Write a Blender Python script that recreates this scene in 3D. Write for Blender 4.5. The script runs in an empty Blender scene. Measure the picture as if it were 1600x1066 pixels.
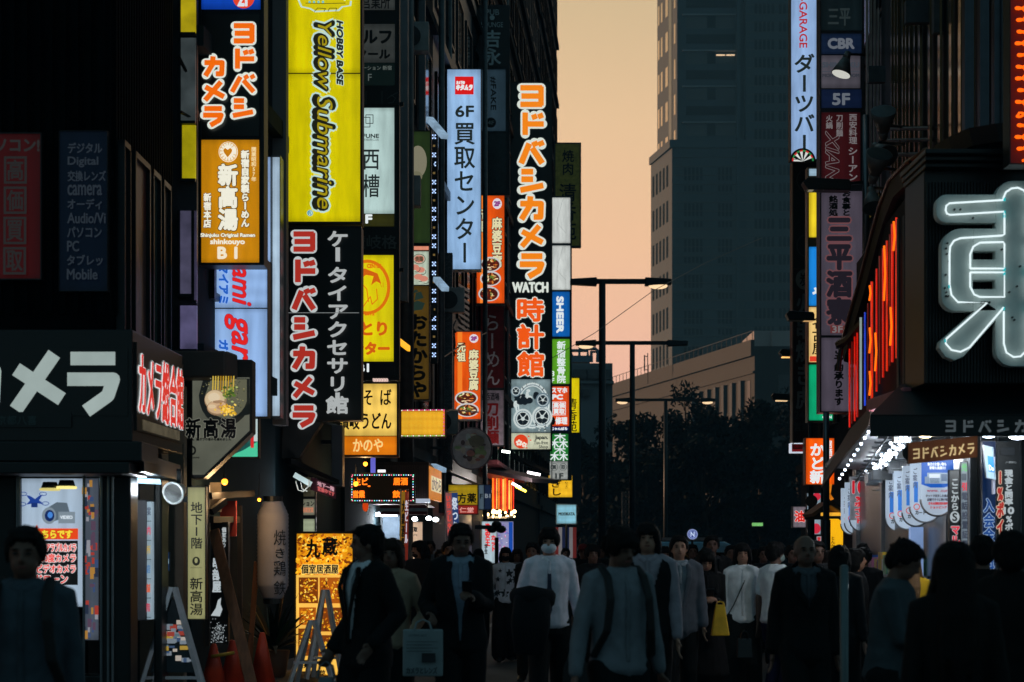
import bpy, math, random
from mathutils import Vector, Matrix, noise
R = math.radians
random.seed(7)
scn = bpy.context.scene
COL = scn.collection
# ---------------------------------------------------------------- camera, sky, sun, exposure
F = 3111.1                      # focal length in photo pixels (70 mm on 36 mm, 1600 px wide)
CX, HY, CAMZ = 800.0, 862.0, 1.6
cam = bpy.data.cameras.new('camera'); camo = bpy.data.objects.new('camera', cam); COL.objects.link(camo)
cam.lens = 70; cam.sensor_width = 36; cam.clip_start = .5; cam.clip_end = 6000
camo.location = (0, 0, CAMZ); camo.rotation_euler = (R(90), 0, 0)
cam.shift_y = (HY - 533) / 1600
cam.dof.use_dof = True; cam.dof.focus_distance = 33; cam.dof.aperture_fstop = 3.8
scn.camera = camo
scn.view_settings.view_transform = 'Standard'; scn.view_settings.look = 'None'
scn.view_settings.exposure = 0; scn.view_settings.gamma = 1
scn.render.engine = 'CYCLES'
cy = scn.cycles
cy.use_denoising = True; cy.denoiser = 'OPENIMAGEDENOISE'; cy.max_bounces = 6; cy.diffuse_bounces = 3; cy.glossy_bounces = 3
cy.transmission_bounces = 2; cy.sample_clamp_indirect = 4; cy.use_light_tree = True
cy.caustics_reflective = False; cy.caustics_refractive = False

def lin(c):
    return tuple((x/255/12.92 if x/255 <= .04045 else ((x/255+.055)/1.055)**2.4) for x in c)

SUN_EL, SUN_AZ = 4.0, -62.0      # degrees; azimuth measured from +Y, negative to the left
w = bpy.data.worlds.new('World'); scn.world = w; w.use_nodes = True
nt = w.node_tree; N = nt.nodes; Lk = nt.links; N.clear()
wo = N.new('ShaderNodeOutputWorld'); bg = N.new('ShaderNodeBackground'); Lk.new(bg.outputs[0], wo.inputs[0])
tc = N.new('ShaderNodeTexCoord'); sp = N.new('ShaderNodeSeparateXYZ'); Lk.new(tc.outputs['Generated'], sp.inputs[0])
def ramp(stops, fac):
    r = N.new('ShaderNodeValToRGB'); e = r.color_ramp.elements
    while len(e) < len(stops): e.new(.5)
    for el, (p, c) in zip(e, stops): el.position = p; el.color = (*lin(c), 1)
    Lk.new(fac, r.inputs[0]); return r.outputs[0]
glow = ramp([(0, (232, 172, 154)), (.085, (238, 182, 158)), (.15, (240, 191, 152)), (.21, (232, 193, 150)),
             (.27, (212, 184, 142)), (.42, (128, 126, 114)), (.65, (56, 86, 94)), (1, (44, 78, 90))], sp.outputs['Z'])
dim = ramp([(0, (86, 108, 114)), (.3, (78, 108, 116)), (1, (56, 88, 98))], sp.outputs['Z'])
dt = N.new('ShaderNodeVectorMath'); dt.operation = 'DOT_PRODUCT'; Lk.new(tc.outputs['Generated'], dt.inputs[0])
dt.inputs[1].default_value = (math.sin(R(-30)), math.cos(R(-30)), 0)
mr = N.new('ShaderNodeMapRange'); mr.interpolation_type = 'SMOOTHSTEP'; mr.inputs[1].default_value = .25; mr.inputs[2].default_value = .86
Lk.new(dt.outputs['Value'], mr.inputs[0])
mx = N.new('ShaderNodeMix'); mx.data_type = 'RGBA'; Lk.new(mr.outputs[0], mx.inputs[0]); Lk.new(dim, mx.inputs[6]); bo = N.new('ShaderNodeVectorMath'); bo.operation = 'SCALE'; bo.inputs['Scale'].default_value = 1.2; Lk.new(glow, bo.inputs[0]); Lk.new(bo.outputs[0], mx.inputs[7])
sky = N.new('ShaderNodeTexSky'); sky.sky_type = 'NISHITA'; sky.sun_disc = False
sky.sun_elevation = R(SUN_EL); sky.sun_rotation = R(SUN_AZ)
ad = N.new('ShaderNodeMix'); ad.data_type = 'RGBA'; ad.blend_type = 'ADD'; ad.inputs[0].default_value = .0012
Lk.new(mx.outputs[2], ad.inputs[6]); Lk.new(sky.outputs[0], ad.inputs[7]); Lk.new(ad.outputs[2], bg.inputs[0])
bg.inputs[1].default_value = 1.0
sl = bpy.data.lights.new('sun', 'SUN'); so = bpy.data.objects.new('sun', sl); COL.objects.link(so)
sl.energy = 3.6; sl.angle = R(.5); sl.color = (1, .58, .34)
so.rotation_euler = Vector((-math.sin(R(SUN_AZ))*math.cos(R(SUN_EL)), -math.cos(R(SUN_AZ))*math.cos(R(SUN_EL)), -math.sin(R(SUN_EL)))).to_track_quat('-Z', 'Y').to_euler()

# ---------------------------------------------------------------- helpers
def P(px, py, Y): return Vector(((px-CX)/F*Y, Y, CAMZ + (HY-py)/F*Y))
def GX(px, Y): return (px-CX)/F*Y
def PZ(py, Y): return CAMZ + (HY-py)/F*Y
def xl(Y): return -4.8 + .0643*Y          # left street wall
_M = {}
def _base(key):
    m = bpy.data.materials.new(key); m.use_nodes = True; _M[key] = m
    return m, m.node_tree.nodes, m.node_tree.links, m.node_tree.nodes['Principled BSDF']
def D(c, rough=.6, metal=0.0, var=.25, sc=6.0, bump=.0, spec=.5, stretch=None):
    """dull material: sRGB base colour with noise variation"""
    key = 'dull_%s_%s_%s_%s_%s_%s_%s_%s' % (c, rough, metal, var, sc, bump, stretch, spec)
    if key in _M: return _M[key]
    m, n, l, b = _base(key); m.name = 'surface'
    t = n.new('ShaderNodeTexCoord'); z = n.new('ShaderNodeTexNoise'); z.inputs['Scale'].default_value = sc; z.inputs['Detail'].default_value = 5
    src = t.outputs['Object']
    if stretch:
        mp = n.new('ShaderNodeMapping'); mp.inputs['Scale'].default_value = stretch; l.new(src, mp.inputs[0]); src = mp.outputs[0]
    l.new(src, z.inputs['Vector'])
    r = n.new('ShaderNodeValToRGB'); L = lin(c)
    r.color_ramp.elements[0].position = .3; r.color_ramp.elements[1].position = .7
    r.color_ramp.elements[0].color = (*[x*(1-var) for x in L], 1); r.color_ramp.elements[1].color = (*[min(1, x*(1+var)) for x in L], 1)
    l.new(z.outputs[0], r.inputs[0]); l.new(r.outputs[0], b.inputs['Base Color'])
    b.inputs['Roughness'].default_value = rough; b.inputs['Metallic'].default_value = metal; b.inputs['Specular IOR Level'].default_value = spec
    if bump:
        bp = n.new('ShaderNodeBump'); bp.inputs['Strength'].default_value = bump; bp.inputs['Distance'].default_value = .02
        l.new(z.outputs[0], bp.inputs['Height']); l.new(bp.outputs[0], b.inputs['Normal'])
    return m
def E(c, k=1.0, var=.1, sc=1.3, light=True):
    """lit thing, or unlit sign, board or cloth with glow put into its colour: sRGB colour it shows, k strength"""
    key = 'lit_%s_%s_%s_%s_%s' % (c, k, var, sc, light)
    if key in _M: return _M[key]
    m, n, l, b = _base(key); m.name = 'lit'
    L = lin(c); b.inputs['Base Color'].default_value = (*[x*.5 for x in L], 1); b.inputs['Roughness'].default_value = .35
    b.inputs['Specular IOR Level'].default_value = .3
    b.inputs['Emission Color'].default_value = (*L, 1); b.inputs['Emission Strength'].default_value = k
    if var:
        t = n.new('ShaderNodeTexCoord'); z = n.new('ShaderNodeTexNoise'); z.inputs['Scale'].default_value = sc; z.inputs['Detail'].default_value = 3
        l.new(t.outputs['Object'], z.inputs['Vector'])
        q = n.new('ShaderNodeMapRange'); q.inputs[1].default_value = .3; q.inputs[2].default_value = .7
        q.inputs[3].default_value = k*(1-var); q.inputs[4].default_value = k*(1+var)
        l.new(z.outputs[0], q.inputs[0]); l.new(q.outputs[0], b.inputs['Emission Strength'])
    if not light: m.cycles.emission_sampling = 'NONE'
    return m
def Et(c, k=1.0): return E(c, k, 0, 1, False)     # lettering and print with glow put into the colour
def TILE(c1, c2, mortar, sc=5.0):
    m, n, l, b = _base('tile_%s_%s' % (c1, sc)); m.name = 'tiles'
    t = n.new('ShaderNodeTexCoord'); sp = n.new('ShaderNodeSeparateXYZ'); l.new(t.outputs['Object'], sp.inputs[0]); ad = n.new('ShaderNodeMath'); l.new(sp.outputs[0], ad.inputs[0]); l.new(sp.outputs[1], ad.inputs[1])
    cb = n.new('ShaderNodeCombineXYZ'); l.new(ad.outputs[0], cb.inputs[0]); l.new(sp.outputs[2], cb.inputs[1]); k = n.new('ShaderNodeTexBrick'); l.new(cb.outputs[0], k.inputs['Vector']); k.inputs['Scale'].default_value = sc
    for q, c in (('Color1', c1), ('Color2', c2), ('Mortar', mortar)): k.inputs[q].default_value = (*lin(c), 1)
    l.new(k.outputs[0], b.inputs['Base Color']); b.inputs['Roughness'].default_value = .45; return m
# a few shared surfaces
BLACK = D((4, 10, 12), .45, 0, .3); FRAME = D((28, 36, 40), .4, .6, .2); STEEL = D((120, 125, 130), .35, .9, .15)
INK = D((14, 18, 22), .5, 0, .1); GREY = D((90, 92, 95), .6)

class G:
    def __init__(s): s.v = []; s.f = []; s.mi = []; s.mats = []; s.c = 0
    def use(s, m):
        if m not in s.mats: s.mats.append(m)
        s.c = s.mats.index(m); return s
    def add(s, vs, fs):
        b = len(s.v); s.v += [tuple(q) for q in vs]; s.f += [tuple(b+i for i in f) for f in fs]; s.mi += [s.c]*len(fs); return s
    def box(s, x0, x1, y0, y1, z0, z1):
        return s.add([(x0,y0,z0),(x1,y0,z0),(x1,y1,z0),(x0,y1,z0),(x0,y0,z1),(x1,y0,z1),(x1,y1,z1),(x0,y1,z1)],
                     [(0,3,2,1),(4,5,6,7),(0,1,5,4),(1,2,6,5),(2,3,7,6),(3,0,4,7)])
    def hexa(s, a, b):      # two quads (lists of 4 points), front and back
        return s.add(list(a)+list(b), [(0,1,2,3),(7,6,5,4),(0,4,5,1),(1,5,6,2),(2,6,7,3),(3,7,4,0)])
    def prism(s, pts, d):
        n = len(pts); pts = [Vector(p) for p in pts]; d = Vector(d)
        return s.add(pts+[p+d for p in pts], [tuple(range(n)), tuple(range(2*n-1, n-1, -1))]+[(i, i+n, (i+1) % n+n, (i+1) % n) for i in range(n)])
    def bar(s, p, q, a, b=None, up=(0, 0, 1)):   # rectangular bar, widths a (sideways) and b (up)
        p, q = Vector(p), Vector(q); b = b or a; d = (q-p).normalized(); u = Vector(up)
        if abs(d.dot(u)) > .98: u = Vector((0, 1, 0))
        x = d.cross(u).normalized()*a/2; y = x.cross(d).normalized()*b/2
        return s.hexa([p-x-y, p+x-y, p+x+y, p-x+y], [q-x-y, q+x-y, q+x+y, q-x+y])
    def cyl(s, p, q, r, r2=None, n=12):
        p, q = Vector(p), Vector(q); r2 = r if r2 is None else r2; d = (q-p).normalized()
        x = d.orthogonal().normalized(); y = d.cross(x)
        cs = [(math.cos(2*math.pi*i/n), math.sin(2*math.pi*i/n)) for i in range(n)]
        return s.add([p+(x*a+y*b)*r for a, b in cs]+[q+(x*a+y*b)*r2 for a, b in cs],
                     [tuple(range(n-1, -1, -1)), tuple(range(n, 2*n))]+[(i, (i+1) % n, (i+1) % n+n, i+n) for i in range(n)])
    def tube(s, pts, r, n=8, closed=False):
        pts = [Vector(p) for p in pts]; m = len(pts); vs = []; fs = []; pn = None
        for i, p in enumerate(pts):
            a = pts[i-1] if (i or closed) else p; b = pts[(i+1) % m] if (i < m-1 or closed) else p
            d = (b-a).normalized()
            x = d.orthogonal().normalized() if pn is None else (pn-d*pn.dot(d)).normalized()
            pn = x; y = d.cross(x); rr = r[i] if isinstance(r, (list, tuple)) else r
            vs += [p+(x*math.cos(2*math.pi*k/n)+y*math.sin(2*math.pi*k/n))*rr for k in range(n)]
        for i in range(m if closed else m-1):
            j = (i+1) % m
            fs += [(i*n+k, i*n+(k+1) % n, j*n+(k+1) % n, j*n+k) for k in range(n)]
        if not closed: fs += [tuple(range(n-1, -1, -1)), tuple(range((m-1)*n, m*n))]
        return s.add(vs, fs)
    def sph(s, c, r, n=10, m=6):
        c = Vector(c); r = (r, r, r) if not isinstance(r, (tuple, list)) else r
        vs = [c+Vector((0, 0, r[2]))]; fs = []
        for i in range(1, m):
            t = math.pi*i/m
            vs += [c+Vector((r[0]*math.sin(t)*math.cos(2*math.pi*k/n), r[1]*math.sin(t)*math.sin(2*math.pi*k/n), r[2]*math.cos(t))) for k in range(n)]
        vs.append(c-Vector((0, 0, r[2]))); e = len(vs)-1
        fs += [(0, 1+k, 1+(k+1) % n) for k in range(n)]
        for i in range(m-2):
            fs += [(1+i*n+k, 1+(i+1)*n+k, 1+(i+1)*n+(k+1) % n, 1+i*n+(k+1) % n) for k in range(n)]
        fs += [(e, 1+(m-2)*n+(k+1) % n, 1+(m-2)*n+k) for k in range(n)]
        return s.add(vs, fs)
    def build(s, name, mat=None, parent=None, smooth=False, bevel=0, top=None):
        rt = parent
        while rt is not None and rt.parent is not None: rt = rt.parent
        o = Vector(rt.location) if rt is not None else Vector((0, 0, 0))
        if rt is None and s.v:
            xs, ys, zs = zip(*s.v); o = Vector(((min(xs)+max(xs))/2, (min(ys)+max(ys))/2, min(zs)))
        me = bpy.data.meshes.new(name); me.from_pydata([tuple(Vector(q)-o) for q in s.v], [], s.f)
        for m in ([mat] if mat else s.mats): me.materials.append(m)
        if not mat: me.polygons.foreach_set('material_index', s.mi)
        if smooth: me.polygons.foreach_set('use_smooth', [True]*len(me.polygons))
        me.update()
        ob = bpy.data.objects.new(name, me); COL.objects.link(ob)
        if parent is not None: ob.parent = parent
        else: ob.location = o
        if bevel:
            b = ob.modifiers.new('bevel', 'BEVEL'); b.width = bevel; b.segments = 2; b.limit_method = 'ANGLE'
        return ob
def tag(o, label=None, cat=None, group=None, kind=None):
    if label: o['label'] = label
    if cat: o['category'] = cat
    if group: o['group'] = group
    if kind: o['kind'] = kind
    return o
def root(name, label, cat, loc, group=None):
    o = bpy.data.objects.new(name, None); COL.objects.link(o); o.location = loc; o.empty_display_size = .2
    return tag(o, label, cat, group)
def copy_tree(o, parent=None):
    c = o.copy(); COL.objects.link(c); c.parent = parent
    for ch in list(o.children): copy_tree(ch, c)
    return c

# ---- lettering: glyph meshes from the built-in font
_T = {}
def tmesh(s):
    if s in _T: return _T[s]
    cu = bpy.data.curves.new('t', 'FONT'); cu.body = s; cu.resolution_u = 3
    ob = bpy.data.objects.new('t', cu); me = ob.to_mesh()
    r = ([(a.co.x, a.co.y) for a in me.vertices], [tuple(p.vertices) for p in me.polygons])
    ob.to_mesh_clear(); bpy.data.objects.remove(ob); bpy.data.curves.remove(cu)
    _T[s] = r; return r
class Pan:
    def __init__(s, A, B, Dn, x0, y0, x1, y1):
        s.A, s.U, s.V = Vector(A), (Vector(B)-Vector(A))/(x1-x0), (Vector(Dn)-Vector(A))/(y1-y0)
        s.x0, s.y0, s.x1, s.y1 = x0, y0, x1, y1
        s.n = s.V.cross(s.U).normalized()
    def p(s, x, y, o=0): return s.A + s.U*(x-s.x0) + s.V*(y-s.y0) + s.n*o
def front(x0, y0, x1, y1, Y): return Pan(P(x0, y0, Y), P(x1, y0, Y), P(x0, y1, Y), x0, y0, x1, y1)
def ring8(r, n=8): return [(r*math.cos(2*math.pi*i/n), r*math.sin(2*math.pi*i/n)) for i in range(n)]
class Art:
    """flat artwork on a panel: text, bars, discs, each call one layer further out"""
    def __init__(s, pan, o=.014): s.pan = pan; s.g = G(); s.o = o
    def layer(s): s.o += .0025
    def put(s, pts, faces, dx=0, dy=0):
        s.o += .0002
        s.g.add([s.pan.p(x+dx, y+dy, s.o) for x, y in pts], faces)
    def dil(s, pts, faces, mat, r):
        s.layer(); s.g.use(mat)
        for dx, dy in ([(0, 0)] + (ring8(r) if r else [])): s.put(pts, faces, dx, dy)
    def T(s, t, x0, y0, x1, y1, mat, r=0, out=None, ro=0, d='h', sh=0):
        pts, fs = [], []
        if d == 'v':
            h = (y1-y0)/len(t)
            for i, ch in enumerate(t):
                if ch == ' ': continue
                v, f = tmesh(ch)
                if ch in 'ー-—': v = [(.5+(b-.38), .38-(a-.5)) for a, b in v]
                elif ch.isascii():
                    w = max(a for a, b in v)+min(a for a, b in v); v = [(a+.5-w/2, b*1.05) for a, b in v]
                b0 = len(pts)
                pts += [(x0+a*(x1-x0), y0+i*h+(.88-b)*h) for a, b in v]; fs += [tuple(b0+k for k in q) for q in f]
        else:
            v, f = tmesh(t); v = [(a+b*sh, b) for a, b in v]
            ax, bx = min(a for a, b in v), max(a for a, b in v); ay, by = min(b for a, b in v), max(b for a, b in v)
            nn = [((a-ax)/(bx-ax), (b-ay)/(by-ay)) for a, b in v]
            pts = [(x0+a*(x1-x0), y1-b*(y1-y0)) for a, b in nn] if d == 'h' else [(x0+b*(x1-x0), y0+a*(y1-y0)) for a, b in nn]
            fs = f
        if out: s.dil(pts, fs, out, ro)
        s.dil(pts, fs, mat, r)
    def poly(s, pts, mat): s.layer(); s.g.use(mat); s.put(pts, [tuple(range(len(pts)))])
    def rect(s, x0, y0, x1, y1, mat): s.poly([(x0, y1), (x1, y1), (x1, y0), (x0, y0)], mat)
    def disc(s, cx, cy, rx, ry, mat, n=24, ring=0, a0=0, a1=360):
        s.layer(); s.g.use(mat); A = [R(a0+(a1-a0)*i/n) for i in range(n+1)]
        o = [(cx+rx*math.cos(a), cy+ry*math.sin(a)) for a in A]
        if ring:
            k = [(cx+(rx-ring)*math.cos(a), cy+(ry-ring)*math.sin(a)) for a in A]
            s.put(o+k, [(i, i+1, n+2+i, n+1+i) for i in range(n)])
        else: s.put(o[:-1] if a1-a0 == 360 else o+[(cx, cy)], [tuple(range(n if a1-a0 == 360 else n+2))])
    def strokes(s, ss, x0, y0, x1, y1, w, mat, out=None, ro=0, rnd=False):
        """ss polylines on a 100 grid, w stroke width on that grid"""
        sx, sy = (x1-x0)/100, (y1-y0)/100
        def draw(m, hw, ext, rd):
            s.layer(); s.g.use(m)
            for pl in ss:
                q = [(x0+a*sx, y0+b*sy) for a, b in pl]
                for i, (a, b) in enumerate(zip(q, q[1:])):
                    dx, dy = b[0]-a[0], b[1]-a[1]; L = math.hypot(dx, dy) or 1; dx /= L; dy /= L
                    e0 = ext if i == 0 else 0; e1 = ext if i == len(q)-2 else 0
                    A = (a[0]-dx*e0, a[1]-dy*e0); B = (b[0]+dx*e1, b[1]+dy*e1)
                    s.put([(A[0]-dy*hw, A[1]+dx*hw), (A[0]+dy*hw, A[1]-dx*hw), (B[0]+dy*hw, B[1]-dx*hw), (B[0]-dy*hw, B[1]+dx*hw)], [(0, 1, 2, 3)])
                for i, c in enumerate(q):
                    if rd or 0 < i < len(q)-1:
                        s.put([(c[0]+u, c[1]+v) for u, v in ring8(hw, 12)], [tuple(range(12))])
        W = w*min(abs(sx), abs(sy))/2
        if out: draw(out, W+ro, W*.25, True)
        draw(mat, W, W*.45, rnd)
    def done(s, name, parent): return s.g.build(name, None, parent) if s.g.v else None
KANA = {'ヨ': [[(10,13),(86,13)],[(86,13),(86,87)],[(14,50),(86,50)],[(10,87),(86,87)]],
        'ド': [[(24,6),(24,96)],[(24,52),(92,52)],[(58,14),(62,26)],[(82,10),(86,22)]],
        'バ': [[(38,20),(10,92)],[(54,38),(88,92)],[(60,12),(64,22)],[(84,10),(88,20)]],
        'シ': [[(14,13),(50,13)],[(14,45),(50,45)],[(10,90),(90,72)]],
        'カ': [[(10,32),(86,32),(84,88),(62,88)],[(44,6),(42,40),(12,94)]],
        'メ': [[(76,8),(14,92)],[(16,32),(88,76)]],
        'ラ': [[(14,13),(86,13)],[(8,46),(88,46),(78,72),(42,94)]]}
def kana(art, t, boxes, w, mat, out=None, ro=0):
    for ch, (x0, y0, x1, y1) in zip(t, boxes): art.strokes(KANA[ch], x0, y0, x1, y1, w, mat, out, ro)

_LB = {}
def lightbox(mat, asp):
    """backlit panel: light falls off towards the edges, tubes show faintly, the acrylic is a little grimy"""
    if mat.name.split('.')[0] != 'lit': return mat
    tall = asp < 1; n_t = 2 if min(asp, 1/asp) < .5 else 3; key = (mat.name, tall, n_t)
    if key in _LB: return _LB[key]
    m = mat.copy(); m.name = 'lightbox'; _LB[key] = m; n, l = m.node_tree.nodes, m.node_tree.links; b = n['Principled BSDF']; inp = b.inputs['Emission Strength']
    def mth(op, a, c=None, d=None):
        q = n.new('ShaderNodeMath'); q.operation = op
        for i, v in enumerate((a, c, d)):
            if v is None: continue
            if isinstance(v, (int, float)): q.inputs[i].default_value = v
            else: l.new(v, q.inputs[i])
        return q.outputs[0]
    src = inp.links[0].from_socket if inp.links else inp.default_value
    t = n.new('ShaderNodeTexCoord'); sp = n.new('ShaderNodeSeparateXYZ'); l.new(t.outputs['Generated'], sp.inputs[0]); X, Z = sp.outputs['X'], sp.outputs['Z']
    def edge(v, w_):
        d = mth('MINIMUM', v, mth('SUBTRACT', 1, v)); q = n.new('ShaderNodeMapRange'); q.interpolation_type = 'SMOOTHSTEP'; q.inputs[2].default_value = w_; q.inputs[3].default_value = .74; q.inputs[4].default_value = 1; l.new(d, q.inputs[0]); return q.outputs[0]
    f = mth('MULTIPLY', edge(X, .2 if tall else .06), edge(Z, .05 if tall else .2))
    f = mth('MULTIPLY', f, mth('ADD', .97, mth('MULTIPLY', mth('COSINE', mth('MULTIPLY', mth('SUBTRACT', X if tall else Z, .5), 6.283*n_t)), .07)))
    z = n.new('ShaderNodeTexNoise'); z.inputs['Scale'].default_value = 3.5; z.inputs['Detail'].default_value = 6; mp = n.new('ShaderNodeMapping'); mp.inputs['Scale'].default_value = (3, 3, .5); l.new(t.outputs['Object'], mp.inputs[0]); l.new(mp.outputs[0], z.inputs['Vector'])
    q = n.new('ShaderNodeMapRange'); q.inputs[1].default_value = .35; q.inputs[2].default_value = .62; q.inputs[3].default_value = .86; q.inputs[4].default_value = 1.06; l.new(z.outputs[0], q.inputs[0])
    l.new(mth('MULTIPLY', mth('MULTIPLY', f, q.outputs[0]), src), inp)
    return m
class Sign:
    """a sign: root Empty > casing, bracket, panel (> lettering)"""
    def __init__(s, name, label, x0, y0, x1, y1, Y=None, th=.28, fw=3, case=None, pan=None, cat='sign', group=None, arm=None, lip=.03):
        s.pan = pan or front(x0, y0, x1, y1, Y); p = s.pan.p
        s.r = root(name, label, cat, p((x0+x1)/2, y1+fw, -th/2), group)
        X0, Y0, X1, Y1 = x0-fw, y0-fw, x1+fw, y1+fw
        g = G(); g.hexa([p(X0, Y1), p(X1, Y1), p(X1, Y0), p(X0, Y0)], [p(X0, Y1, -th), p(X1, Y1, -th), p(X1, Y0, -th), p(X0, Y0, -th)])
        if fw > 0:
            for a, b, c, d in ((X0, Y0, X1, y0), (X0, y1, X1, Y1), (X0, y0, x0, y1), (x1, y0, X1, y1)):
                g.hexa([p(a, d, lip), p(c, d, lip), p(c, b, lip), p(a, b, lip)], [p(a, d, .001), p(c, d, .001), p(c, b, .001), p(a, b, .001)])
        s.case = g.build('casing', case or FRAME, s.r)
        if arm:     # (side px to reach to, y positions)
            for yy in arm[1]:
                b = G(); e = X0 if arm[0] < X0 else X1
                b.bar(p(e, yy, -th/2), p(arm[0], yy, -th/2), .06, .06); b.build('bracket', FRAME, s.r)
    def face(s, x0, y0, x1, y1, mat, name='panel'):
        p = s.pan.p; g = G()
        g.hexa([p(x0, y1, .012), p(x1, y1, .012), p(x1, y0, .012), p(x0, y0, .012)], [p(x0, y1, .002), p(x1, y1, .002), p(x1, y0, .002), p(x0, y0, .002)])
        s.cur = g.build(name, lightbox(mat, abs(x1-x0)/abs(y1-y0)), s.r); return Art(s.pan)
    def end(s, art, name='lettering'): return art.done(name, s.cur)
def bowl(a, cx, cy, rx, ry, seed, rim, broth, bits):
    rd = random.Random(seed)
    a.disc(cx, cy, rx, ry, rim); a.disc(cx, cy+ry*.04, rx*.86, ry*.82, broth)
    for i in range(26):
        t = rd.random()*6.28; k = math.sqrt(rd.random())*.68
        x, y = cx+rx*k*math.cos(t), cy+ry*k*math.sin(t); an = rd.random()*3.14; l, w = rx*rd.uniform(.1, .3), rx*rd.uniform(.03, .09)
        c, sn = math.cos(an), math.sin(an)
        a.poly([(x+l*c*u-w*sn*v, y+(l*sn*u+w*c*v)*ry/rx) for u, v in ((-1, 0), (-.6, -.8), (.5, -1), (1, .1), (.5, 1), (-.5, .9))], rd.choice(bits))
# ================================================================ setting: ground, buildings, trees, tower
asphalt = D((36, 46, 50), .75, 0, .3, 3, .3); pave = D((84, 82, 80), .8, 0, .25, 5, .2); paint = D((120, 124, 124), .7, 0, .2, 8)
g = G(); g.add([(-1500, -60, 0), (1500, -60, 0), (1500, 3000, 0), (-1500, 3000, 0)], [(0, 1, 2, 3)])
tag(g.build('ground', D((50, 52, 54), .9, 0, .2, .5)), kind='structure')
def street_poly(a0, a1, Y0, Y1, z): return [(a0+.0643*Y0, Y0, z), (a1+.0643*Y0, Y0, z), (a1+.0643*Y1, Y1, z), (a0+.0643*Y1, Y1, z)]
g = G(); g.add(street_poly(-4.0, 3.2, 15, 118, .006), [(0, 1, 2, 3)]); tag(g.build('street', asphalt), kind='structure')
g = G(); g.add([(-60, -20, .004), (60, -20, .004), (60, 15, .004), (-60, 15, .004)], [(0, 1, 2, 3)]); tag(g.build('cross_road', asphalt), kind='structure')
g = G(); g.add([(-90, 119, .005), (120, 119, .005), (120, 136, .005), (-90, 136, .005)], [(0, 1, 2, 3)]); tag(g.build('far_road', asphalt), kind='structure')
for a0, a1, Y1 in ((-6.5, -4.0, 118), (3.2, 6.5, 60)):
    g = G(); q = street_poly(a0, a1, 17, Y1, .1); g.prism(q, (0, 0, -.09)); tag(g.build('pavement', pave), kind='structure')
g = G()
for Y in (33, 44): g.add([(-1.9+.0643*Y, Y, .011), (2.0+.0643*Y, Y, .011), (2.0+.0643*Y, Y+.45, .011), (-1.9+.0643*Y, Y+.45, .011)], [(0, 1, 2, 3)])
g.add(street_poly(-3.3, -3.15, 20, 110, .011), [(0, 1, 2, 3)]); g.add(street_poly(2.5, 2.65, 26, 110, .011), [(0, 1, 2, 3)])
tag(g.build('road_marking', paint), kind='structure')

def facade_building(name, label, Y0, Y1, setb, H, mat, depth=12, floor=3.4, glass=None, trim=None, side=-1):
    """street building: body, string courses, pilasters, and a window per bay and storey on its street face"""
    f = (lambda Y: xl(Y)+setb) if side < 0 else (lambda Y: 4.0+.0643*Y+setb)
    xo = -depth if side < 0 else depth
    r = root(name, label, 'building', (f(Y0)+xo/2, (Y0+Y1)/2, 0))
    g = G(); g.prism([(f(Y0), Y0, 0), (f(Y0)+xo, Y0, 0), (f(Y0)+xo, Y1, 0), (f(Y1), Y1, 0)], (0, 0, H)); g.build('wall', mat, r)
    n = max(1, int((Y1-Y0)/2.6)); k = int((H-4)/floor); s = -side
    for j in range(k+1):
        t = G(); z = 3.6+j*floor; t.hexa([(f(Y0)-.04*side*-1, Y0-.05, z), (f(Y0)+.14*s, Y0-.05, z), (f(Y0)+.14*s, Y0-.05, z+.22), (f(Y0)-.04*s, Y0-.05, z+.22)],
                                [(f(Y1)-.04*s, Y1, z), (f(Y1)+.14*s, Y1, z), (f(Y1)+.14*s, Y1, z+.22), (f(Y1)-.04*s, Y1, z+.22)])
        t.build('string_course', trim or mat, r)
    proto = None
    for j in range(min(k, 9)):
        for i in range(n):
            ya = Y0+(Y1-Y0)*(i+.18)/n; yb = Y0+(Y1-Y0)*(i+.82)/n; z0 = 4.5+j*floor; z1 = z0+1.7
            if proto is None or proto.get('n') != i:
                b = G(); b.use(trim or FRAME)
                for (a, c, e, h) in ((ya, yb, z0-.08, z0), (ya, yb, z1, z1+.08), (ya, ya+.08, z0, z1), (yb-.08, yb, z0, z1)):
                    b.hexa([(f(a)-.02*s, a, e), (f(a)+.06*s, a, e), (f(a)+.06*s, a, h), (f(a)-.02*s, a, h)], [(f(c)-.02*s, c, e), (f(c)+.06*s, c, e), (f(c)+.06*s, c, h), (f(c)-.02*s, c, h)])
                b.use(glass or D((14, 22, 28), .12, 0, .1))
                b.add([(f(ya)+.02*s, ya, z0), (f(yb)+.02*s, yb, z0), (f(yb)+.02*s, yb, z1), (f(ya)+.02*s, ya, z1)], [(0, 1, 2, 3)])
                p = b.build('window', None, r); proto = {'n': i, 'o': p, 'j': j}
                protos[(name, label, i)] = (p, j)
    for (nm, lb, i), (p, j0) in list(protos.items()):
        if lb == label:
            for j in range(min(k, 9)):
                if j != j0:
                    c = p.copy(); COL.objects.link(c); c.parent = r; c.location = (0, 0, (j-j0)*floor)
    return r
protos = {}
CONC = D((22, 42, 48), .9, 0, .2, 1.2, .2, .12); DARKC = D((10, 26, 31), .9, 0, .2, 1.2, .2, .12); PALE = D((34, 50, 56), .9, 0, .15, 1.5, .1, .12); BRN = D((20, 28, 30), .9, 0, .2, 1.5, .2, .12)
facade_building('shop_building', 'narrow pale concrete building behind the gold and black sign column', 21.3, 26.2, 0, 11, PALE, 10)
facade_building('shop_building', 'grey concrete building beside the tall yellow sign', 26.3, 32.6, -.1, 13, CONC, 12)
facade_building('shop_building', 'dark building behind the white tenant sign with two large characters', 32.7, 40, -.05, 15, DARKC, 12)
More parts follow.
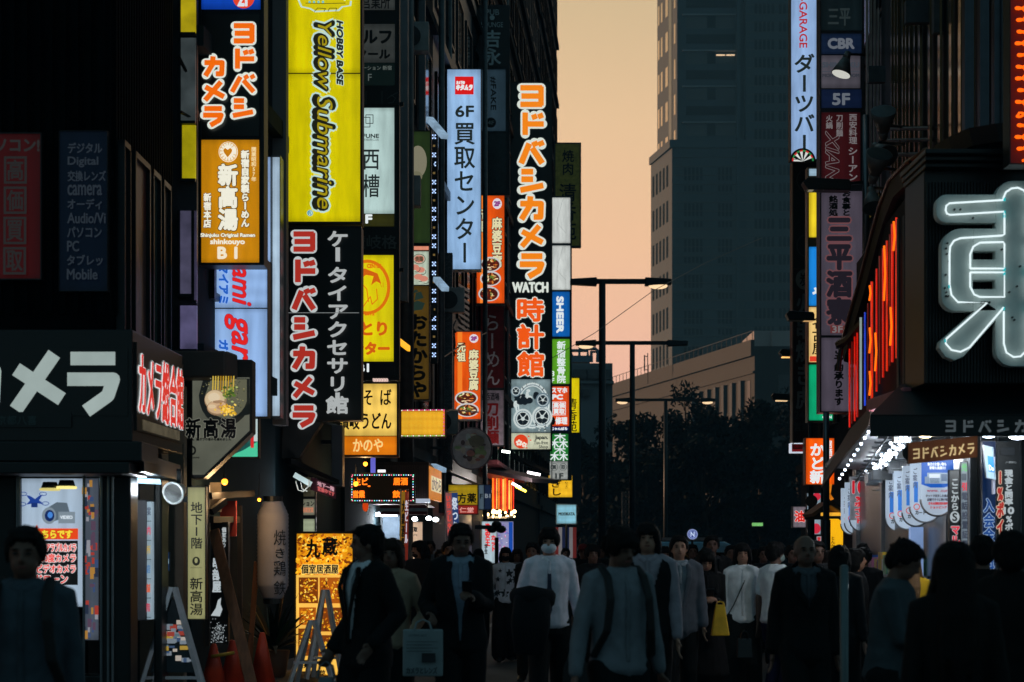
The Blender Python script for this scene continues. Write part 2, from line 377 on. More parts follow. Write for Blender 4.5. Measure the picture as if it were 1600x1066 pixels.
facade_building('shop_building', 'grey building behind the green sign with two pale circles', 40.1, 47, -.1, 17, CONC, 12)
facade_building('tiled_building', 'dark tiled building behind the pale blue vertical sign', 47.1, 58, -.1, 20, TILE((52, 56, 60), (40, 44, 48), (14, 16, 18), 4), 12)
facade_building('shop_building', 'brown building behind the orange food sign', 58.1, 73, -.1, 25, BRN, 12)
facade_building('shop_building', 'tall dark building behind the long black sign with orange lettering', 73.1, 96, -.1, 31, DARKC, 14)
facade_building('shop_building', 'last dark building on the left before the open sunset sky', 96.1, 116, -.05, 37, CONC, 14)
# pale pier standing between the gold column and the yellow sign
g = G(); g.box(GX(414, 26), GX(447, 26), 26, 26.28, PZ(664, 26), 9.4); tag(g.build('wall_pier', D((120, 118, 120), .7, 0, .12, 2, .1)), 'pale grey wall pier between black lettered sign and tall yellow sign', 'pier')
# glazed stair of the building in the gap left of the gold column: tall glass panels lit from inside
r = root('glazed_facade', 'glass stair front in the gap beside the dark corner shop', 'facade', P(300, 450, 21.22)-Vector((0, 0, 1)))
g = G(); g.box(GX(262, 21.22), GX(308, 21.22), 21.2, 21.28, 3.0, 8.5); g.build('back_wall', D((40, 40, 46), .6), r)
for px0, px1, y0, y1, c, k in ((281, 306, 0, 52, (190, 170, 20), .6), (281, 306, 60, 190, (88, 98, 100), .35), (283, 306, 196, 280, (190, 175, 15), .6), (280, 300, 330, 460, (104, 100, 130), .35), (302, 308, 330, 470, (90, 84, 116), .3), (280, 308, 478, 546, (110, 104, 146), .45)):
    g = G(); g.use(E(c, k, .45, 4)); a, b = P(px0, y1, 21.17), P(px1, y0, 21.17); g.box(a.x, b.x, 21.15, 21.19, a.z, b.z)
    g.use(FRAME); g.box(a.x-.015, a.x+.015, 21.12, 21.19, a.z, b.z); g.box(a.x, b.x, 21.12, 21.19, a.z-.03, a.z); g.build('window', None, r)

# ---- left corner shop: dark ribbed box with lit fascia
CS = root('camera_shop', 'dark ribbed corner shop building at the left edge', 'building', (-6, 20, 0))
YC = 18.0; XC = GX(172, YC)
rib = D((2, 9, 11), .85, 0, .3, 2, 0, .06)
g = G(); g.prism([(XC, YC, 3.2), (-45, YC, 3.2), (-45, 30, 3.2), (xl(21)-.15, 21.0, 3.2)], (0, 0, 11)); g.build('wall', rib, CS)  # left run, out of view, is lengthened to block the low sun
g = G(); g.prism([(XC-.25, YC+.25, .1), (-45, YC+.25, .1), (-45, 30, .1), (xl(21)-.6, 21.0, .1)], (0, 0, 3.098)); g.build('sun_block_wall', rib, CS)  # added wall; its unseen left run keeps low sun off the crowd
g = G(); x = XC-.05
while x > -7:
    g.box(x-.05, x, YC-.05, YC-.001, 3.75, 14.1); x -= .115
Yv = YC+.06
while Yv < 20.9:
    a = XC+(xl(21)-.15-XC)*(Yv-YC)/3.0; g.box(a-.002, a+.045, Yv, Yv+.05, 3.75, 14.1); Yv += .12
g.build('ribbed_cladding', rib, CS)
sidepan = lambda y0, y1, a, b: Pan(*[Vector((XC+(xl(21)-.15-XC)*(Y-YC)/3.0+.06, Y, z)) for Y, z in ((a, y1), (b, y1), (a, y0))], 0, 0, 100, 100)
for i, (a, b) in enumerate(((18.12, 18.4), (18.62, 19.35), (19.5, 19.9), (20.05, 20.45))):
    sp_ = sidepan(3.55+.0, 5.35, a, b); g = G(); g.use(FRAME); p = sp_.p
    for (u0, v0, u1, v1) in ((0, 0, 100, 3), (0, 97, 100, 100), (0, 0, 6, 100), (94, 0, 100, 100)):
        g.hexa([p(u0, v1, .05), p(u1, v1, .05), p(u1, v0, .05), p(u0, v0, .05)], [p(u0, v1, -.03), p(u1, v1, -.03), p(u1, v0, -.03), p(u0, v0, -.03)])
    g.use([D((70, 30, 26), .4), D((74, 52, 50), .4, 0, .6, 3), D((40, 60, 58), .4), D((70, 62, 58), .4)][i]); g.add([p(6, 97, .01), p(94, 97, .01), p(94, 3, .01), p(6, 3, .01)], [(0, 1, 2, 3)])
    if i == 1:
        g.use(D((90, 34, 30), .4)); g.add([p(10, 40, .013), p(90, 36, .013), p(90, 5, .013), p(10, 5, .013)], [(0, 1, 2, 3)])
        g.use(D((150, 110, 104), .5)); g.add([p(30+20*math.cos(k*.5236), 62+16*math.sin(k*.5236), .016) for k in range(12)], [tuple(range(12))])
    g.build('display_window', None, CS)
# fascia box around the corner
xf = GX(207, 17.3)
A0, A1 = Vector((xf, 17.3, 0)), Vector((GX(285, 19.6), 19.6, 0))
zt, zb = PZ(515, 17.3), PZ(690, 17.3)
g = G(); g.box(-9, xf-.001, 17.3, YC-.06, zb, zt)
g.prism([(A0.x, A0.y, zb), (XC-.1, YC+.1, zb), (A1.x-.35, A1.y+.05, zb), (A1.x, A1.y, zb)], (0, 0, zt-zb)); g.build('fascia', D((5, 12, 14), .35, 0, .2, 3), CS, bevel=.01)
g = G(); g.box(-9, xf+.1, 17.2, YC, PZ(722, 17.3), zb-.003); g.box(-9, xf+.02, 17.05, YC-.1, PZ(742, 17.3), PZ(724, 17.3))
g.prism([(A0.x+.1, A0.y, zb-.1), (XC-.1, YC+.1, zb-.1), (A1.x-.3, A1.y+.05, zb-.1), (A1.x-.02, A1.y, zb-.1)], (0, 0, -.16)); g.build('awning', D((10, 20, 23), .5, 0, .3, 3), CS, bevel=.012)
def front_sign(name, label, x0, y0, x1, y1, Y, **k): return Sign(name, label, x0, y0, x1, y1, Y, **k)
# big rounded fascia letters (lit), partly outside the frame on the left
s = Sign('fascia_lettering', 'large pale rounded letters on the black corner fascia', -150, 545, 200, 650, 17.3, th=.01, fw=0, case=BLACK, cat='lettering')
s.r['category'] = 'sign'
PALEL = E((166, 180, 176), .8, .12, 2.5); a = s.face(-150, 545, 200, 650, D((13, 15, 16), .35))
for st, w_ in ((KANA['カ'], (-108, 552, 8, 640)), (KANA['メ'], (16, 550, 104, 644)), (KANA['ラ'], (104, 548, 188, 646))):
    a.strokes(st, *w_, 25, PALEL)
s.end(a)
s = Sign('company_plate', 'dim dark plate with small characters under the pale fascia letters', -30, 644, 112, 668, 17.29, th=.02, fw=0, case=BLACK)
a = s.face(-30, 644, 112, 668, D((17, 22, 24), .4)); a.T('東京都八喜', -20, 650, 58, 664, D((66, 84, 84), .5), r=.3); s.end(a)
# red lettering on the receding fascia
q0, q1 = A0+(A1-A0)*.03, A0+(A1-A0)*.97; nrm = Vector((A1.y-A0.y, -(A1.x-A0.x), 0)).normalized()*.012
pn = Pan(Vector((q0.x, q0.y, PZ(533, 17.3)))+nrm, Vector((q1.x, q1.y, PZ(533, 17.3)))+nrm, Vector((q0.x, q0.y, PZ(672, 17.3)))+nrm, 0, 0, 100, 100)
s = Sign('red_fascia_sign', 'tall condensed red letters with white outline on the receding black fascia', 0, 0, 100, 100, pan=pn, th=.03, fw=0, case=BLACK)
a = s.face(0, 0, 100, 100, D((15, 15, 16), .35)); a.T('カメラ総合館', 3, 8, 97, 82, Et((205, 42, 36)), r=1.0, out=Et((205, 218, 218)), ro=2.4)
a.rect(8, 86, 88, 98, E((96, 88, 70), .5, .4, 8)); s.end(a)
# unlit wall signs on the dark front, faint glow put into their colours
s = Sign('wall_sign', 'dim red sign with characters in white squares on dark ribbed wall', -60, 210, 64, 436, 17.9, th=.05, fw=2, case=BLACK)
a = s.face(-60, 210, 64, 436, E((66, 12, 14), .5, .1)); a.T('パソコン!', -30, 217, 62, 237, Et((60, 58, 58), .4), r=1)
for i, ch in enumerate('高価買取'):
    y = 245+i*47.5; a.rect(7, y, 43, y+43, Et((60, 56, 56), .35)); a.rect(11, y+4, 39, y+39, Et((66, 12, 14), .5)); a.T(ch, 13, y+6, 37, y+37, Et((60, 56, 56), .35), r=.8)
s.end(a)
s = Sign('wall_sign', 'dim navy sign listing goods in grey writing on dark ribbed wall', 94, 206, 168, 455, 17.92, th=.06, fw=1, case=BLACK)
a = s.face(94, 206, 168, 455, E((6, 16, 34), .4, .1))
for i, (t, x1) in enumerate((('デジタル', 160), ('Digital', 154), ('交換レンズ', 166), ('camera', 160), ('オーディ', 160), ('Audio/Vi', 166), ('パソコン', 160), ('PC', 125), ('タブレッ', 162), ('Mobile', 154))):
    a.T(t, 107, 224+i*22, x1, 240+i*22, Et((50, 58, 68), .5), r=.5)
s.end(a)
# ground floor of the corner shop: columns, window with product poster
colm = D((6, 18, 20), .4, .2, .2)
for x0, x1 in ((-80, 26), (157, 204)): g = G(); g.box(GX(x0, 17.6), GX(x1, 17.6), 17.6, 17.95, .1, PZ(742, 17.3)); g.build('shopfront_column', colm, CS, bevel=.02)
g = G(); g.box(GX(20, 17.6), GX(160, 17.6), 17.7, 17.95, .1, .5); g.build('window_base', colm, CS, bevel=.02)
g = G(); g.box(GX(207, 18), GX(240, 19.5), 19.5, 19.9, .1, 3.3); g.build('shopfront_column', colm, CS, bevel=.02)
g = G(); g.box(GX(204, 19.9), GX(287, 20.4), 20.4, 20.6, .1, 3.3); g.build('side_wall', D((112, 98, 84), .8, 0, .15, 4, .1), CS)
for px in (27, 30, 131, 158, 169, 176): g = G(); g.cyl((GX(px, 17.58), 17.58, .2), (GX(px, 17.58), 17.58, 2.55), .012, n=6); g.build('window_rail', STEEL, CS)
s = Sign('poster_lightbox', 'lit shop window poster showing a camcorder and blue drone', 31, 748, 130, 948, 17.8, th=.08, fw=2, case=BLACK, cat='poster')
a = s.face(31, 748, 130, 948, E((166, 186, 206), 1.05, .15, 1.2)); BL = Et((28, 60, 140)); GM = Et((86, 100, 112)); GL = Et((122, 136, 148))
for c in ((37, 772), (68, 772), (36, 788), (72, 787)): a.disc(c[0], c[1], 6, 3.2, BL, ring=1)
a.poly([(42, 774), (48, 775), (56, 780), (62, 775), (68, 773), (62, 782), (70, 788), (60, 787), (52, 787), (42, 789), (48, 782)], BL); a.rect(50, 786, 60, 793, Et((24, 48, 110)))
a.poly([(70, 797), (90, 785), (106, 786), (110, 800), (94, 812), (76, 818), (68, 810)], GM); a.disc(78, 806, 11, 13, GL); a.disc(79, 806, 7.5, 9, Et((20, 40, 90))); a.disc(80, 805, 4, 5, Et((70, 130, 210)))
a.rect(93, 800, 119, 818, GL); a.T('VIDEO', 96, 806, 115, 811, Et((210, 220, 228)), r=.3)
a.poly([(50, 835), (60, 820), (62, 826), (124, 826), (124, 843), (62, 843)], Et((226, 70, 26))); a.T('こちらです', 57, 829, 115, 841, Et((246, 214, 60)), r=.7, out=Et((120, 30, 16)), ro=1.2)
a.rect(60, 845, 124, 914, Et((14, 16, 18)))
for i, t in enumerate(('ウェアラブルカメラ', '360度カメラ', 'ビデオカメラ', 'ドローン')): a.T(t, 62, 849+i*16.5, 121-(12 if i == 3 else 0), 862+i*16.5, Et((226, 66, 58)), r=.4, out=Et((222, 222, 222)), ro=1.3)
s.end(a, 'picture')
s = Sign('mosaic_strip', 'narrow strip of colourful magazine covers beside the poster window', 133, 748, 155, 1000, 17.85, th=.05, fw=1, case=BLACK, cat='display'); a = s.face(133, 748, 155, 1000, Et((70, 78, 90)))
rd = random.Random(4)
for i in range(60):
    x, y = rd.uniform(134, 150), rd.uniform(750, 990); a.rect(x, y, min(155, x+rd.uniform(3, 8)), y+rd.uniform(4, 16), Et(rd.choice(((170, 60, 50), (60, 80, 120), (150, 150, 160), (180, 130, 60), (40, 50, 70), (90, 70, 90))), .8))
s.end(a, 'picture')

# ---- far: office block, long low hall, hotel tower, trees
r = root('office_block', 'grey flat roofed block with rooftop pipes against the sunset', 'building', (GX(915, 170), 178, 0))
GB = D((104, 112, 118), .8, 0, .12, .3)
g = G(); g.box(GX(840, 170), GX(944, 170), 170, 186, 0, PZ(572, 170)); g.box(GX(880, 170), GX(958, 170), 171, 184, 0, PZ(566, 170)); g.box(GX(840, 170), GX(959, 170), 169.6, 170.9, PZ(600, 170), PZ(596, 170)); g.build('wall', GB, r)
for i, (x0, x1, y0, y1) in enumerate(((896, 916, 578, 592), (918, 940, 578, 592), (943, 954, 578, 594), (910, 921, 609, 620), (896, 906, 609, 620))):
    g = G(); g.box(GX(x0, 170), GX(x1, 170), 169.55, 170.2, PZ(y1, 170), PZ(y0, 170)); g.build('window', D((40, 50, 58), .15), r)
PP = D((88, 112, 130), .5, .3)
for pts in ([(893, 556), (893, 548), (918, 548), (918, 560)], [(905, 566), (905, 545), (930, 545), (934, 548), (934, 566)], [(898, 562), (926, 562)], [(924, 566), (924, 550), (938, 550), (938, 566)]):
    g = G(); g.tube([P(x, y, 172) for x, y in pts], .16, 8); g.build('roof_pipe', PP, r)
g = G(); g.box(GX(890, 172), GX(922, 172), 171.8, 173.5, PZ(566, 172), PZ(556, 172)); g.build('roof_tank', PP, r)

HA, HB = Vector((GX(1179, 250), 250, 0)), Vector((GX(880, 350), 350, 0)); HZ = PZ(541, 250)
r = root('long_hall', 'long low stone building with columns under the hotel tower', 'building', (35, 270, 0)); ST = D((25, 28, 30), .8, 0, .12, .15)
g = G(); g.prism([HA, HA+Vector((70, 0, 0)), HB+Vector((80, 0, 0)), HB], (0, 0, HZ)); g.build('wall', ST, r)
hn = Vector((-(HB.y-HA.y), HB.x-HA.x, 0)).normalized()
hp = Pan(HA+Vector((0, 0, HZ)), HB+Vector((0, 0, HZ)), HA, 0, 0, 100, HZ); hp.n = hn
g = G(); p = hp.p
g.hexa([p(0, 1.2, .5), p(100, 1.2, .5), p(100, -.8, .5), p(0, -.8, .5)], [p(0, 1.2, .01), p(100, 1.2, .01), p(100, -.8, .01), p(0, -.8, .01)])
g.hexa([p(0, 3.4, .25), p(100, 3.4, .25), p(100, 3.1, .25), p(0, 3.1, .25)], [p(0, 3.4, .01), p(100, 3.4, .01), p(100, 3.1, .01), p(0, 3.1, .01)])
g.build('cornice', ST, r)
for i in range(7):
    u = 1.5+i*3.4; g = G(); g.use(D((16, 22, 26), .3)); g.hexa([p(u, 12, .06), p(u+2.3, 12, .06), p(u+2.3, 4.2, .06), p(u, 4.2, .06)], [p(u, 12, -.01), p(u+2.3, 12, -.01), p(u+2.3, 4.2, -.01), p(u, 4.2, -.01)])
    g.use(ST); g.hexa([p(u, 8.2, .12), p(u+2.3, 8.2, .12), p(u+2.3, 7.7, .12), p(u, 7.7, .12)], [p(u, 8.2, .06), p(u+2.3, 8.2, .06), p(u+2.3, 7.7, .06), p(u, 7.7, .06)]); g.build('window', None, r)
    g = G(); g.hexa([p(u+2.4, 13, .5), p(u+3.3, 13, .5), p(u+3.3, 4, .5), p(u+2.4, 4, .5)], [p(u+2.4, 13, -.01), p(u+3.3, 13, -.01), p(u+3.3, 4, -.01), p(u+2.4, 4, -.01)]); g.build('column', D((60, 66, 72), .8), r)
for i in range(3):
    g = G(); x = HA.x+3+i*3.2; g.use(D((22, 30, 36), .3)); g.box(x, x+1.6, 249.9, 250.3, HZ-9, HZ-3.6); g.build('window', None, r)
g = G(); x0, x1 = GX(1178, 262), GX(1260, 262); g.box(x0, x1, 262, 275, HZ, PZ(517, 262)); g.box(GX(1206, 261), GX(1240, 261), 261, 262.2, HZ, PZ(518, 261)); g.build('penthouse', D((150, 142, 140), .8, 0, .1, .3), r)
g = G()
for i in range(40):
    u = i*2.0; g.cyl(p(u, -.8, .3), p(u, -1.9, .3), .05, n=5)
g.tube([p(0, -1.9, .3), p(100, -1.9, .3)], .05, 5); g.build('roof_railing', D((50, 56, 62), .6), r)
r = root('antenna_mast', 'thin antenna mast standing on the roof of the long low building', 'antenna', P(1012, 598, 285)); g = G(); ma = D((60, 56, 56), .6)
g.cyl(P(1012, 600, 285), P(1012, 552, 285), .07, n=6); g.build('mast', ma, r); g = G(); g.tube([P(1007, 555, 285), P(1007, 580, 285)], .1, 6); g.tube([P(1007, 557, 285), P(1012, 557, 285)], .06, 5); g.tube([P(1007, 578, 285), P(1012, 578, 285)], .06, 5); g.build('aerial', ma, r)

TW = root('hotel_tower', 'tall dark hotel tower with narrow slot windows against the sunset', 'building', (50, 409, 0))
TS = D((30, 50, 59), .75, 0, .12, .12); SLOT = D((4, 10, 13), .9, 0, .1, 1, 0, .05); TG = D((36, 42, 44), .35, .1)
zp = PZ(222, 400)
c0, c1 = Vector((GX(1050, 400), 400, 0)), Vector((GX(1017, 418), 418, 0))
u0, u1 = Vector((GX(1058, 402), 402, 0)), Vector((GX(1027, 418.5), 418.5, 0))
g = G(); g.prism([c0, Vector((85, 400, 0)), Vector((85, 418, 0)), c1], (0, 0, zp)); g.build('podium', TS, TW)
g = G(); g.prism([u0, Vector((86, 402, 0)), Vector((86, 420, 0)), u1], (0, 0, 125)); g.build('shaft', TS, TW)
g = G(); cap = [c0+Vector((-.5, -.4, zp-1.2)), Vector((85, 399.6, zp-1.2)), Vector((85, 402, zp-1.2)), c1+Vector((-.4, 0, zp-1.2))]; g.prism(cap, (0, 0, 1.6)); g.build('cornice', TS, TW)
def slots(parent, px0, px1, y0, y1, n, Y):
    g = G(); w_ = (px1-px0)/n
    for i in range(n): g.box(GX(px0+i*w_+w_*.15, Y), GX(px0+i*w_+w_*.78, Y), Y-.06, Y+.02, PZ(y1, Y), PZ(y0, Y))
    return g.build('window', SLOT, parent)
GRP = ((1068, 1099, 5), (1121, 1145, 4), (1178, 1211, 5), (1216, 1236, 3))
def rows(px0, px1, n, ys, Y):
    base = {}
    for (a, b) in ys:
        h = round(b-a)
        if h not in base: base[h] = (slots(TW, px0, px1, a, b, n, Y), a)
        else:
            o, a0 = base[h]; c = o.copy(); COL.objects.link(c); c.parent = TW; c.location.z = -(a-a0)/F*Y
lowrows = [(262+112*i/2, 282+112*i/2) for i in range(6)] + [(290+56*i, 299+56*i) for i in range(6)]
for x0, x1, n in GRP[:2]: rows(x0, x1, n, lowrows, 400)
for x0, x1, n in GRP[2:]: rows(x0, x1, n, [(6+28*i, 22+28*i) for i in range(20)], 402 if False else 400 if False else 399.9)
# vertical pilaster joint and slab courses of the front
g = G()
g.box(GX(1151, 400), GX(1156, 400), 399.4, 402.1, 0, 125); g.box(GX(1165, 400), GX(1300, 400), 399.9, 402.1, 0, 125)
g.build('pilaster', TS, TW)
g = G(); y = -6
while y < 600:
    if y > 228: g.box(GX(1051, 400), 85, 399.84, 399.99, PZ(y, 400)-.06, PZ(y, 400)+.06)
    else: g.box(GX(1166, 400), 85, 399.84, 399.89, PZ(y, 400)-.06, PZ(y, 400)+.06)
    y += 14
g.build('stone_joint', D((60, 62, 62), .8), TW)
for i in range(5):      # recessed lounge bays with balcony rails
    y = -2+56*i
    g = G(); g.use(SLOT); g.box(GX(1072, 402), GX(1150, 402), 401.9, 402.1, PZ(y+14, 402), PZ(y, 402))
    g.use(TG); g.box(GX(1072, 402), GX(1104, 402), 401.95, 402.1, PZ(y+46, 402), PZ(y+26, 402)); g.box(GX(1119, 402), GX(1148, 402), 401.95, 402.1, PZ(y+46, 402), PZ(y+26, 402))
    g.use(SLOT); g.box(GX(1105, 402), GX(1118, 402), 401.93, 402.1, PZ(y+46, 402), PZ(y+26, 402))
    g.build('lounge_window', None, TW)
    g = G(); g.use(D((140, 142, 150), .5)); g.box(GX(1066, 402), GX(1150, 402), 401.0, 401.9, PZ(y+27.2, 402), PZ(y+26, 402)); g.build('balcony_rail', None, TW)
g = G(); g.box(GX(1119, 401.6), GX(1133, 401.6), 401.5, 401.7, PZ(87, 401.6), PZ(85.4, 401.6)); g.box(GX(1135, 401.6), GX(1148, 401.6), 401.5, 401.7, PZ(87, 401.6), PZ(85.4, 401.6)); g.build('ceiling_lamp', E((255, 214, 170), 1.1, 0), TW)
def side_windows(A, B, ztop, cols, zs, hgt, sm_=SLOT):
    L = (B-A).length; n_ = Vector((-(B.y-A.y), B.x-A.x, 0)).normalized(); pp = Pan(A+Vector((0, 0, ztop)), B+Vector((0, 0, ztop)), A, 0, 0, L, ztop); pp.n = n_
    for zz in zs:
        g = G()
        for (a, b) in cols: g.hexa([pp.p(a, zz+hgt, .05), pp.p(b, zz+hgt, .05), pp.p(b, zz, .05), pp.p(a, zz, .05)], [pp.p(a, zz+hgt, -.02), pp.p(b, zz+hgt, -.02), pp.p(b, zz, -.02), pp.p(a, zz, -.02)])
        g.build('side_window', sm_, TW)
side_windows(c0, c1, zp, [(3.2+i*3, 4.6+i*3) for i in range(5)], [4+7.2*i for i in range(8)], 4.3)
side_windows(u0, u1, 125, [(1.2, 2.4), (7.5, 9.5), (12, 13.4), (14.6, 16)], [2+7.2*i for i in range(6)], 4.0, D((180, 166, 146), .2, 1, .2, .2))
g = G(); d = (u1-u0).normalized(); nn = Vector((d.y*-1, d.x, 0)); q = u0+d*4.2; g.prism([q+nn*.08+Vector((0, 0, zp)), q+d*2.4+nn*.08+Vector((0, 0, zp)), q+d*2.4-nn*.2+Vector((0, 0, zp)), q-nn*.2+Vector((0, 0, zp))], (0, 0, 41)); g.build('glass_strip', D((22, 30, 40), .12), TW)

# ---- trees beyond the junction
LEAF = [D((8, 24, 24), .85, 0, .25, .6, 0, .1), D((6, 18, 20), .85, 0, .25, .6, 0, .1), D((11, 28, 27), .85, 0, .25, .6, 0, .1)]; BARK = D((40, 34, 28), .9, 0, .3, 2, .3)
def tree(px, Y, topy, wpx, seed, label):
    rd = random.Random(seed); x = GX(px, Y); H = PZ(topy, Y); W = wpx/F*Y/2
    r = root('leafy_tree', label, 'tree', (x, Y, 0), 'trees beyond the junction')
    t = G(); t.tube([(x, Y, 0), (x+.15, Y, H*.25), (x-.1, Y+.1, H*.55), (x, Y, H*.85)], [.38, .3, .2, .06], 8); cl = []
    for i in range(22):
        a = rd.random()*6.28; k = rd.uniform(.15, 1)**.6; zz = rd.uniform(.22, .95); wz = math.sin(min(1, max(.12, (1.02-zz)*1.7))*math.pi*.55)
        c = Vector((x+math.cos(a)*W*k*wz, Y+math.sin(a)*W*.8*k*wz, H*zz)); cl.append((c, rd.uniform(.22, .4)*W, rd.randrange(3)))
        if i < 9: t.tube([(x, Y, H*zz*.6), (x+(c.x-x)*.5, Y+(c.y-Y)*.5, H*zz*.85), c], [.12, .08, .03], 6)
    t.build('trunk', BARK, r, True)
    g = G()
    for c, rr, mi in cl:
        g.use(LEAF[mi])
        for k in range(190):
            v = Vector((rd.gauss(0, 1), rd.gauss(0, 1), rd.gauss(0, .75))); v = v.normalized()*rr*rd.random()**.4*1.05; q = c+v
            if q.z < 1.5: continue
            u = Vector((rd.gauss(0, 1), rd.gauss(0, 1), rd.gauss(0, 1))).normalized(); w2 = u.orthogonal().normalized(); l = rd.uniform(.16, .34)
            g.add([q-u*l, q+w2*l*.5, q+u*l, q-w2*l*.5], [(0, 1, 2, 3)])
    g.build('crown', None, r)
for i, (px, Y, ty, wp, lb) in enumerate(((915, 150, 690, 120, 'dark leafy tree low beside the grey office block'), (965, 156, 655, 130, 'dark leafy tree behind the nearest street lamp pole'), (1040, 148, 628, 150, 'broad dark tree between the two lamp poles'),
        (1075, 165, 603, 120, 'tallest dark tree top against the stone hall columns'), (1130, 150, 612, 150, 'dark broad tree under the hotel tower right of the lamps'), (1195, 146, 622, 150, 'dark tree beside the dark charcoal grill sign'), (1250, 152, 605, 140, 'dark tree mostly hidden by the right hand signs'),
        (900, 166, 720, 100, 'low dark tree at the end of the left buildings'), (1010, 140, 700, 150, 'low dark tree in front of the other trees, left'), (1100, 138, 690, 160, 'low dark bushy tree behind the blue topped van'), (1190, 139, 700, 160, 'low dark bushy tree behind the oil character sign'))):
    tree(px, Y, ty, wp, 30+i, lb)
g = G(); rd = random.Random(5); g.use(LEAF[1])
for i in range(5200):
    x = rd.uniform(GX(880, 150), GX(1320, 150)); q = Vector((x, rd.uniform(144, 158), rd.uniform(.1, 7.5)*rd.uniform(.5, 1))); u = Vector((rd.gauss(0, 1), rd.gauss(0, 1), rd.gauss(0, 1))).normalized(); w2 = u.orthogonal().normalized(); l = rd.uniform(.25, .5)
    g.add([q-u*l, q+w2*l*.6, q+u*l, q-w2*l*.6], [(0, 1, 2, 3)])
tag(g.build('undergrowth'), 'dark shrubbery massed under the trees', 'shrubs', kind='stuff')
# ================================================================ signs of the left side
W_ = Et((226, 234, 236)); OR_ = Et((240, 104, 10)); CRM = Et((214, 222, 212))
# --- column with blue, black and gold panels
s = Sign('sign_column', 'tall sign column with blue, black and gold panels beside the dark shop', 315, -60, 409, 411, 21.7, th=.32, fw=4, arm=(285, (40, 290)))
a = s.face(315, -60, 407, 15, E((14, 66, 176), .9, .15)); a.disc(381, -3, 17, 17, Et((222, 66, 40))); a.T('2F', 372, -14, 392, 10, Et((214, 220, 226)), r=1); s.end(a)
a = s.face(315, 23, 405, 213, D((5, 7, 8), .3))
kana(a, 'ヨドバシカメラ', [(364, 37, 399, 69), (363, 77, 399, 108), (360, 117, 401, 146), (363, 155, 398, 185), (319, 90, 353, 121), (318, 129, 354, 160), (318, 168, 351, 199)], 26, OR_, CRM, 2.8); s.end(a)
a = s.face(313, 219, 405, 411, E((204, 134, 10), .98, .07, 1.0)); DK = Et((62, 40, 8)); CW = Et((236, 232, 214))
a.disc(357, 238, 15, 16, CW); a.disc(357, 238, 14, 15, Et((214, 150, 40)), ring=1)
for i in range(14): a.disc(357, 238, 13.5-i*.1, 14.5, Et((200, 160, 90)), n=3, ring=5, a0=20+i*23, a1=26+i*23)
a.poly([(357, 248), (351, 240), (350, 236), (353, 233), (357, 236), (361, 233), (364, 236), (363, 240)], Et((196, 122, 10)))
a.T('新高湯', 342, 258, 373, 362, CW, r=1.6, d='v', out=DK, ro=2.9); a.T('新宿自家製らーめん', 378, 237, 391, 357, CW, r=.7, d='v', out=DK, ro=1.6)
a.T('開業昭和57年', 394, 232, 402, 286, Et((238, 214, 160)), d='v', r=.2); a.T('新宿本店', 320, 304, 332, 358, CW, r=.6, d='v', out=DK, ro=1.4)
a.T('Shinjuku Original Ramen', 316, 367, 400, 374, CW, r=.4, out=DK, ro=.9); a.T('shinkouyo', 331, 376, 384, 386, CW, r=.5); a.T('B 1', 343, 389, 372, 406, Et((238, 226, 200)), r=1.2); s.end(a)
# --- lit blue-white sign with red script
s = Sign('script_sign', 'pale blue lit sign with large red script below the gold panel', 330, 408, 418, 651, 22.5, th=.25, fw=1, case=FRAME)
a = s.face(330, 408, 418, 481, E((150, 186, 236), .92, .1)); b = a; RED = Et((224, 34, 34)); DRD = Et((70, 40, 90)); BLU = Et((30, 92, 190))
a.T('Miami', 364, 376, 394, 478, RED, r=.8, d='r', sh=.3, out=DRD, ro=1.4); a.T('マイアミ', 343, 414, 357, 474, BLU, r=.9, d='r'); s.end(a)
a = s.face(330, 483, 418, 651, E((150, 186, 236), .92, .12)); a.T('garden', 352, 492, 398, 636, RED, r=1.0, d='r', sh=.3, out=DRD, ro=1.6); a.T('ガーデン', 343, 532, 357, 600, BLU, r=.9, d='r'); s.end(a)
s = Sign('edge_lit_sign', 'narrow white lit sign edge between the gold column and black lettered sign', 412, 246, 423, 410, 25.5, th=.5, fw=.5); a = s.face(412, 246, 423, 410, E((150, 182, 226), .9, .15)); s.end(a)
s = Sign('edge_lit_sign', 'tall thin white glowing sign strip left of the black lettered sign', 425, 244, 438, 652, 25.6, th=.5, fw=.6, case=STEEL); a = s.face(426, 246, 437, 650, E((172, 196, 216), .95, .15, 3)); s.end(a)
# --- projecting noodle bowl sign with cut corner
s_l = 'dim hanging sign with noodle bowl picture and cut lower corner'
r = root('bowl_sign', s_l, 'sign', P(345, 750, 21)); p = front(297, 560, 395, 750, 21).p
poly = [(297, 560), (394, 562), (394, 676), (318, 748), (297, 748)]
g = G(); g.prism([p(x, y) for x, y in poly], (0, .3, 0)); g.build('casing', D((40, 40, 42), .5), r, bevel=.01)
inn = [(303, 592), (388, 592), (388, 672), (318, 738), (303, 738)]; a = Art(front(297, 560, 395, 750, 21)); pl = G(); pl.prism([p(x, y, .01) for x, y in reversed([(301, 590), (390, 590), (390, 673), (319, 742), (301, 742)])], (0, .006, 0)); s_panel = pl.build('panel', E((98, 100, 88), .72, .3, 2), r)
a.poly([(x, y) for x, y in reversed([(390, 592), (390, 648)]+[(352+41*math.cos(t*.2618), 618+48*math.sin(t*.2618)) for t in range(1, 13)]+[(318, 592)])], Et((22, 26, 26)))
a.poly([(x, y) for x, y in reversed([(386, 593), (386, 640)]+[(354+33*math.cos(t*.2618), 618+36*math.sin(t*.2618)) for t in range(1, 13)]+[(330, 593)])], Et((92, 92, 74)))
rd = random.Random(3)
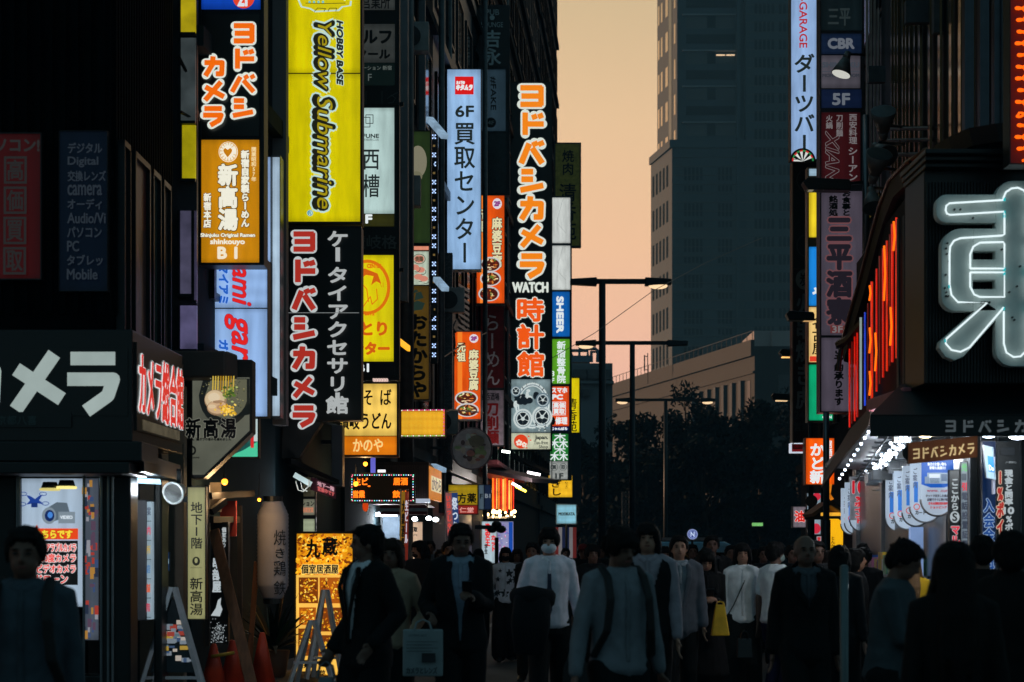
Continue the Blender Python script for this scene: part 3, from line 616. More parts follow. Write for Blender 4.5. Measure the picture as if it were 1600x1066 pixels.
for i in range(150):
    t, k = rd.random()*6.28, rd.random()**.5; x, y = 354+31*k*math.cos(t), 619+32*k*math.sin(t)
    if y < 594: continue
    a.poly([(x-1.2, y), (x, y+1), (x+1.4, y), (x, y-1)], Et(rd.choice(((120, 118, 96), (70, 70, 52), (150, 140, 90), (100, 96, 60), (60, 64, 50)))))
for i in range(9): a.poly([(340+i*4, 624-rd.uniform(0, 4)), (342+i*4, 624), (343+i*4, 593), (341+i*4, 593)], Et(rd.choice(((190, 150, 40), (200, 170, 70), (160, 120, 30)))))
for cx_, cy_, rx_, ry_, c_ in ((346, 630, 17, 16, (150, 122, 92)), (345, 629, 15, 14, (202, 178, 142)), (350, 642, 17, 12, (140, 112, 84)), (349, 641, 15, 10, (196, 164, 128)), (344, 626, 9, 7, (216, 196, 164)), (355, 641, 7, 4, (176, 138, 104)), (341, 640, 6, 3, (214, 188, 152)), (350, 633, 8, 2.4, (160, 126, 96))): a.disc(cx_, cy_, rx_, ry_, Et(c_), n=20)
for i in range(70): x, y = rd.gauss(366, 6), rd.gauss(645, 4.5); a.o -= .0022; a.disc(x, y, 1.7, 1.5, Et(rd.choice(((214, 170, 40), (232, 190, 70), (180, 130, 26), (240, 206, 100)))), n=7)
a.layer()
for i in range(40): x, y = rd.gauss(368, 6), rd.gauss(619, 5.5); q = rd.uniform(1, 3); a.o -= .0022; a.disc(x, y, q, q*.8, Et(rd.choice(((84, 110, 40), (130, 140, 60), (60, 84, 34), (170, 180, 110)))), n=8)
a.layer()
for i, ch in enumerate('新高湯'): a.T(ch, 302+i*27, 658, 326+i*27, 690, INK, r=1.0, d='v', out=Et((120, 120, 108)), ro=1.8)
a.T('醤油、鶏ガラの旨みを極めました', 306, 689, 372, 693, INK, r=.2); a.disc(313, 708, 6, 7, INK, ring=2.6); a.T('SHINKOUYO', 305, 718, 324, 720, INK, r=.2)
a.done('picture', s_panel)
g = G(); g.box(GX(250, 20.6), GX(352, 20.6), 20.6, 21.4, PZ(590, 20.6), PZ(548, 20.6)); g.hexa([P(352, 590, 20.6), P(371, 592, 20.9), P(371, 555, 20.9), P(352, 548, 20.6)], [P(352, 590, 21.4), P(371, 592, 21.4), P(371, 555, 21.4), P(352, 548, 21.4)])
tag(g.build('canopy_box', D((84, 72, 68), .6, .1, .2, 3), bevel=.02), 'brown metal canopy box above the noodle bowl sign', 'canopy')
s = Sign('menu_screen', 'small bright green and red picture sign behind the bowl sign', 356, 655, 403, 714, 22.6, th=.12, fw=2); a = s.face(356, 655, 403, 714, E((30, 90, 86), .8, .4, 6)); a.poly([(356, 714), (403, 714), (403, 690), (380, 704)], Et((70, 190, 150))); a.rect(392, 668, 397, 700, Et((200, 40, 44))); a.rect(397, 655, 403, 690, Et((180, 200, 200))); s.end(a)
# --- yellow sign and black lettered sign
s = Sign('yellow_sign', 'tall bright yellow lit sign with rotated black script', 449, -80, 563, 347, 27, th=.34, fw=3, case=D((24, 26, 26), .5), arm=(425, (60, 240)))
YB = Et((28, 28, 18)); YO = Et((186, 214, 206)); YEL = E((214, 198, 0), 1.0, .06, .9); YH = Et((160, 142, 14))
a = s.face(449, -80, 563, 114, YEL)
ob = [(465, 0), (470, 12), (484, 15), (492, 20), (530, 18), (536, 12), (549, 10), (550, 2), (540, 2), (538, -14), (520, -24), (490, -22), (474, -12)]
a.poly(ob[::-1], YO); a.poly([(507+(x-507)*.93, 0+(y-0)*.88) for x, y in ob][::-1], Et((206, 190, 10)))
for x in (484, 491, 498, 505): a.disc(x, 4, 2, 2.2, Et((120, 190, 190)), n=8)
a.strokes([[(0, 0), (40, 6), (100, 0)], [(22, 100), (30, 60), (50, 66), (46, 100)], [(56, 100), (60, 62), (78, 62), (76, 100)]], 478, 6, 540, 19, 7, YB)
s.end(a)
a = s.face(449, 116, 563, 347, YEL); p_ = s.cur
a.T('Yellow', 492, 34, 521, 142, YB, r=2.6, d='r', sh=.25, out=YO, ro=5.6); a.T('Yellow', 497, 36, 518, 141, YH, r=.1, d='r', sh=.25)
a.T('Submarine', 490, 150, 523, 328, YB, r=2.6, d='r', sh=.25, out=YO, ro=5.6); a.T('Submarine', 496, 152, 520, 327, YH, r=.1, d='r', sh=.25)
a.T('HOBBY BASE', 527, 34, 536, 134, YB, r=.8, d='r', sh=.2, out=YO, ro=1.8)
a.disc(485, 334, 5, 5, YO); a.disc(485, 334, 4.4, 4.4, Et((90, 150, 160)), ring=1); a.T('R', 482.5, 331.5, 487, 336.5, Et((90, 150, 160)), r=.3); s.end(a)
s = Sign('black_sign', 'black two-column sign with red and grey lettering under the yellow sign', 444, 356, 563, 655, 27, th=.34, fw=2, case=D((12, 14, 15), .4))
a = s.face(444, 356, 563, 655, D((7, 11, 13), .35)); RD2 = Et((166, 44, 34)); WG = Et((184, 190, 190)); GR2 = Et((168, 172, 172))
ys = [(362, 394), (406, 441), (450, 485), (496, 531), (542, 577), (590, 622), (634, 667)]
kana(a, 'ヨドバシカメラ', [(457, y0, 494, y1) for y0, y1 in ys], 26, RD2, WG, 2.6)
for i, ch in enumerate('ケータイアクセサリー'):
    if ch == 'ー': a.rect(525, 388+(i-1)*28.3, 532, 410+(i-1)*28.3, GR2)
    else: a.T(ch, 511, 361+i*28.3, 546, 388+i*28.3, GR2, r=1.0, d='v')
a.T('館', 510, 620, 547, 648, GR2, r=1.1, d='v'); a.rect(446, 490, 562, 491, Et((120, 124, 124))); s.end(a)
g = G(); g.prism([P(x, y, 27.05) for x, y in ((442, 655), (503, 660), (466, 716), (440, 716))], (0, .3, 0)); g.build('lower_fin', D((5, 6, 7), .7), s.r)
# --- tenant column behind the yellow sign
s = Sign('tenant_column', 'column of stacked tenant signs behind the tall yellow sign', 545, -40, 622, 592, 33, th=.3, fw=2, case=D((20, 24, 24), .5), arm=(630, (160, 420)))
DG = E((74, 78, 76), .45, .15); a = s.face(545, -40, 617, 16, DG); a.T('営業所', 566, -8, 609, 14, INK, r=.3); s.end(a)
a = s.face(545, 38, 617, 98, DG); a.T('ゴルフ', 545, 46, 611, 68, INK, r=1.2); a.T('スクール', 540, 78, 609, 92, INK, r=.9); s.end(a)
a = s.face(545, 99, 617, 134, E((18, 32, 30), .5, .3)); a.T('ステーション 新宿', 552, 103, 612, 110, Et((96, 104, 100))); a.T('2 F', 562, 116, 581, 127, Et((80, 88, 86))); s.end(a)
a = s.face(545, 140, 622, 164, D((18, 22, 22), .5)); a.strokes([[(0, 0), (0, 100)], [(50, 0), (50, 100)], [(78, 40), (90, 20), (100, 10)], [(66, 60), (80, 30), (92, 55), (84, 90), (70, 92)]], 572, 143, 622, 163, 6, D((80, 84, 84), .6)); s.end(a)
a = s.face(545, 169, 616, 334, E((182, 208, 204), .95, .12)); IK = Et((30, 38, 38)); a.strokes([[(0, 20), (70, 20), (70, 100), (0, 100)], [(30, 0), (100, 0), (100, 70), (30, 70), (30, 0)]], 567, 180, 583, 199, 7, IK)
a.T('MITAFUNE', 543, 210, 592, 216, IK, r=.3); a.T('西新宿 新宿西口店', 550, 217, 592, 221, IK); a.T('西', 566, 231, 594, 267, IK, d='v', r=.3); a.T('槽', 566, 272, 594, 310, IK, d='v', r=.3); s.end(a)
a = s.face(545, 335, 616, 354, E((58, 58, 22), .6, .2)); a.T('3F', 559, 336, 581, 349, W_, r=.9); s.end(a)
a = s.face(545, 362, 622, 390, D((24, 28, 29), .5)); a.T('讃岐格', 548, 368, 620, 389, D((96, 104, 104), .6), r=.3); s.end(a)
a = s.face(545, 399, 615, 565, E((222, 206, 12), .98, .06)); OB = Et((214, 108, 14)); RB = Et((204, 92, 16))
a.disc(574, 449, 36, 43, OB, n=36, ring=5); a.T('CENTER', 574, 413, 596, 419, OB, r=.4); a.T('2012', 570, 489, 585, 493, OB, r=.4)
a.poly([(560, 424), (570, 420), (590, 428), (596, 444), (588, 440), (580, 446), (584, 432), (572, 430), (564, 436)], RB); a.strokes([[(0, 0), (40, 30), (50, 80)], [(20, 100), (60, 60), (70, 90), (100, 70), (95, 30)]], 562, 440, 590, 480, 5, OB); a.strokes([[(0, 0), (30, 60)], [(60, 0), (60, 60)]], 594, 442, 602, 454, 8, OB)
a.T('とり', 566, 504, 604, 524, RB, r=1.2); a.T('ンター', 552, 536, 608, 554, RB, r=1.3); s.end(a)
a = s.face(545, 567, 617, 588, D((12, 14, 16), .4)); a.T('B1', 560, 569, 576, 581, W_, r=.8); s.end(a)
# --- warm noodle sign
s = Sign('noodle_sign', 'warm yellow and orange lit noodle shop sign with black characters', 532, 600, 620, 711, 30.5, th=.3, fw=3, case=D((30, 26, 20), .5), arm=(500, (620, 690)))
a = s.face(532, 600, 620, 681, E((250, 206, 96), 1.0, .1, 1.2)); a.T('そ', 567, 607, 584, 635, INK, d='v', r=.4); a.T('ば', 593, 607, 612, 635, INK, d='v', r=.4); a.T('讃岐うどん', 530, 645, 611, 671, INK, r=.6); s.end(a)
a = s.face(532, 682, 620, 711, E((226, 122, 14), 1.0, .1)); a.T('かのや', 552, 686, 598, 706, Et((244, 206, 130)), r=.5); s.end(a)
g = G()
for i in range(6): g.box(GX(583+i*4, 30.5), GX(586+i*4, 30.5), 30.4, 30.6, PZ(596, 30.5), PZ(592, 30.5))
tag(g.build('lamp_strip', E((220, 190, 180), .9, 0)), 'row of small pale lamps on top of the warm noodle sign', 'lamp')
s = Sign('led_panel', 'yellow dot matrix lamp panel with coloured bulb border', 627, 641, 695, 682, 34, th=.2, fw=2, case=D((120, 80, 60), .6))
a = s.face(627, 641, 695, 682, E((226, 160, 30), .95, .1)); 
for i in range(33):
    for j in range(17): a.o -= .0027; a.disc(629+i*2, 645+j*2, .6, .6, Et((255, 214, 70)), n=4)
a.layer(); cc = (Et((240, 60, 150)), Et((120, 220, 120)), Et((250, 250, 250)), Et((250, 110, 60)))
for i in range(23): a.disc(628+i*3, 641.5, 1.1, 1.1, cc[0 if i % 3 else 2], n=6); a.disc(628+i*3, 681.5, 1.1, 1.1, cc[1 if i % 3 else 2], n=6)
for i in range(13): a.disc(694, 643+i*3, 1.3, 1.3, cc[3 if i % 2 else 0], n=6)
s.end(a, 'lamp_dots')
# --- green sign, dumpling sign, brown vertical sign
s = Sign('green_sign', 'unlit dark green sign with two pale circles beside the starry lamp strip', 636, 206, 672, 380, 41, th=.3, fw=2, case=D((52, 54, 52), .5)); a = s.face(636, 206, 672, 380, E((40, 58, 28), .75, .2, .8)); a.disc(653, 253, 14, 25, Et((122, 118, 98))); a.disc(651, 276, 9, 8, Et((108, 106, 84))); s.end(a)  # sign is off; a dim glow is put into its colours
s = Sign('dumpling_sign', 'small pale sign with pink food drawings under the green sign', 641, 385, 670, 446, 41, th=.25, fw=1, case=D((60, 58, 54), .5)); a = s.face(641, 385, 670, 391, E((236, 150, 120), .9)); s.end(a); a = s.face(641, 393, 670, 446, E((186, 200, 180), .9, .1)); PK = Et((206, 130, 110)); BR = Et((90, 70, 50))
a.disc(655, 405, 10, 8, BR, ring=1); a.disc(655, 405, 8, 6, PK); a.T('焼鶏', 649, 401, 661, 409, BR, r=.3)
for x, y in ((657, 422), (648, 418), (654, 433), (662, 436)): a.disc(x, y, 7, 4.5, PK, n=14); a.disc(x+3, y+3, 6, 5, Et((70, 80, 70)), n=14, ring=1, a0=-30, a1=120)
s.end(a)
s = Sign('brown_sign', 'dim ochre vertical sign with black brush letters and small figure', 634, 447, 670, 624, 40, th=.3, fw=1.5, case=D((46, 40, 30), .5)); a = s.face(634, 447, 670, 624, E((96, 72, 24), .62, .2)); a.T('おたからや', 638, 490, 668, 622, INK, r=1.4, d='v')
for q in ([(640, 476), (652, 470), (664, 474), (660, 484), (646, 486)], [(648, 470), (650, 458), (658, 456), (662, 466)], [(642, 460), (650, 452), (654, 456)]): a.poly(q[::-1], Et((30, 46, 40)))
s.end(a)
s = Sign('price_sign', 'dim red striped small sign behind the ochre vertical sign', 618, 505, 634, 600, 42, th=.15, fw=1, case=BRN); a = s.face(618, 505, 634, 600, E((96, 62, 30), .5, .2)); a.T('高価買取', 621, 506, 632, 570, Et((150, 40, 30)), d='v', r=.6); s.end(a)
g = G(); g.bar(P(622, 532, 36), P(639, 545, 37), .05, .1); tag(g.build('wall_lamp', E((250, 176, 30), 1.2, 0)), 'short glowing yellow lamp slanting beside the ochre sign', 'lamp')
# --- starry LED strip and bright bar lamps
s = Sign('lamp_strip', 'black vertical strip with blue-white star lamps left of the pale blue sign', 673, 214, 683, 567, 46, th=.2, fw=1, case=BLACK, cat='lamp strip'); a = s.face(673, 214, 683, 567, BLACK); WL = E((176, 206, 255), 1.6, 0, 1, False); YL = Et((110, 90, 50))
for i in range(25):
    y = 228-14+i*14.2; 
    if i % 3 == 1:
        a.rect(676.5, y-1.6, 680, y+1.6, YL); continue
    for dx, dy in ((-2, -2.4), (2, -2.4), (0, 0), (-2, 2.4), (2, 2.4)): a.o -= .0027; a.disc(678.2+dx, y+dy, 1.25, 1.25, WL, n=6)
a.layer(); s.end(a, 'lamp_dots')
BAR = E((150, 180, 206), .7, .3, 4)
for nm, q in (('slanting white bar lamp above the starry lamp strip', ((671, 186), (695, 214))), ('slanting white bar lamp low beside the starry lamp strip', ((682, 436), (696, 452))), ('white bar lamp on the corrugated box by the dot screen', ((676, 728), (692, 735)))):
    g = G(); g.bar(P(*q[0], 45.5), P(*q[1], 44.5), .16, .1); tag(g.build('bar_lamp', BAR), nm, 'lamp')
# --- pale blue vertical sign
s = Sign('blue_white_sign', 'tall pale blue lit sign with red square logo and black characters', 699, 109, 751, 421, 50, th=.45, fw=1, case=D((110, 124, 140), .5), arm=(690, (150, 380)))
a = s.face(699, 109, 751, 421, E((152, 190, 232), .98, .12, .8)); a.rect(711, 120, 740, 148, Et((216, 24, 24))); a.T('カメラの', 713, 127, 726, 132, W_, r=.4, sh=.2); a.T('キタムラ', 713, 133, 738, 141, W_, r=.8, sh=.2)
a.T('6F', 712, 166, 740, 183, IK, r=.7); a.T('買取センター', 709, 190, 743, 414, IK, r=.6, d='v'); s.end(a)
# --- stacked column behind it
s = Sign('pub_column', 'dark stacked tenant column behind the pale blue sign, topped by a pub panel', 747, 10, 795, 304, 60, th=.35, fw=1.5, case=D((46, 54, 60), .5))
U = D((214, 226, 230), .6); a = s.face(748, 10, 795, 105, D((20, 26, 30), .4)); a.T('PUB', 759, 15, 780, 24, U); a.disc(769, 28, 4, 4, U, n=10); a.T('LOUNGE', 752, 35, 786, 43, U); a.T('吉永', 756, 47, 783, 103, U, r=.7, d='v'); s.end(a)
a = s.face(752, 109, 790, 205, E((52, 74, 88), .42, .1)); a.T('#FAKE', 766, 120, 775, 172, D((30, 40, 46), .5), r=.3, d='r'); a.disc(767, 192, 8, 8, INK); a.T('4F', 762, 189, 772, 195, U); s.end(a)
a = s.face(752, 209, 790, 302, D((44, 58, 64), .4)); a.T('3F', 758, 213, 776, 219, D((60, 72, 78), .6)); a.T('夢茶屋', 756, 236, 780, 296, D((56, 68, 74), .6), d='v'); s.end(a)
RIM = Et((196, 196, 196)); BRO = Et((80, 26, 16)); BITS = [Et(c) for c in ((210, 120, 50), (230, 190, 120), (150, 40, 20), (90, 130, 50), (240, 220, 180), (60, 24, 16))]
OF = E((232, 84, 14), .98, .18, 1.5); BK = Et((26, 18, 14)); IV = Et((224, 214, 170))
def mapo(s, x0, y0, x1, y1, left, bowls):
    a = s.face(x0, y0, x1, y1, OF); w_, h = x1-x0, y1-y0
    a.rect(x0+w_*.12, y0, x0+w_*.3, y1, Et((244, 128, 40))); a.disc(x0+w_*.74, y0+h*.075, w_*.17, h*.05, Et((220, 214, 220))); a.T('2F', x0+w_*.64, y0+h*.055, x0+w_*.84, y0+h*.095, Et((140, 60, 130)), r=.8)
    a.T('元祖', x0+w_*left, y0+h*.12, x0+w_*(left+.33), y0+h*.34, IV, r=.7, d='v', out=BK, ro=1.6); a.T('麻婆豆腐', x0+w_*.55, y0+h*.2, x0+w_*.92, y0+h*.67, IV, r=.7, d='v', out=BK, ro=1.6)
    for i, (u, v, k) in enumerate(bowls): bowl(a, x0+w_*u, y0+h*v, w_*.38*k, h*.07*k, i+5, RIM, BRO, BITS)
    s.end(a, 'picture')
s = Sign('food_sign', 'orange lit food sign with three bowls behind the pale blue sign', 745, 306, 788, 474, 59, th=.35, fw=1.5, case=D((44, 44, 46), .5)); mapo(s, 745, 306, 788, 474, .02, ((.5, .64, 1), (.5, .775, 1), (.44, .92, 1)))
s = Sign('food_sign', 'orange lit food sign with two bowls in a white frame', 710, 519, 751, 655, 51, th=.35, fw=2, case=D((176, 196, 204), .5), arm=(700, (560, 640))); mapo(s, 710, 519, 751, 655, .1, ((.46, .76, 1.15), (.5, .9, 1.15)))
s = Sign('dark_red_sign', 'unlit dark red sign with faint brush letters beside the long black sign', 743, 479, 787, 696, 61, th=.35, fw=1.5, case=D((56, 52, 54), .5))
a = s.face(743, 479, 787, 606, D((128, 26, 32), .5)); a.T('らーめん', 756, 490, 782, 604, D((236, 220, 226), .6), r=.3, d='v'); s.end(a)
a = s.face(743, 610, 787, 696, D((214, 190, 206), .6)); a.T('立呑酒場', 752, 614, 780, 626, D((60, 50, 60), .5), r=.2); RR = D((190, 30, 30), .5); a.T('刀削麺', 757, 628, 780, 694, RR, r=.8, d='v'); s.end(a)
# round unlit food sign
r = root('round_sign', 'unlit round sign with a faded bowl picture under the orange food sign', 'sign', P(737, 737, 46)); g = G(); g.cyl(P(737, 701, 46), P(737, 701, 46)+Vector((0, .25, 0)), 32/F*46, n=40); g.build('casing', D((90, 84, 84), .5), r)
g = G(); cc_ = P(737, 701, 46); g.tube([cc_+Vector((.475*math.cos(t*.157), -.01, .51*math.sin(t*.157)*.93)) for t in range(40)], .018, 6, True); g.build('rim', D((150, 120, 120), .4), r)
a = Art(front(700, 660, 775, 740, 46), .02); a.disc(737, 701, 30, 32, D((220, 200, 196), .4)); rd = random.Random(9); col = [D(c, .4) for c in ((250, 216, 190), (226, 140, 120), (180, 196, 130), (250, 244, 226), (120, 90, 86))]
for i in range(36):
    t, k = rd.random()*6.28, rd.random()**.5*22; a.disc(737+k*math.cos(t), 701+k*math.sin(t), rd.uniform(3, 8), rd.uniform(2, 6), rd.choice(col), n=9)
a.disc(745, 690, 12, 9, D((150, 136, 110), .4)); a.done('picture', r)
g = G(); g.bar(P(700, 700, 46.2), P(672, 700, 46.2), .06); g.build('bracket', FRAME, r)
# --- long black sign with orange lettering
s = Sign('long_black_sign', 'very tall black sign with orange lettering and a watch picture', 799, 130, 861, 702, 75, th=.6, fw=2, case=D((30, 34, 36), .5), arm=(788, (200, 450, 640)))
a = s.face(799, 130, 861, 591, D((5, 8, 9), .3)); OG = Et((244, 132, 22))
ys = [(133, 168), (176, 211), (219, 257), (264, 301), (307, 344), (352, 387), (396, 434)]
kana(a, 'ヨドバシカメラ', [(811, y0, 851, y1) for y0, y1 in ys], 25, OG, CRM, 2.9)
a.T('WATCH', 801, 442, 856, 457, CRM, r=1.0); O2 = Et((240, 88, 20))
for ch, y0, y1 in (('時', 467, 502), ('計', 508, 545), ('館', 551, 588)): a.T(ch, 809, y0, 849, y1, O2, r=1.5, out=CRM, ro=3.2)
s.end(a)
a = s.face(799, 593, 860, 676, E((128, 148, 152), .8, .4, 2.2)); L1, L2, L3 = Et((196, 206, 204)), Et((20, 28, 34)), Et((104, 124, 136))
a.disc(832, 634, 27, 36, L1, n=36, ring=6); a.disc(832, 634, 24, 33, L3, n=36, ring=1.2)
for k in range(12): t = R(200+k*16); a.strokes([[(0, 0), (100, 100)]], 832+22*math.cos(t), 634+32*math.sin(t), 832+26.5*math.cos(t), 634+37*math.sin(t), 40, L2)
rd = random.Random(11)
for i in range(26): a.disc(rd.gauss(820, 9), rd.gauss(622, 9), rd.uniform(2, 6), rd.uniform(2, 6), L2 if rd.random() < .72 else L1, n=10)
for x, y, q, m_ in ((817, 655, 15, L1), (847, 652, 16, L1), (848, 626, 11, L3), (806, 612, 8, L3)):
    a.disc(x, y, q, q*1.05, m_, n=26); a.disc(x, y, q*.8, q*.84, L3 if m_ == L1 else L1, n=26, ring=1); a.disc(x, y, q*.6, q*.66, L2, n=22)
    for k in range(5): t = R(k*72+20); a.strokes([[(0, 0), (100, 100)]], x, y, x+q*.62*math.cos(t), y+q*.62*math.sin(t), 26, L1)
    a.disc(x, y, q*.2, q*.2, L1, n=10)
for i in range(24): a.disc(rd.uniform(836, 858), rd.uniform(662, 674), 1.2, 1.2, rd.choice((L1, L2, L3)), n=6)
s.end(a, 'picture')
a = s.face(799, 677, 860, 702, E((206, 208, 180), .95, .08)); RO = Et((222, 64, 28)); a.disc(814, 690, 11, 11, RO)
for cx_, cy_, q in ((811, 692, 4.2), (819, 695, 3.4)):
    for k in range(5): t = R(90+k*72); a.disc(cx_+q*.75*math.cos(t), cy_-q*.75*math.sin(t), q*.5, q*.5, Et((236, 226, 210)), n=8)
for x, y in ((826, 682), (829, 688), (823, 700)): a.disc(x, y, 1.6, 1, RO, n=6)
a.T('Japan.', 836, 681, 856, 688, IK, r=.35); a.T('Tax-free', 834, 689, 856, 694.5, IK, r=.1); a.T('Shop', 842, 696, 856, 702, IK, r=.1); s.end(a)
# --- tenant column right of it
s = Sign('tenant_column', 'lit column of stacked white, blue, green and orange tenant panels', 863, 308, 892, 749, 92, th=.5, fw=1.5, case=D((70, 74, 76), .5), arm=(850, (360, 600)))
for y0, y1 in ((309, 380), (384, 453)): a = s.face(863, y0, 891, y1, E((196, 200, 196), 1.1, .12, .6)); a.strokes([[(60, 0), (20, 55), (80, 80)]], 865, y0+2, 889, y1-2, 2, Et((150, 154, 152))); s.end(a)
a = s.face(862, 456, 890, 526, E((16, 96, 178), .95, .15)); a.T('SHEER', 870, 464, 880, 520, W_, r=.9, d='r'); s.end(a)
a = s.face(862, 530, 890, 600, E((92, 164, 34), .98, .1)); a.T('新宿整骨院', 870, 533, 884, 599, W_, r=.4, d='v'); a.T('3', 862, 580, 866, 588, W_, r=.3); a.T('F', 862, 591, 866, 598, W_, r=.3); s.end(a)
a = s.face(861, 604, 889, 666, E((228, 76, 24), .98, .08)); a.T('スマホ', 862, 606, 886, 614, W_, r=.5); a.T('PC', 863, 617, 879, 624, W_, r=.7); a.rect(863, 628, 884, 649, W_); a.rect(864, 629, 883, 648, Et((228, 80, 28))); a.T('高価', 865, 629.5, 882, 637.5, W_, r=.4); a.T('買取', 865, 639, 882, 647, W_, r=.4); a.poly([(861, 664), (866, 664), (868, 658), (866, 652), (861, 652)], INK); a.T('修理', 868, 652, 886, 663, W_, r=.5); s.end(a)
a = s.face(861, 667, 888, 673, E((24, 30, 100), .9)); a.T('じゃんぱら', 862, 668, 886, 672, W_, r=.4); s.end(a)
a = s.face(860, 678, 888, 720, E((34, 124, 48), .95, .1)); TR = [[(50, 0), (50, 100)], [(5, 26), (95, 26)], [(50, 30), (4, 86)], [(50, 30), (96, 86)]]
for x0, y0, x1, y1 in ((866, 678, 884, 689), (860, 688, 873, 700), (874, 688, 887, 700), (866, 699, 884, 709), (860, 708, 873, 720), (874, 708, 887, 720)): a.strokes(TR, x0, y0, x1, y1, 16, W_)
s.end(a)
a = s.face(859, 721, 887, 749, E((160, 164, 160), .9, .12))
for x, t in ((866, '買'), (880, '取')): a.disc(x, 730, 5.6, 6, IK, ring=.6); a.T(t, x-3, 727, x+3, 733.5, IK, r=.2); a.strokes([[(0, 0), (100, 100)]], x-5, 735, x-6.5, 738, 20, IK)
a.T('1F', 868, 740, 880, 748, IK, r=.5); s.end(a)
s = Sign('yellow_meat_sign', 'tall unlit ochre sign with faint characters against the sunset sky', 868, 225, 906, 384, 105, th=.5, fw=2, case=D((50, 52, 50), .5)); a = s.face(868, 225, 906, 384, D((200, 172, 80), .6)); a.T('焼肉', 878, 234, 897, 274, INK, r=.4, d='v'); a.T('清香苑', 873, 286, 901, 376, INK, r=.4, d='v'); s.end(a)
s = Sign('yellow_lit_sign', 'lit lemon yellow sign with black brush characters behind tenant column', 870, 591, 905, 676, 105, th=.5, fw=2, case=D((20, 22, 20), .5)); a = s.face(870, 591, 905, 676, E((232, 208, 10), 1, .08)); a.T('焼肉', 880, 590, 892, 616, INK, r=.3, d='v'); a.T('清香苑', 884, 622, 902, 675, INK, r=.2, d='v'); s.end(a)
s = Sign('orange_yellow_sign', 'small amber lit sign with black script above the pale blue square', 857, 743, 894, 777, 95, th=.35, fw=1, case=D((40, 34, 20), .5)); a = s.face(857, 743, 894, 777, E((248, 190, 38), 1, .1)); a.T('ぎし', 860, 750, 878, 775, INK, r=.4, d='v'); a.T('うなぎ', 882, 746, 888, 764, INK, d='v'); s.end(a)
s = Sign('square_sign', 'pale blue square lit sign with small black word on a post', 870, 789, 900, 818, 62, th=.2, fw=1.5, case=D((110, 140, 150), .4)); a = s.face(870, 789, 900, 818, E((128, 186, 206), .95, .2, 2)); a.T('MOOKATA', 873, 801, 898, 805.5, IK, r=.35); s.end(a); g = G(); g.cyl(P(885, 820, 62), (GX(885, 62), 62, .1), .04); g.build('post', FRAME, s.r)
g = G(); g.box(GX(872, 98), GX(908, 98), 98, 99, PZ(790, 98), PZ(678, 98)); tag(g.build('sign_backing', D((50, 62, 70), .6)), 'plain grey board behind the amber sign at the end of the left buildings', 'board')
# ================================================================ right side
def xr(Y, b=4.0): return b + .0643*Y
W2 = D((150, 152, 156), .5); LAV = E((92, 84, 98), .62, .12, .8)
# --- darts sign and the dark grill sign below it
s = Sign('darts_sign', 'pale blue lit vertical sign with black characters and a dartboard', 1236, -70, 1277, 249, 45, th=.35, fw=1, case=D((120, 116, 110), .4), arm=(1290, (60, 200)))
a = s.face(1236, -70, 1277, 249, E((150, 182, 226), .95, .1, .8)); a.T('CLUB-GARAGE', 1249, -48, 1261, 75, Et((176, 30, 36)), r=.3, d='r'); a.T('ダーツバー', 1240, 84, 1273, 240, IK, r=.8, d='v')
a.disc(1254, 252, 20, 20, INK, a0=180, a1=360)
for i in range(10): a.disc(1254, 253, 15, 16, (Et((210, 214, 210)), INK)[i % 2], n=3, a0=182+i*17.6, a1=182+(i+1)*17.6); a.o -= .002
a.layer()
for i in range(10): a.disc(1254, 253, 17, 18, (Et((190, 40, 40)), Et((40, 130, 70)))[i % 2], n=3, ring=2.5, a0=182+i*17.6, a1=182+(i+1)*17.6); a.o -= .002
s.end(a)
s = Sign('grill_sign', 'tall dark charcoal grill sign with dim brush lettering under the darts sign', 1240, 255, 1278, 700, 46, th=.4, fw=2, case=D((96, 74, 54), .4, .5))
a = s.face(1240, 255, 1278, 420, D((22, 22, 22), .5)); DM = D((60, 56, 54), .5)
for y in (282, 384): a.disc(1260, y, 16, 18, DM, ring=2)
s.end(a); a = s.face(1240, 421, 1278, 700, D((40, 16, 14), .5)); a.disc(1257, 437, 14, 16, D((120, 120, 112), .5)); a.T('炭', 1249, 426, 1266, 448, INK, d='v', r=.5)
a.T('火串焼き虎', 1243, 458, 1268, 640, D((110, 112, 112), .5), r=.9, d='v'); a.T('24', 1241, 642, 1256, 655, DM, r=.6); a.T('営業', 1241, 660, 1264, 674, DM, r=.5); s.end(a)
# --- narrow bright column
s = Sign('narrow_column', 'narrow glowing column with yellow, blue, cream and green panels', 1263, 263, 1302, 658, 40, th=.3, fw=1.5, case=D((150, 130, 100), .35, .6))
for y0, y1, c in ((264, 275, (150, 180, 200)), (299, 371, (236, 206, 40)), (386, 478, (30, 138, 226)), (480, 566, (248, 206, 130)), (570, 657, (14, 166, 112))):
    a = s.face(1264, y0, 1301, y1, E(c, .98, .12, 2))
    if y0 == 386: a.T('や', 1270, 448, 1290, 470, W_, r=1)
    if y0 == 480: a.T('名古屋', 1268, 494, 1292, 555, INK, d='v', r=.3); a.rect(1265, 557, 1278, 565, Et((220, 60, 40)))
    if y0 == 570: a.T('OPEN', 1285, 650, 1299, 654, W_, r=.3)
    s.end(a)
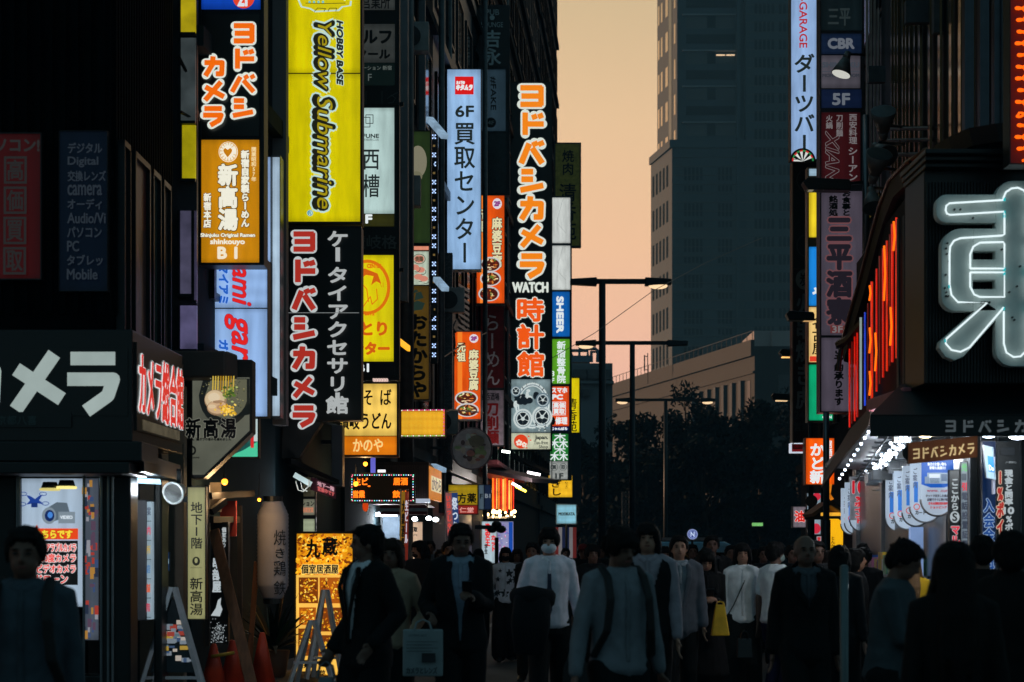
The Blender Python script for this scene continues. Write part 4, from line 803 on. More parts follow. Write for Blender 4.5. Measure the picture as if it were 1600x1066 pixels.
# --- big tenant column
s = Sign('tenant_column', 'dim tall tenant column with blue, dark red and lavender panels on the right', 1283, -20, 1348, 643, 35, th=.4, fw=2, case=D((70, 66, 70), .4, .4), arm=(1405, (100, 330)))
a = s.face(1283, -20, 1347, 48, E((20, 32, 36), .5, .2)); a.T('三平', 1294, 14, 1328, 40, Et((44, 54, 56), .7), r=.6); s.end(a)
a = s.face(1283, 53, 1346, 85, E((18, 32, 56), .7, .1)); a.T('CBR', 1294, 61, 1334, 76, Et((104, 110, 120), .8), r=1.2); s.end(a)
a = s.face(1283, 87, 1344, 138, E((92, 88, 98), .6, .1)); a.T('SHINJUKU', 1285, 98, 1342, 108, Et((60, 66, 76)), r=.6); a.rect(1284, 112, 1343, 113, Et((60, 66, 76))); a.T('MONITOR ROOM', 1285, 116, 1342, 121, Et((44, 48, 56)), r=.3); s.end(a)
a = s.face(1283, 140, 1346, 169, E((18, 30, 58), .7, .1)); a.T('5F', 1301, 147, 1327, 164, Et((106, 112, 122), .8), r=1.0); s.end(a)
a = s.face(1281, 176, 1344, 287, E((62, 18, 22), .62, .12)); LG = Et((124, 118, 120), .75)
a.T('火鍋', 1290, 180, 1301, 202, LG, d='v', r=.3); a.T('刀削麺', 1306, 179, 1317, 214, LG, d='v', r=.3); a.T('西安料理', 1326, 178, 1339, 226, LG, d='v', r=.3); a.T('シーアン', 1324, 230, 1340, 284, LG, d='v', r=.4)
a.T('XIAN', 1290, 206, 1310, 286, Et((66, 22, 26), .62), r=.2, d='r', sh=.3, out=LG, ro=1.0); s.end(a)
a = s.face(1281, 299, 1347, 524, LAV); DKL = Et((30, 26, 34)); RDL = Et((104, 66, 70))
a.T('銘酒処', 1295, 306, 1309, 338, INK, d='v', r=.6); a.T('お食事と', 1315, 298, 1329, 338, INK, d='v', r=.6)
a.T('三平酒寮', 1291, 337, 1331, 508, DKL, d='v', r=2.2, out=RDL, ro=4.6); a.rect(1297, 509, 1320, 521, Et((110, 50, 50), .7)); a.T('3F', 1300, 510, 1316, 520, LG, r=.5); s.end(a)
a = s.face(1281, 528, 1347, 643, LAV); a.T('ご予約承ります', 1303, 541, 1318, 634, INK, d='v', r=.7); a.T('三平', 1325, 545, 1335, 600, INK, d='v', r=.5); s.end(a)
for px, Y, y0, nm in ((1291, 34.6, 645, 'grey steel pole under the lavender tenant column'), (1267, 40.5, 660, 'dark pole under the narrow glowing column')):
    r = root('sign_pole', nm, 'pole', (GX(px, Y), Y, 0)); g = G(); g.cyl((GX(px, Y), Y, PZ(812, Y)), (GX(px, Y), Y, PZ(y0, Y)), .055, n=12); g.build('shaft', STEEL if px > 1280 else FRAME, r, True); g = G(); g.cyl((GX(px, Y), Y, 0), (GX(px, Y), Y, PZ(812, Y)), .075, n=12); g.build('sleeve', BLACK, r, True)
# --- orange sign, small signs low on the right
s = Sign('orange_sign', 'bright orange lit sign with white brush characters behind the grey pole', 1259, 685, 1303, 757, 38, th=.3, fw=1, case=D((120, 50, 20), .5)); a = s.face(1259, 685, 1303, 757, E((250, 92, 12), 1, .08)); a.T('かど新', 1265, 692, 1289, 756, W_, d='v', r=.9); a.T('居酒屋', 1293, 688, 1300, 726, W_, d='v', r=.3); s.end(a)
s = Sign('red_box_sign', 'small red box sign with a white glowing frame left of the orange sign', 1237, 694, 1259, 706, 46, th=.3, fw=1.6, case=E((196, 206, 220), 1.0, 0)); a = s.face(1237, 694, 1259, 706, E((120, 22, 26), .8, .1)); s.end(a)
s = Sign('oil_sign', 'pinkish square sign with a single red character beside the round black disc', 1239, 792, 1259, 824, 44, th=.2, fw=1, case=GREY); a = s.face(1239, 792, 1259, 824, E((120, 110, 118), .85, .1)); a.T('油', 1241, 798, 1258, 816, Et((214, 40, 30)), r=.8, d='v', out=Et((210, 200, 200)), ro=1.4); s.end(a)
s = Sign('notice_board', 'pale blue upright board with red discs behind a black round plate', 1261, 771, 1282, 835, 43, th=.1, fw=1, case=GREY); a = s.face(1261, 771, 1282, 835, E((150, 172, 186), .8, .12)); a.disc(1275, 826, 7, 8, Et((196, 40, 60))); a.disc(1276, 776, 6, 6, Et((196, 40, 60))); s.end(a)
g = G(); g.cyl(P(1268, 783, 40.2), P(1268, 783, 40.3), 9.5/F*40, n=24); g.box(GX(1258, 40.2), GX(1284, 40.2), 40.2, 40.35, PZ(812, 40.2), PZ(796, 40.2)); tag(g.build('traffic_sign', BLACK), 'black back of a round traffic sign on the dark pole', 'traffic sign')
s = Sign('red_white_banner', 'narrow white banner with red marks under the notice board', 1276, 838, 1283, 866, 44, th=.04, fw=0, case=GREY, cat='banner'); a = s.face(1276, 838, 1283, 866, E((180, 180, 190), .7)); a.T('営業中', 1277, 839, 1282, 865, Et((200, 40, 40)), d='v', r=.4); s.end(a)
r = root('stall_roof', 'small wooden gabled roof glowing above the yellow lantern', 'roof', P(1298, 808, 36.5)); g = G(); g.prism([P(x, y, 36) for x, y in ((1268, 803), (1296, 783), (1300, 783), (1322, 800), (1322, 804), (1298, 789), (1272, 807))], (0, 1.2, 0)); g.build('roof_board', D((110, 76, 44), .7, 0, .3, 6), r); g = G(); g.box(GX(1285, 36.3), GX(1320, 36.3), 36.3, 36.5, PZ(806, 36.3), PZ(801, 36.3)); g.build('lamp_strip', E((236, 170, 50), 1, .3, 6), r)
g = G(); q = [P(x, y, 36.4) for x, y in ((1294, 756), (1300, 757), (1298, 772), (1303, 780), (1298, 782), (1293, 770))]; g.prism(q, (0, .05, 0)); tag(g.build('gold_banner', E((214, 120, 24), .9, .4, 12)), 'small gold and orange scrap of banner above the wooden gabled roof', 'banner')
r = root('yellow_lantern', 'large glowing yellow paper lantern under the small wooden roof', 'lantern', P(1302, 866, 36.6)); g = G(); Yc = 36.8; zb, zt = PZ(868, Yc), PZ(811, Yc); xc = GX(1301, Yc); R0 = 16/F*Yc
prof = [(0, .55), (.06, .85), (.14, .98), (.5, 1), (.86, .98), (.94, .85), (1, .55)]
for i in range(len(prof)-1): pass
g.tube([(xc, Yc, zb+(zt-zb)*t) for t, k in prof], [R0*k for t, k in prof], 20); g.build('paper', E((244, 180, 20), 1, .08, 2), r, True)
g = G(); a = Art(front(1285, 811, 1317, 868, Yc-R0-.01), 0); a.T('とんかつ', 1298, 838, 1305, 862, INK, d='v', r=.2); a.T('居酒屋', 1289, 830, 1294, 862, INK, d='v', r=.2); a.done('lettering', r)
s = Sign('meal_sign', 'pale green sign with black brush writing behind the hanging banners', 1357, 819, 1376, 849, 32, th=.15, fw=1, case=GREY); a = s.face(1357, 819, 1376, 849, E((150, 186, 172), .85, .1)); a.T('お食事と', 1366, 820, 1374, 846, INK, d='v', r=.4); a.T('酒処', 1358, 822, 1364, 842, INK, d='v', r=.2); s.end(a)
s = Sign('red_sign', 'small red lit sign half hidden behind the grey floodlights', 1368, 176, 1388, 268, 38, th=.2, fw=1, case=GREY); a = s.face(1368, 176, 1388, 208, E((196, 30, 44), .8)); a.T('1', 1371, 188, 1377, 206, W_, r=.8); s.end(a); a = s.face(1368, 209, 1388, 268, E((196, 170, 180), .6, .5, 8)); s.end(a)
# --- lamp heads on the sign poles
def lamp_head(x0, x1, y0, y1, Y, lit, label, arm=None):
    r = root('street_lamp', label, 'lamp', P((x0+x1)/2, y1, Y), 'lamp heads among the right hand signs'); g = G()
    g.prism([P(x, y, Y-.12) for x, y in ((x0, y0+(y1-y0)*.35), (x0+(x1-x0)*.1, y0), (x1-2, y0+(y1-y0)*.15), (x1, y0+(y1-y0)*.4), (x1, y1), (x0+(x1-x0)*.1, y1-1))], (0, .3, 0)); g.build('housing', BLACK, r, bevel=.015)
    g = G(); g.box(GX(x0+(x1-x0)*lit[0], Y), GX(x0+(x1-x0)*lit[1], Y), Y-.1, Y+.1, PZ(y1+1.2, Y), PZ(y1-.8, Y)); g.build('lens', E(lit[2], lit[3], 0), r)
    if arm: g = G(); g.bar(P(x1-3, (y0+y1)/2, Y), P(arm, (y0+y1)/2-2, Y), .05); g.build('arm', FRAME, r)
lamp_head(1255, 1330, 277, 297, 33, (.1, .7, (150, 140, 110), .6), 'long black lamp head in front of the lavender panel top', 1350)
lamp_head(1229, 1273, 485, 501, 39, (.6, .95, (220, 170, 110), .7), 'black lamp head in front of the blue and cream panels')
lamp_head(1218, 1262, 545, 558, 47, (.08, .6, (255, 190, 110), 1.3), 'lamp head with a bright warm lens by the dark grill sign')
lamp_head(1206, 1236, 614, 626, 60, (.2, .8, (255, 214, 160), .9), 'small far lamp head low beside the dark grill sign')
def flood(px, py, Y, k, label, lit=None, tilt=(.4, -.5, -.5)):
    r = root('floodlight', label, 'floodlight', P(px, py, Y), 'floodlights beside the finned building'); c = P(px, py, Y); d = Vector(tilt).normalized()
    g = G(); g.cyl(c, c+d*.28*k, .07*k, .17*k, 16); g.cyl(c-d*.12*k, c, .05*k, .07*k, 12); g.build('reflector_shade', D((120, 112, 110), .45, .4, .2), r, True)
    g = G(); g.cyl(c+d*.281*k, c+d*.285*k, .155*k, n=16); g.build('lens', E(lit, .75, 0) if lit else D((70, 70, 72), .2), r)
    g = G(); g.tube([c-d*.1*k, c+Vector((.05, .1, .1)), P(px+40, py-6, Y+1.5)], .022, 6); g.build('arm', FRAME, r)
flood(1380, 205, 28, 1.1, 'grey floodlight head at the top of the cluster', None, (-.1, -.6, .7)); flood(1372, 232, 27.6, 1.0, 'grey floodlight pointing down in the middle of the cluster', None, (.2, -.6, -.4)); flood(1366, 272, 27, 1.1, 'large grey floodlight tilted up at the bottom of the cluster', None, (.1, -.6, .7)); flood(1362, 303, 26.8, .9, 'small dark floodlight hanging below the cluster', None, (0, -.5, -.8))
flood(1322, 92, 33, 1.0, 'floodlight with a glowing white lens over the grey panel', (226, 226, 216), (-.3, -.12, -.9))
g = G(); g.cyl(P(1353, 180, 33), P(1353, 450, 33), .06, n=8); tag(g.build('conduit', STEEL, smooth=True), 'vertical metal conduit right of the lavender tenant column', 'pipe')
# --- finned building
FB = root('finned_building', 'dark building with vertical metal fins catching the sunset', 'building', (9, 28, 0))
g = G(); g.prism([(xr(22.0), 22.0, 0), (xr(33), 33, 0), (xr(33)+12, 33, 0), (xr(22)+12, 22.0, 0)], (0, 0, 18)); g.build('wall', D((14, 32, 38), .5, .3, .2, 1), FB)
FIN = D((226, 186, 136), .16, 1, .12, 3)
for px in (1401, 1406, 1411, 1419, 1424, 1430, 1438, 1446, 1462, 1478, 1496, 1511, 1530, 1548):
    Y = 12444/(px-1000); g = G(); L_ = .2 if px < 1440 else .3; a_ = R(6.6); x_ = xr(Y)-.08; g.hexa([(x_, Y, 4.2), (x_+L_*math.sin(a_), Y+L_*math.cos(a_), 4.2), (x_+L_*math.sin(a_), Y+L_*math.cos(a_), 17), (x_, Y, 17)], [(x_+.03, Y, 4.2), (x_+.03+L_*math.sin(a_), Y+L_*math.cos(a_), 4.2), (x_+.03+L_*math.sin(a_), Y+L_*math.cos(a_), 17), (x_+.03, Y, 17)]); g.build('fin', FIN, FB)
for px0, px1, y0, y1 in ((1409, 1447, 10, 44), (1452, 1470, -20, 60), (1352, 1378, 110, 135)):
    g = G(); Y = 12444/(px1-1000) if px1 > 1400 else 32; g.box(GX(px0, Y), GX(px1, Y), Y-.3, Y-.15, PZ(y1, Y), PZ(y0, Y)); g.build('louver_box', D((80, 88, 94), .5, .3), FB)
for y in (202, 220, 242): g = G(); g.tube([P(1385, y, 30), P(1490, y-2, 26)], .03, 6); g.build('pipe', D((40, 46, 50), .5, .5), FB)
for px in (1506, 1530, 1552): g = G(); g.box(GX(px, 21.9), GX(px+14, 21.9), 21.85, 21.99, 4, 17); g.build('panel', D((64, 72, 80), .35, .6, .15), FB)
g = G(); g.box(GX(1565, 21.8), GX(1800, 21.8), 21.8, 21.98, 3, 17); g.build('front_cladding', D((56, 66, 74), .5, .3, .15), FB)
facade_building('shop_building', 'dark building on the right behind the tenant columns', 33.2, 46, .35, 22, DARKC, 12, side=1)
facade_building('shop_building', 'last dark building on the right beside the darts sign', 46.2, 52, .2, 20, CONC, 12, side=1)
# white fins seen between tenant column and finned building
r = root('fin_screen', 'screen of thin white vertical blades behind the floodlights', 'screen', P(1385, 300, 36))
for i in range(9): g = G(); px = 1353+i*5.6; g.box(GX(px, 33.1), GX(px+2.2, 33.1), 33.0, 33.12, PZ(300, 33), PZ(-30+i*14, 33)); g.build('blade', D((190, 170, 160), .4, .2), r)

# --- corner electronics shop
KS = root('corner_shop', 'black corner shop with a huge neon character, awning and arcade', 'building', (6, 22, 0))
bx = 2.62
dk = D((3, 11, 13), .7, .0, .3, 3, 0, .12)
g = G(); g.prism([(GX(1420, 18.6), 18.6, 3.0), (xr(20, bx)+.12, 20, 3.0), (xr(25.2, bx)+.12, 25.2, 3.0), (9, 25.2, 3.0), (9, 18.6, 3.0)], (0, 0, 2.25)); g.build('upper_wall', dk, KS)
g = G()      # deep cornice lines over the neon box
for k, (z, d) in enumerate(((PZ(262, 17.6), 0), (PZ(254, 17.6), .08), (PZ(246, 17.6), .16))): g.box(GX(1446-k*3, 17.6), 9, 17.6-d, 18.6, z, z+.045)
g.box(GX(1444, 17.75), 9, 17.75, 18.62, PZ(600, 17.75), PZ(266, 17.75))
g.build('neon_backboard', D((4, 13, 15), .35, .1, .3, 3), KS, bevel=.01)
g = G()
for i in range(34): x = GX(1448+i*5, 17.7); g.box(x, x+.012, 17.72, 17.749, PZ(598, 17.75), PZ(285, 17.75))
g.build('board_batten', D((26, 32, 34), .4, .2), KS)
# curved canopy hood over the corner, rim catching the light
hood = [(1600, 188, 18.0), (1556, 193, 18.1), (1514, 200, 18.4), (1482, 214, 18.8), (1448, 236, 19.4), (1415, 258, 20.2), (1390, 284, 21.2), (1374, 326, 22.2), (1360, 378, 23.0), (1345, 436, 23.8), (1328, 494, 24.6), (1314, 545, 25.2)]
g = G(); vs = []
for px, py, Y in hood: q = P(px, py, Y); vs += [q, q+Vector((1.6, .6, .1)), q+Vector((1.6, .6, -.5)), q+Vector((.04, .02, -.16))]
n = len(hood); g.add(vs, [((i*4+k), (i*4+(k+1) % 4), ((i+1)*4+(k+1) % 4), ((i+1)*4+k)) for i in range(n-1) for k in range(4)]+[(0, 1, 2, 3), (4*n-4, 4*n-1, 4*n-2, 4*n-3)]); g.build('canopy_hood', D((3, 8, 9), .6, 0, .3, 4, .3), KS)
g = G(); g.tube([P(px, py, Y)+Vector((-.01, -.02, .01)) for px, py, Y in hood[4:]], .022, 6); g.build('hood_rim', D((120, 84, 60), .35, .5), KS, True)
g = G(); g.tube([P(1310, 538, 24.9), P(1325, 530, 24.6), P(1350, 500, 24)], .05, 6); g.tube([P(1314, 545, 24.9), P(1312, 560, 24.9), P(1310, 580, 24.9)], .03, 6); g.build('hood_bracket', BLACK, KS)
# the huge neon character
NE = root('neon_character', 'huge pale neon channel letter on the black corner box', 'sign', P(1603, 580, 17.6))
lp = front(1400, 280, 1806, 580, 17.55); CH = D((226, 234, 228), .4, 0, .12, 5); g = G()
def rr(x0, y0, x1, y1, rl=(0, 0, 0, 0)):   # rounded polygon, radii tl tr br bl
    out = []
    for cx_, cy_, r_, a in ((x0+rl[0], y0+rl[0], rl[0], 180), (x1-rl[1], y0+rl[1], rl[1], 270), (x1-rl[2], y1-rl[2], rl[2], 0), (x0+rl[3], y1-rl[3], rl[3], 90)):
        out += [(cx_+r_*math.cos(R(a+t)), cy_+r_*math.sin(R(a+t))) for t in (range(0, 91, 15) if r_ else (0,))]
    return out
def slab(pts, o0=0, o1=.13): g.prism([lp.p(x, y, o0) for x, y in pts], lp.n*(o1-o0))
MIR = lambda pts: [(3206-x, y) for x, y in pts][::-1]
left = [rr(1458, 308, 1550, 352, (16, 0, 0, 16)), rr(1466, 361, 1515, 489, (30, 0, 0, 22)), rr(1515, 361, 1551, 396), rr(1515, 409, 1551, 441), rr(1515, 455, 1551, 489), [(1534, 474), (1556, 489), (1553, 500), (1500, 560), (1486, 566), (1472, 560), (1462, 546), (1464, 536)], ]
for q in left: slab(q); slab(MIR(q))
slab(rr(1550, 287, 1656, 575, (26, 26, 26, 26)), 0, .1301); g.build('channel_letter', CH, NE, bevel=.006)
g = G(); g.use(BLACK); rd = random.Random(2)
for i in range(26): x, y = rd.choice(((rd.uniform(1480, 1545), rd.choice((332, 345, 476))), (rd.uniform(1555, 1600), rd.uniform(300, 560)), (rd.uniform(1470, 1478), rd.uniform(380, 470)))); g.cyl(lp.p(x, y, .12), lp.p(x, y, .16), .008, n=8)
g.build('tube_mount', None, NE)
NW = E((222, 238, 240), 1.15, 0); NC = E((40, 190, 196), .9, 0)
tubes = [[(1560, 318), (1477, 323), (1472, 327), (1471, 334), (1473, 339), (1478, 341), (1561, 336), (1562, 340), (1562, 371), (1558, 373), (1494, 377), (1484, 381), (1478, 390), (1477, 402), (1477, 448), (1480, 465), (1490, 476), (1535, 477), (1472, 533), (1471, 540), (1480, 550), (1494, 553), (1508, 546), (1561, 484)],
         [(1560, 316), (1564, 306), (1573, 300), (1583, 299), (1592, 303), (1598, 312), (1598, 330)], [(1509, 424), (1509, 402), (1514, 390), (1524, 384), (1560, 383), (1562, 386), (1562, 424), (1509, 424)],
         [(1509, 430), (1509, 452), (1515, 464), (1524, 468), (1562, 468), (1562, 430), (1509, 430)], [(1561, 490), (1561, 540), (1565, 554), (1576, 561), (1587, 560), (1595, 552), (1597, 540), (1597, 492)], [(1597, 336), (1597, 372)], [(1597, 384), (1597, 424)], [(1597, 430), (1597, 468)]]
tubes += [[(3206-x, y) for x, y in t] for t in tubes[:1]+tubes[2:4]]
tubes += [[(1641, y0), (1641, y1)] for y0, y1 in ((490, 552),)]
for t in tubes: g = G(); g.tube([lp.p(x, y, .17) for x, y in t], .0085, 8); g.build('neon_tube', NW, NE, True)
g = G()
for x, y in ((1562, 317), (1562, 337), (1477, 452), (1471, 536), (1562, 425), (1562, 432), (1561, 486), (1597, 424), (1597, 432), (1597, 486), (1598, 314), (1562, 343)): g.tube([lp.p(x, y-2.4, .168), lp.p(x, y+2.4, .168)], .0105, 8)
g.build('tube_end', NC, NE)
# orange coil neon
s = Sign('coil_neon_sign', 'dark red panel with a glowing orange coil of neon at the right edge', 1578, -70, 1640, 256, 17.0, th=.2, fw=2, case=BLACK); a = s.face(1578, -70, 1640, 256, E((92, 18, 14), .55, .2)); s.end(a)
pts = []; t = 0
while t < 2*math.pi*17.3:
    yy = -66+t*2.9; pts.append(s.pan.p(1594+8*math.cos(t)+2*math.sin(t*.37), yy+5*math.sin(t)+(0 if not 170 < yy < 182 else 4), .06)); t += .35
g = G(); g.tube(pts, .0095, 8); g.build('neon_tube', E((255, 92, 10), 1.7, 0), s.r, True)
g = G(); g.tube([s.pan.p(x+18, y, .06) for x, y in ((1594, -60), (1600, 20), (1596, 100), (1602, 180), (1592, 240))], .0095, 8); g.build('neon_tube', E((255, 92, 10), 1.7, 0), s.r, True)
# neon columns of the receding face
r = root('neon_column_sign', 'row of red and orange vertical neon bars on the receding black face', 'sign', (xr(22.5, bx), 22.5, 3))
RN, ON, WN, BN, DR = E((196, 20, 6), .9, .35, 5), E((206, 36, 6), .9, .4, 6), E((140, 160, 156), .8, .2, 4), E((20, 60, 190), .9, .4, 6), E((90, 10, 6), .7, .3, 5)
for px0, px1, y0, y1, m in ((1326, 1329, 545, 668, RN), (1330, 1333, 534, 662, DR), (1334, 1337, 526, 658, RN), (1338, 1341, 520, 652, RN), (1343, 1348, 496, 640, WN), (1350, 1353, 488, 634, BN), (1355, 1357, 474, 630, DR), (1360, 1366, 440, 624, ON), (1368, 1371, 420, 612, RN), (1373, 1376, 400, 600, DR), (1378, 1382, 388, 590, RN), (1384, 1388, 376, 580, ON), (1389, 1391, 366, 572, DR), (1392, 1398, 350, 566, RN), (1399, 1403, 340, 560, ON)):
    px1 = px0+(px1-px0)*.42
    Ya, Yb = bx/((px1-1000)/F), bx/((px0-1000)/F); g = G(); xa, xb = xr(Ya, bx)+.0, xr(Yb, bx)+.0
    za, zb_, zc, zd = PZ(y1, Ya), PZ(y0, Ya), PZ(y1, Yb), PZ(y0, Yb); g.hexa([(xa, Ya, za), (xb, Yb, zc), (xb, Yb, zd), (xa, Ya, zb_)], [(xa+.012, Ya, za), (xb+.012, Yb, zc), (xb+.012, Yb, zd), (xa+.012, Ya, zb_)]); g.build('neon_bar', m, r)
for px, y0, y1 in ((1363, 446, 470), (1363, 512, 552), (1363, 580, 618), (1386, 384, 470), (1401, 346, 392), (1372, 520, 580), (1396, 480, 540)):
    Y = bx/((px-1000)/F)-.05; g = G(); g.tube([P(px, y0, Y)-Vector((.03, 0, 0)), P(px+1.5, (y0+y1)/2, Y)-Vector((.03, 0, 0)), P(px-.5, y1, Y)-Vector((.03, 0, 0))], .011, 6); g.build('neon_tube', E((255, 110, 16), 1.4, 0), r, True)
for i in range(7): g = G(); px = 1404+i*9; Y = 20.0-.2*i; g.box(GX(px, Y), GX(px+3, Y), Y, Y+.1, PZ(620-i*2, Y), PZ(340-i*4, Y)); g.build('mullion', D((52, 60, 64), .5, .3), KS)
# awning: front valance, sloped top, side flap
aw = D((4, 13, 15), .55, 0, .3, 5, .15); g = G(); Ya = 17.4
g.box(GX(1360, Ya), 9, Ya, Ya+.03, PZ(682, Ya), PZ(649, Ya)); g.build('valance', aw, KS)
g = G(); g.hexa([P(1360, 648, Ya), (9, Ya, PZ(648, Ya)), (9, 18.6, PZ(600, Ya)+.1), (GX(1408, 18.6), 18.6, PZ(600, Ya)+.1)], [P(1360, 650, Ya), (9, Ya, PZ(650, Ya)), (9, 18.6, PZ(602, Ya)+.1), (GX(1408, 18.6), 18.6, PZ(602, Ya)+.1)]); g.build('awning', D((8, 22, 26), .5, 0, .3, 4, .2), KS)
a = Art(front(1360, 649, 1660, 682, Ya), .004)
kana(a, 'ヨドバシカメラ', [(1476, 656, 1494, 676), (1502, 656, 1521, 676), (1528, 656, 1549, 676), (1556, 656, 1577, 676), (1584, 656, 1604, 676), (1612, 656, 1632, 676), (1638, 656, 1657, 676)], 21, E((70, 78, 82), .8)); a.done('lettering', KS)
g = G(); g.bar(P(1360, 634, 19.6), P(1418, 615, 18.3), .09, .12); g.build('awning_roll', D((178, 96, 104), .5, 0, .15), KS, bevel=.02)
flap = [(1362, 632, 664, 19.8), (1345, 652, 688, 21.0), (1327, 672, 708, 22.4), (1308, 704, 732, 24.2), (1287, 742, 762, 27.0)]
g = G(); vs = []
for px, a_, b_, Y in flap: vs += [P(px, a_, Y), P(px, b_, Y)+Vector((-.03, 0, 0)), P(px, b_, Y)+Vector((.0, .02, 0)), P(px, a_, Y)+Vector((.05, .02, 0))]
g.add(vs, [((i*4+k), (i*4+(k+1) % 4), ((i+1)*4+(k+1) % 4), ((i+1)*4+k)) for i in range(4) for k in range(4)]+[(0, 1, 2, 3), (16, 19, 18, 17)]); g.build('eave_flap', D((58, 44, 38), .6, 0, .35, 6, .2), KS)
# arcade ceiling with wire racks, and lamps
ceil = [(GX(1362, 19.8)+.05, 19.6, PZ(640, 19.8)), (6.0, 18.7, PZ(640, 19.8)), (7.0, 29, PZ(640, 19.8)-.35), (GX(1287, 27)+.1, 27.5, PZ(742, 27)+.12)]
g = G(); g.prism(ceil, (0, 0, .05)); g.build('arcade_ceiling', D((150, 154, 160), .5, .2, .15, 4), KS)
def cz(x, Y): return 3.0-.035*(Y-19)
g = G(); rk = D((170, 174, 178), .3, .8)
for i in range(14): Y = 19.2+i*.62; g.tube([(GX(1362, 19.8)+.1+.13*(Y-19.6), Y, cz(0, Y)-.12), (xr(Y, 3.1), Y, cz(0, Y)-.14)], .012, 5)
for k in range(7): g.tube([(GX(1362, 19.8)+.15+k*.22, 19.3, cz(0, 19.3)-.15), (GX(1362, 19.8)+.15+k*.22+1.0, 27.4, cz(0, 27.4)-.15)], .012, 5)
g.build('ceiling_rack', rk, KS)
g = G(); rd = random.Random(77)
for i in range(34):
    g = G(); Y = rd.uniform(19.6, 27); u = rd.uniform(.15, 1.5); x = GX(1362, 19.8)+.1+.13*(Y-19.6)+u; z = cz(0, Y)-rd.uniform(.1, .36); L_ = rd.uniform(.15, .6)
    if i % 3: g.tube([(x, Y, z), (x+L_, Y+rd.uniform(-.1, .1), z)], .009, 5)
    else: g.tube([(x, Y, z), (x+.15, Y+L_*1.6, z-.02), (x+.15, Y+L_*1.6, z+.1)], .009, 5)
    g.build('ceiling_rod', rk, KS)
for i in range(16): g = G(); Y = rd.uniform(19.6, 27); x = GX(1362, 19.8)+.15+.13*(Y-19.6)+rd.uniform(0, 1.2); g.box(x, x+rd.uniform(.06, .2), Y, Y+.12, cz(0, Y)-.3, cz(0, Y)-rd.uniform(.12, .22)); g.build('ceiling_fitting', rk, KS)
BULB = E((224, 238, 255), 5, 0)
r = root('bulb_string', 'double string of bright white bulbs under the arcade ceiling', 'string lights', (4.2, 22, 2.6)); bulbs = None
for k in range(57):
    t = (k//3)/18; A = P(1408+(k % 3)*7, 683, 18.9); B = P(1354+(k % 3)*4, 742, 27.2); c = A+(B-A)*(t**.8)
    if bulbs is None: g = G(); g.sph((0, 0, 0), .019, 8, 6); me_ = g.build('bulb', BULB, None, True); me_.location = (0, 0, 0); bulbs = me_; me_.parent = r; base = c; me_.location = c-r.location; me_.data.transform(Matrix.Translation((0, 0, -.019)))
    else: o = bulbs.copy(); COL.objects.link(o); o.parent = r; o.location = c-r.location+Vector((random.uniform(-.035, .035), random.uniform(-.1, .1), random.uniform(-.05, .03)))
g = G(); g.tube([P(1412, 682, 18.9), P(1356, 741, 27.2)], .01, 5); g.tube([P(1419, 682, 18.9), P(1361, 741, 27.2)], .01, 5); g.build('cable', BLACK, r)
r = root('bulb_string', 'short string of white bulbs along the brown eave flap', 'string lights', P(1350, 660, 20.5))
for k in range(13):
    t = k/12; o = bulbs.copy(); COL.objects.link(o); o.parent = r; o.location = P(1362, 642, 19.9)+(P(1300, 748, 26.5)-P(1362, 642, 19.9))*t-r.location+Vector((.1, 0, 0))
g = G(); g.tube([P(1362, 640, 19.9)+Vector((.1, 0, 0)), P(1300, 746, 26.5)+Vector((.1, 0, 0))], .01, 5); g.build('cable', BLACK, r)
for x, y, Y, w_, h_, c, k, lb in ((1446, 681, 17.7, .055, .02, (255, 226, 170), 14, 'small round warm downlight under the black awning'), (1590, 682, 17.6, .08, .03, (224, 236, 255), 14, 'white tube lamp under the black awning at the right edge'), (1545, 681, 18.0, .06, .02, (214, 232, 255), 12, 'white spot lamp under the awning between shop posters')):
    g = G(); g.sph(P(x, y, Y), (w_, .06, h_), 12, 6); tag(g.build('downlight', E(c, k, 0), None, True), lb, 'lamp', 'lamps under the awning')
# tilted wooden shop sign
wp = Pan(P(1419, 692, 17.0), P(1527, 681.5, 17.0), P(1419, 725, 17.0), 0, 0, 100, 30)
s = Sign('wooden_sign', 'brown tilted wooden shop sign with cream letters under the black awning', 0, 0, 100, 30, pan=wp, th=.06, fw=0, case=D((70, 46, 34), .6, 0, .3, 5)); a = s.face(0, 0, 100, 30, E((96, 58, 36), .55, .35, 3)); 
kana(a, 'ヨドバシカメラ', [(6+i*13, 8.5, 16.5+i*13, 25) for i in range(7)], 22, E((206, 180, 130), .9, .25, 6)); s.end(a)
g = G(); g.cyl(P(1422, 708, 17.02), P(1422, 708, 17.2), .065, n=20); g.build('end_cap', BLACK, s.r)
# hanging round-ended boards
def hang(x0, x1, y0, y1, Y, label, deco, base=(176, 194, 214), k=.75):
    r = root('hanging_banner', label, 'banner', P((x0+x1)/2, y1, Y), 'round ended boards hanging under the arcade'); pn = front(x0, y0, x1, y1, Y); w_ = x1-x0; q = [(x0, y0)]+[(x0+w_/2-w_/2*math.cos(R(t)), y1-w_*.5+w_*.5*math.sin(R(t))) for t in range(0, 181, 12)]+[(x1, y0)]
    g = G(); g.prism([pn.p(x, y) for x, y in q], (0, .018, 0)); g.build('board', E(base, k, .12, 2), r)
    g = G(); g.tube([pn.p(*c, -.009) for c in q[1:-1]], .012, 6); g.build('edge', D((150, 150, 156), .4), r)
    a = Art(pn, .004); deco(a, x0, y0, x1, y1); a.done('lettering', r)
    g = G()
    for x in (x0+w_*.2, x1-w_*.2): g.tube([pn.p(x, y0, -.009), pn.p(x, y0-14, -.009)], .004, 4)
    g.build('hanger', STEEL, r)
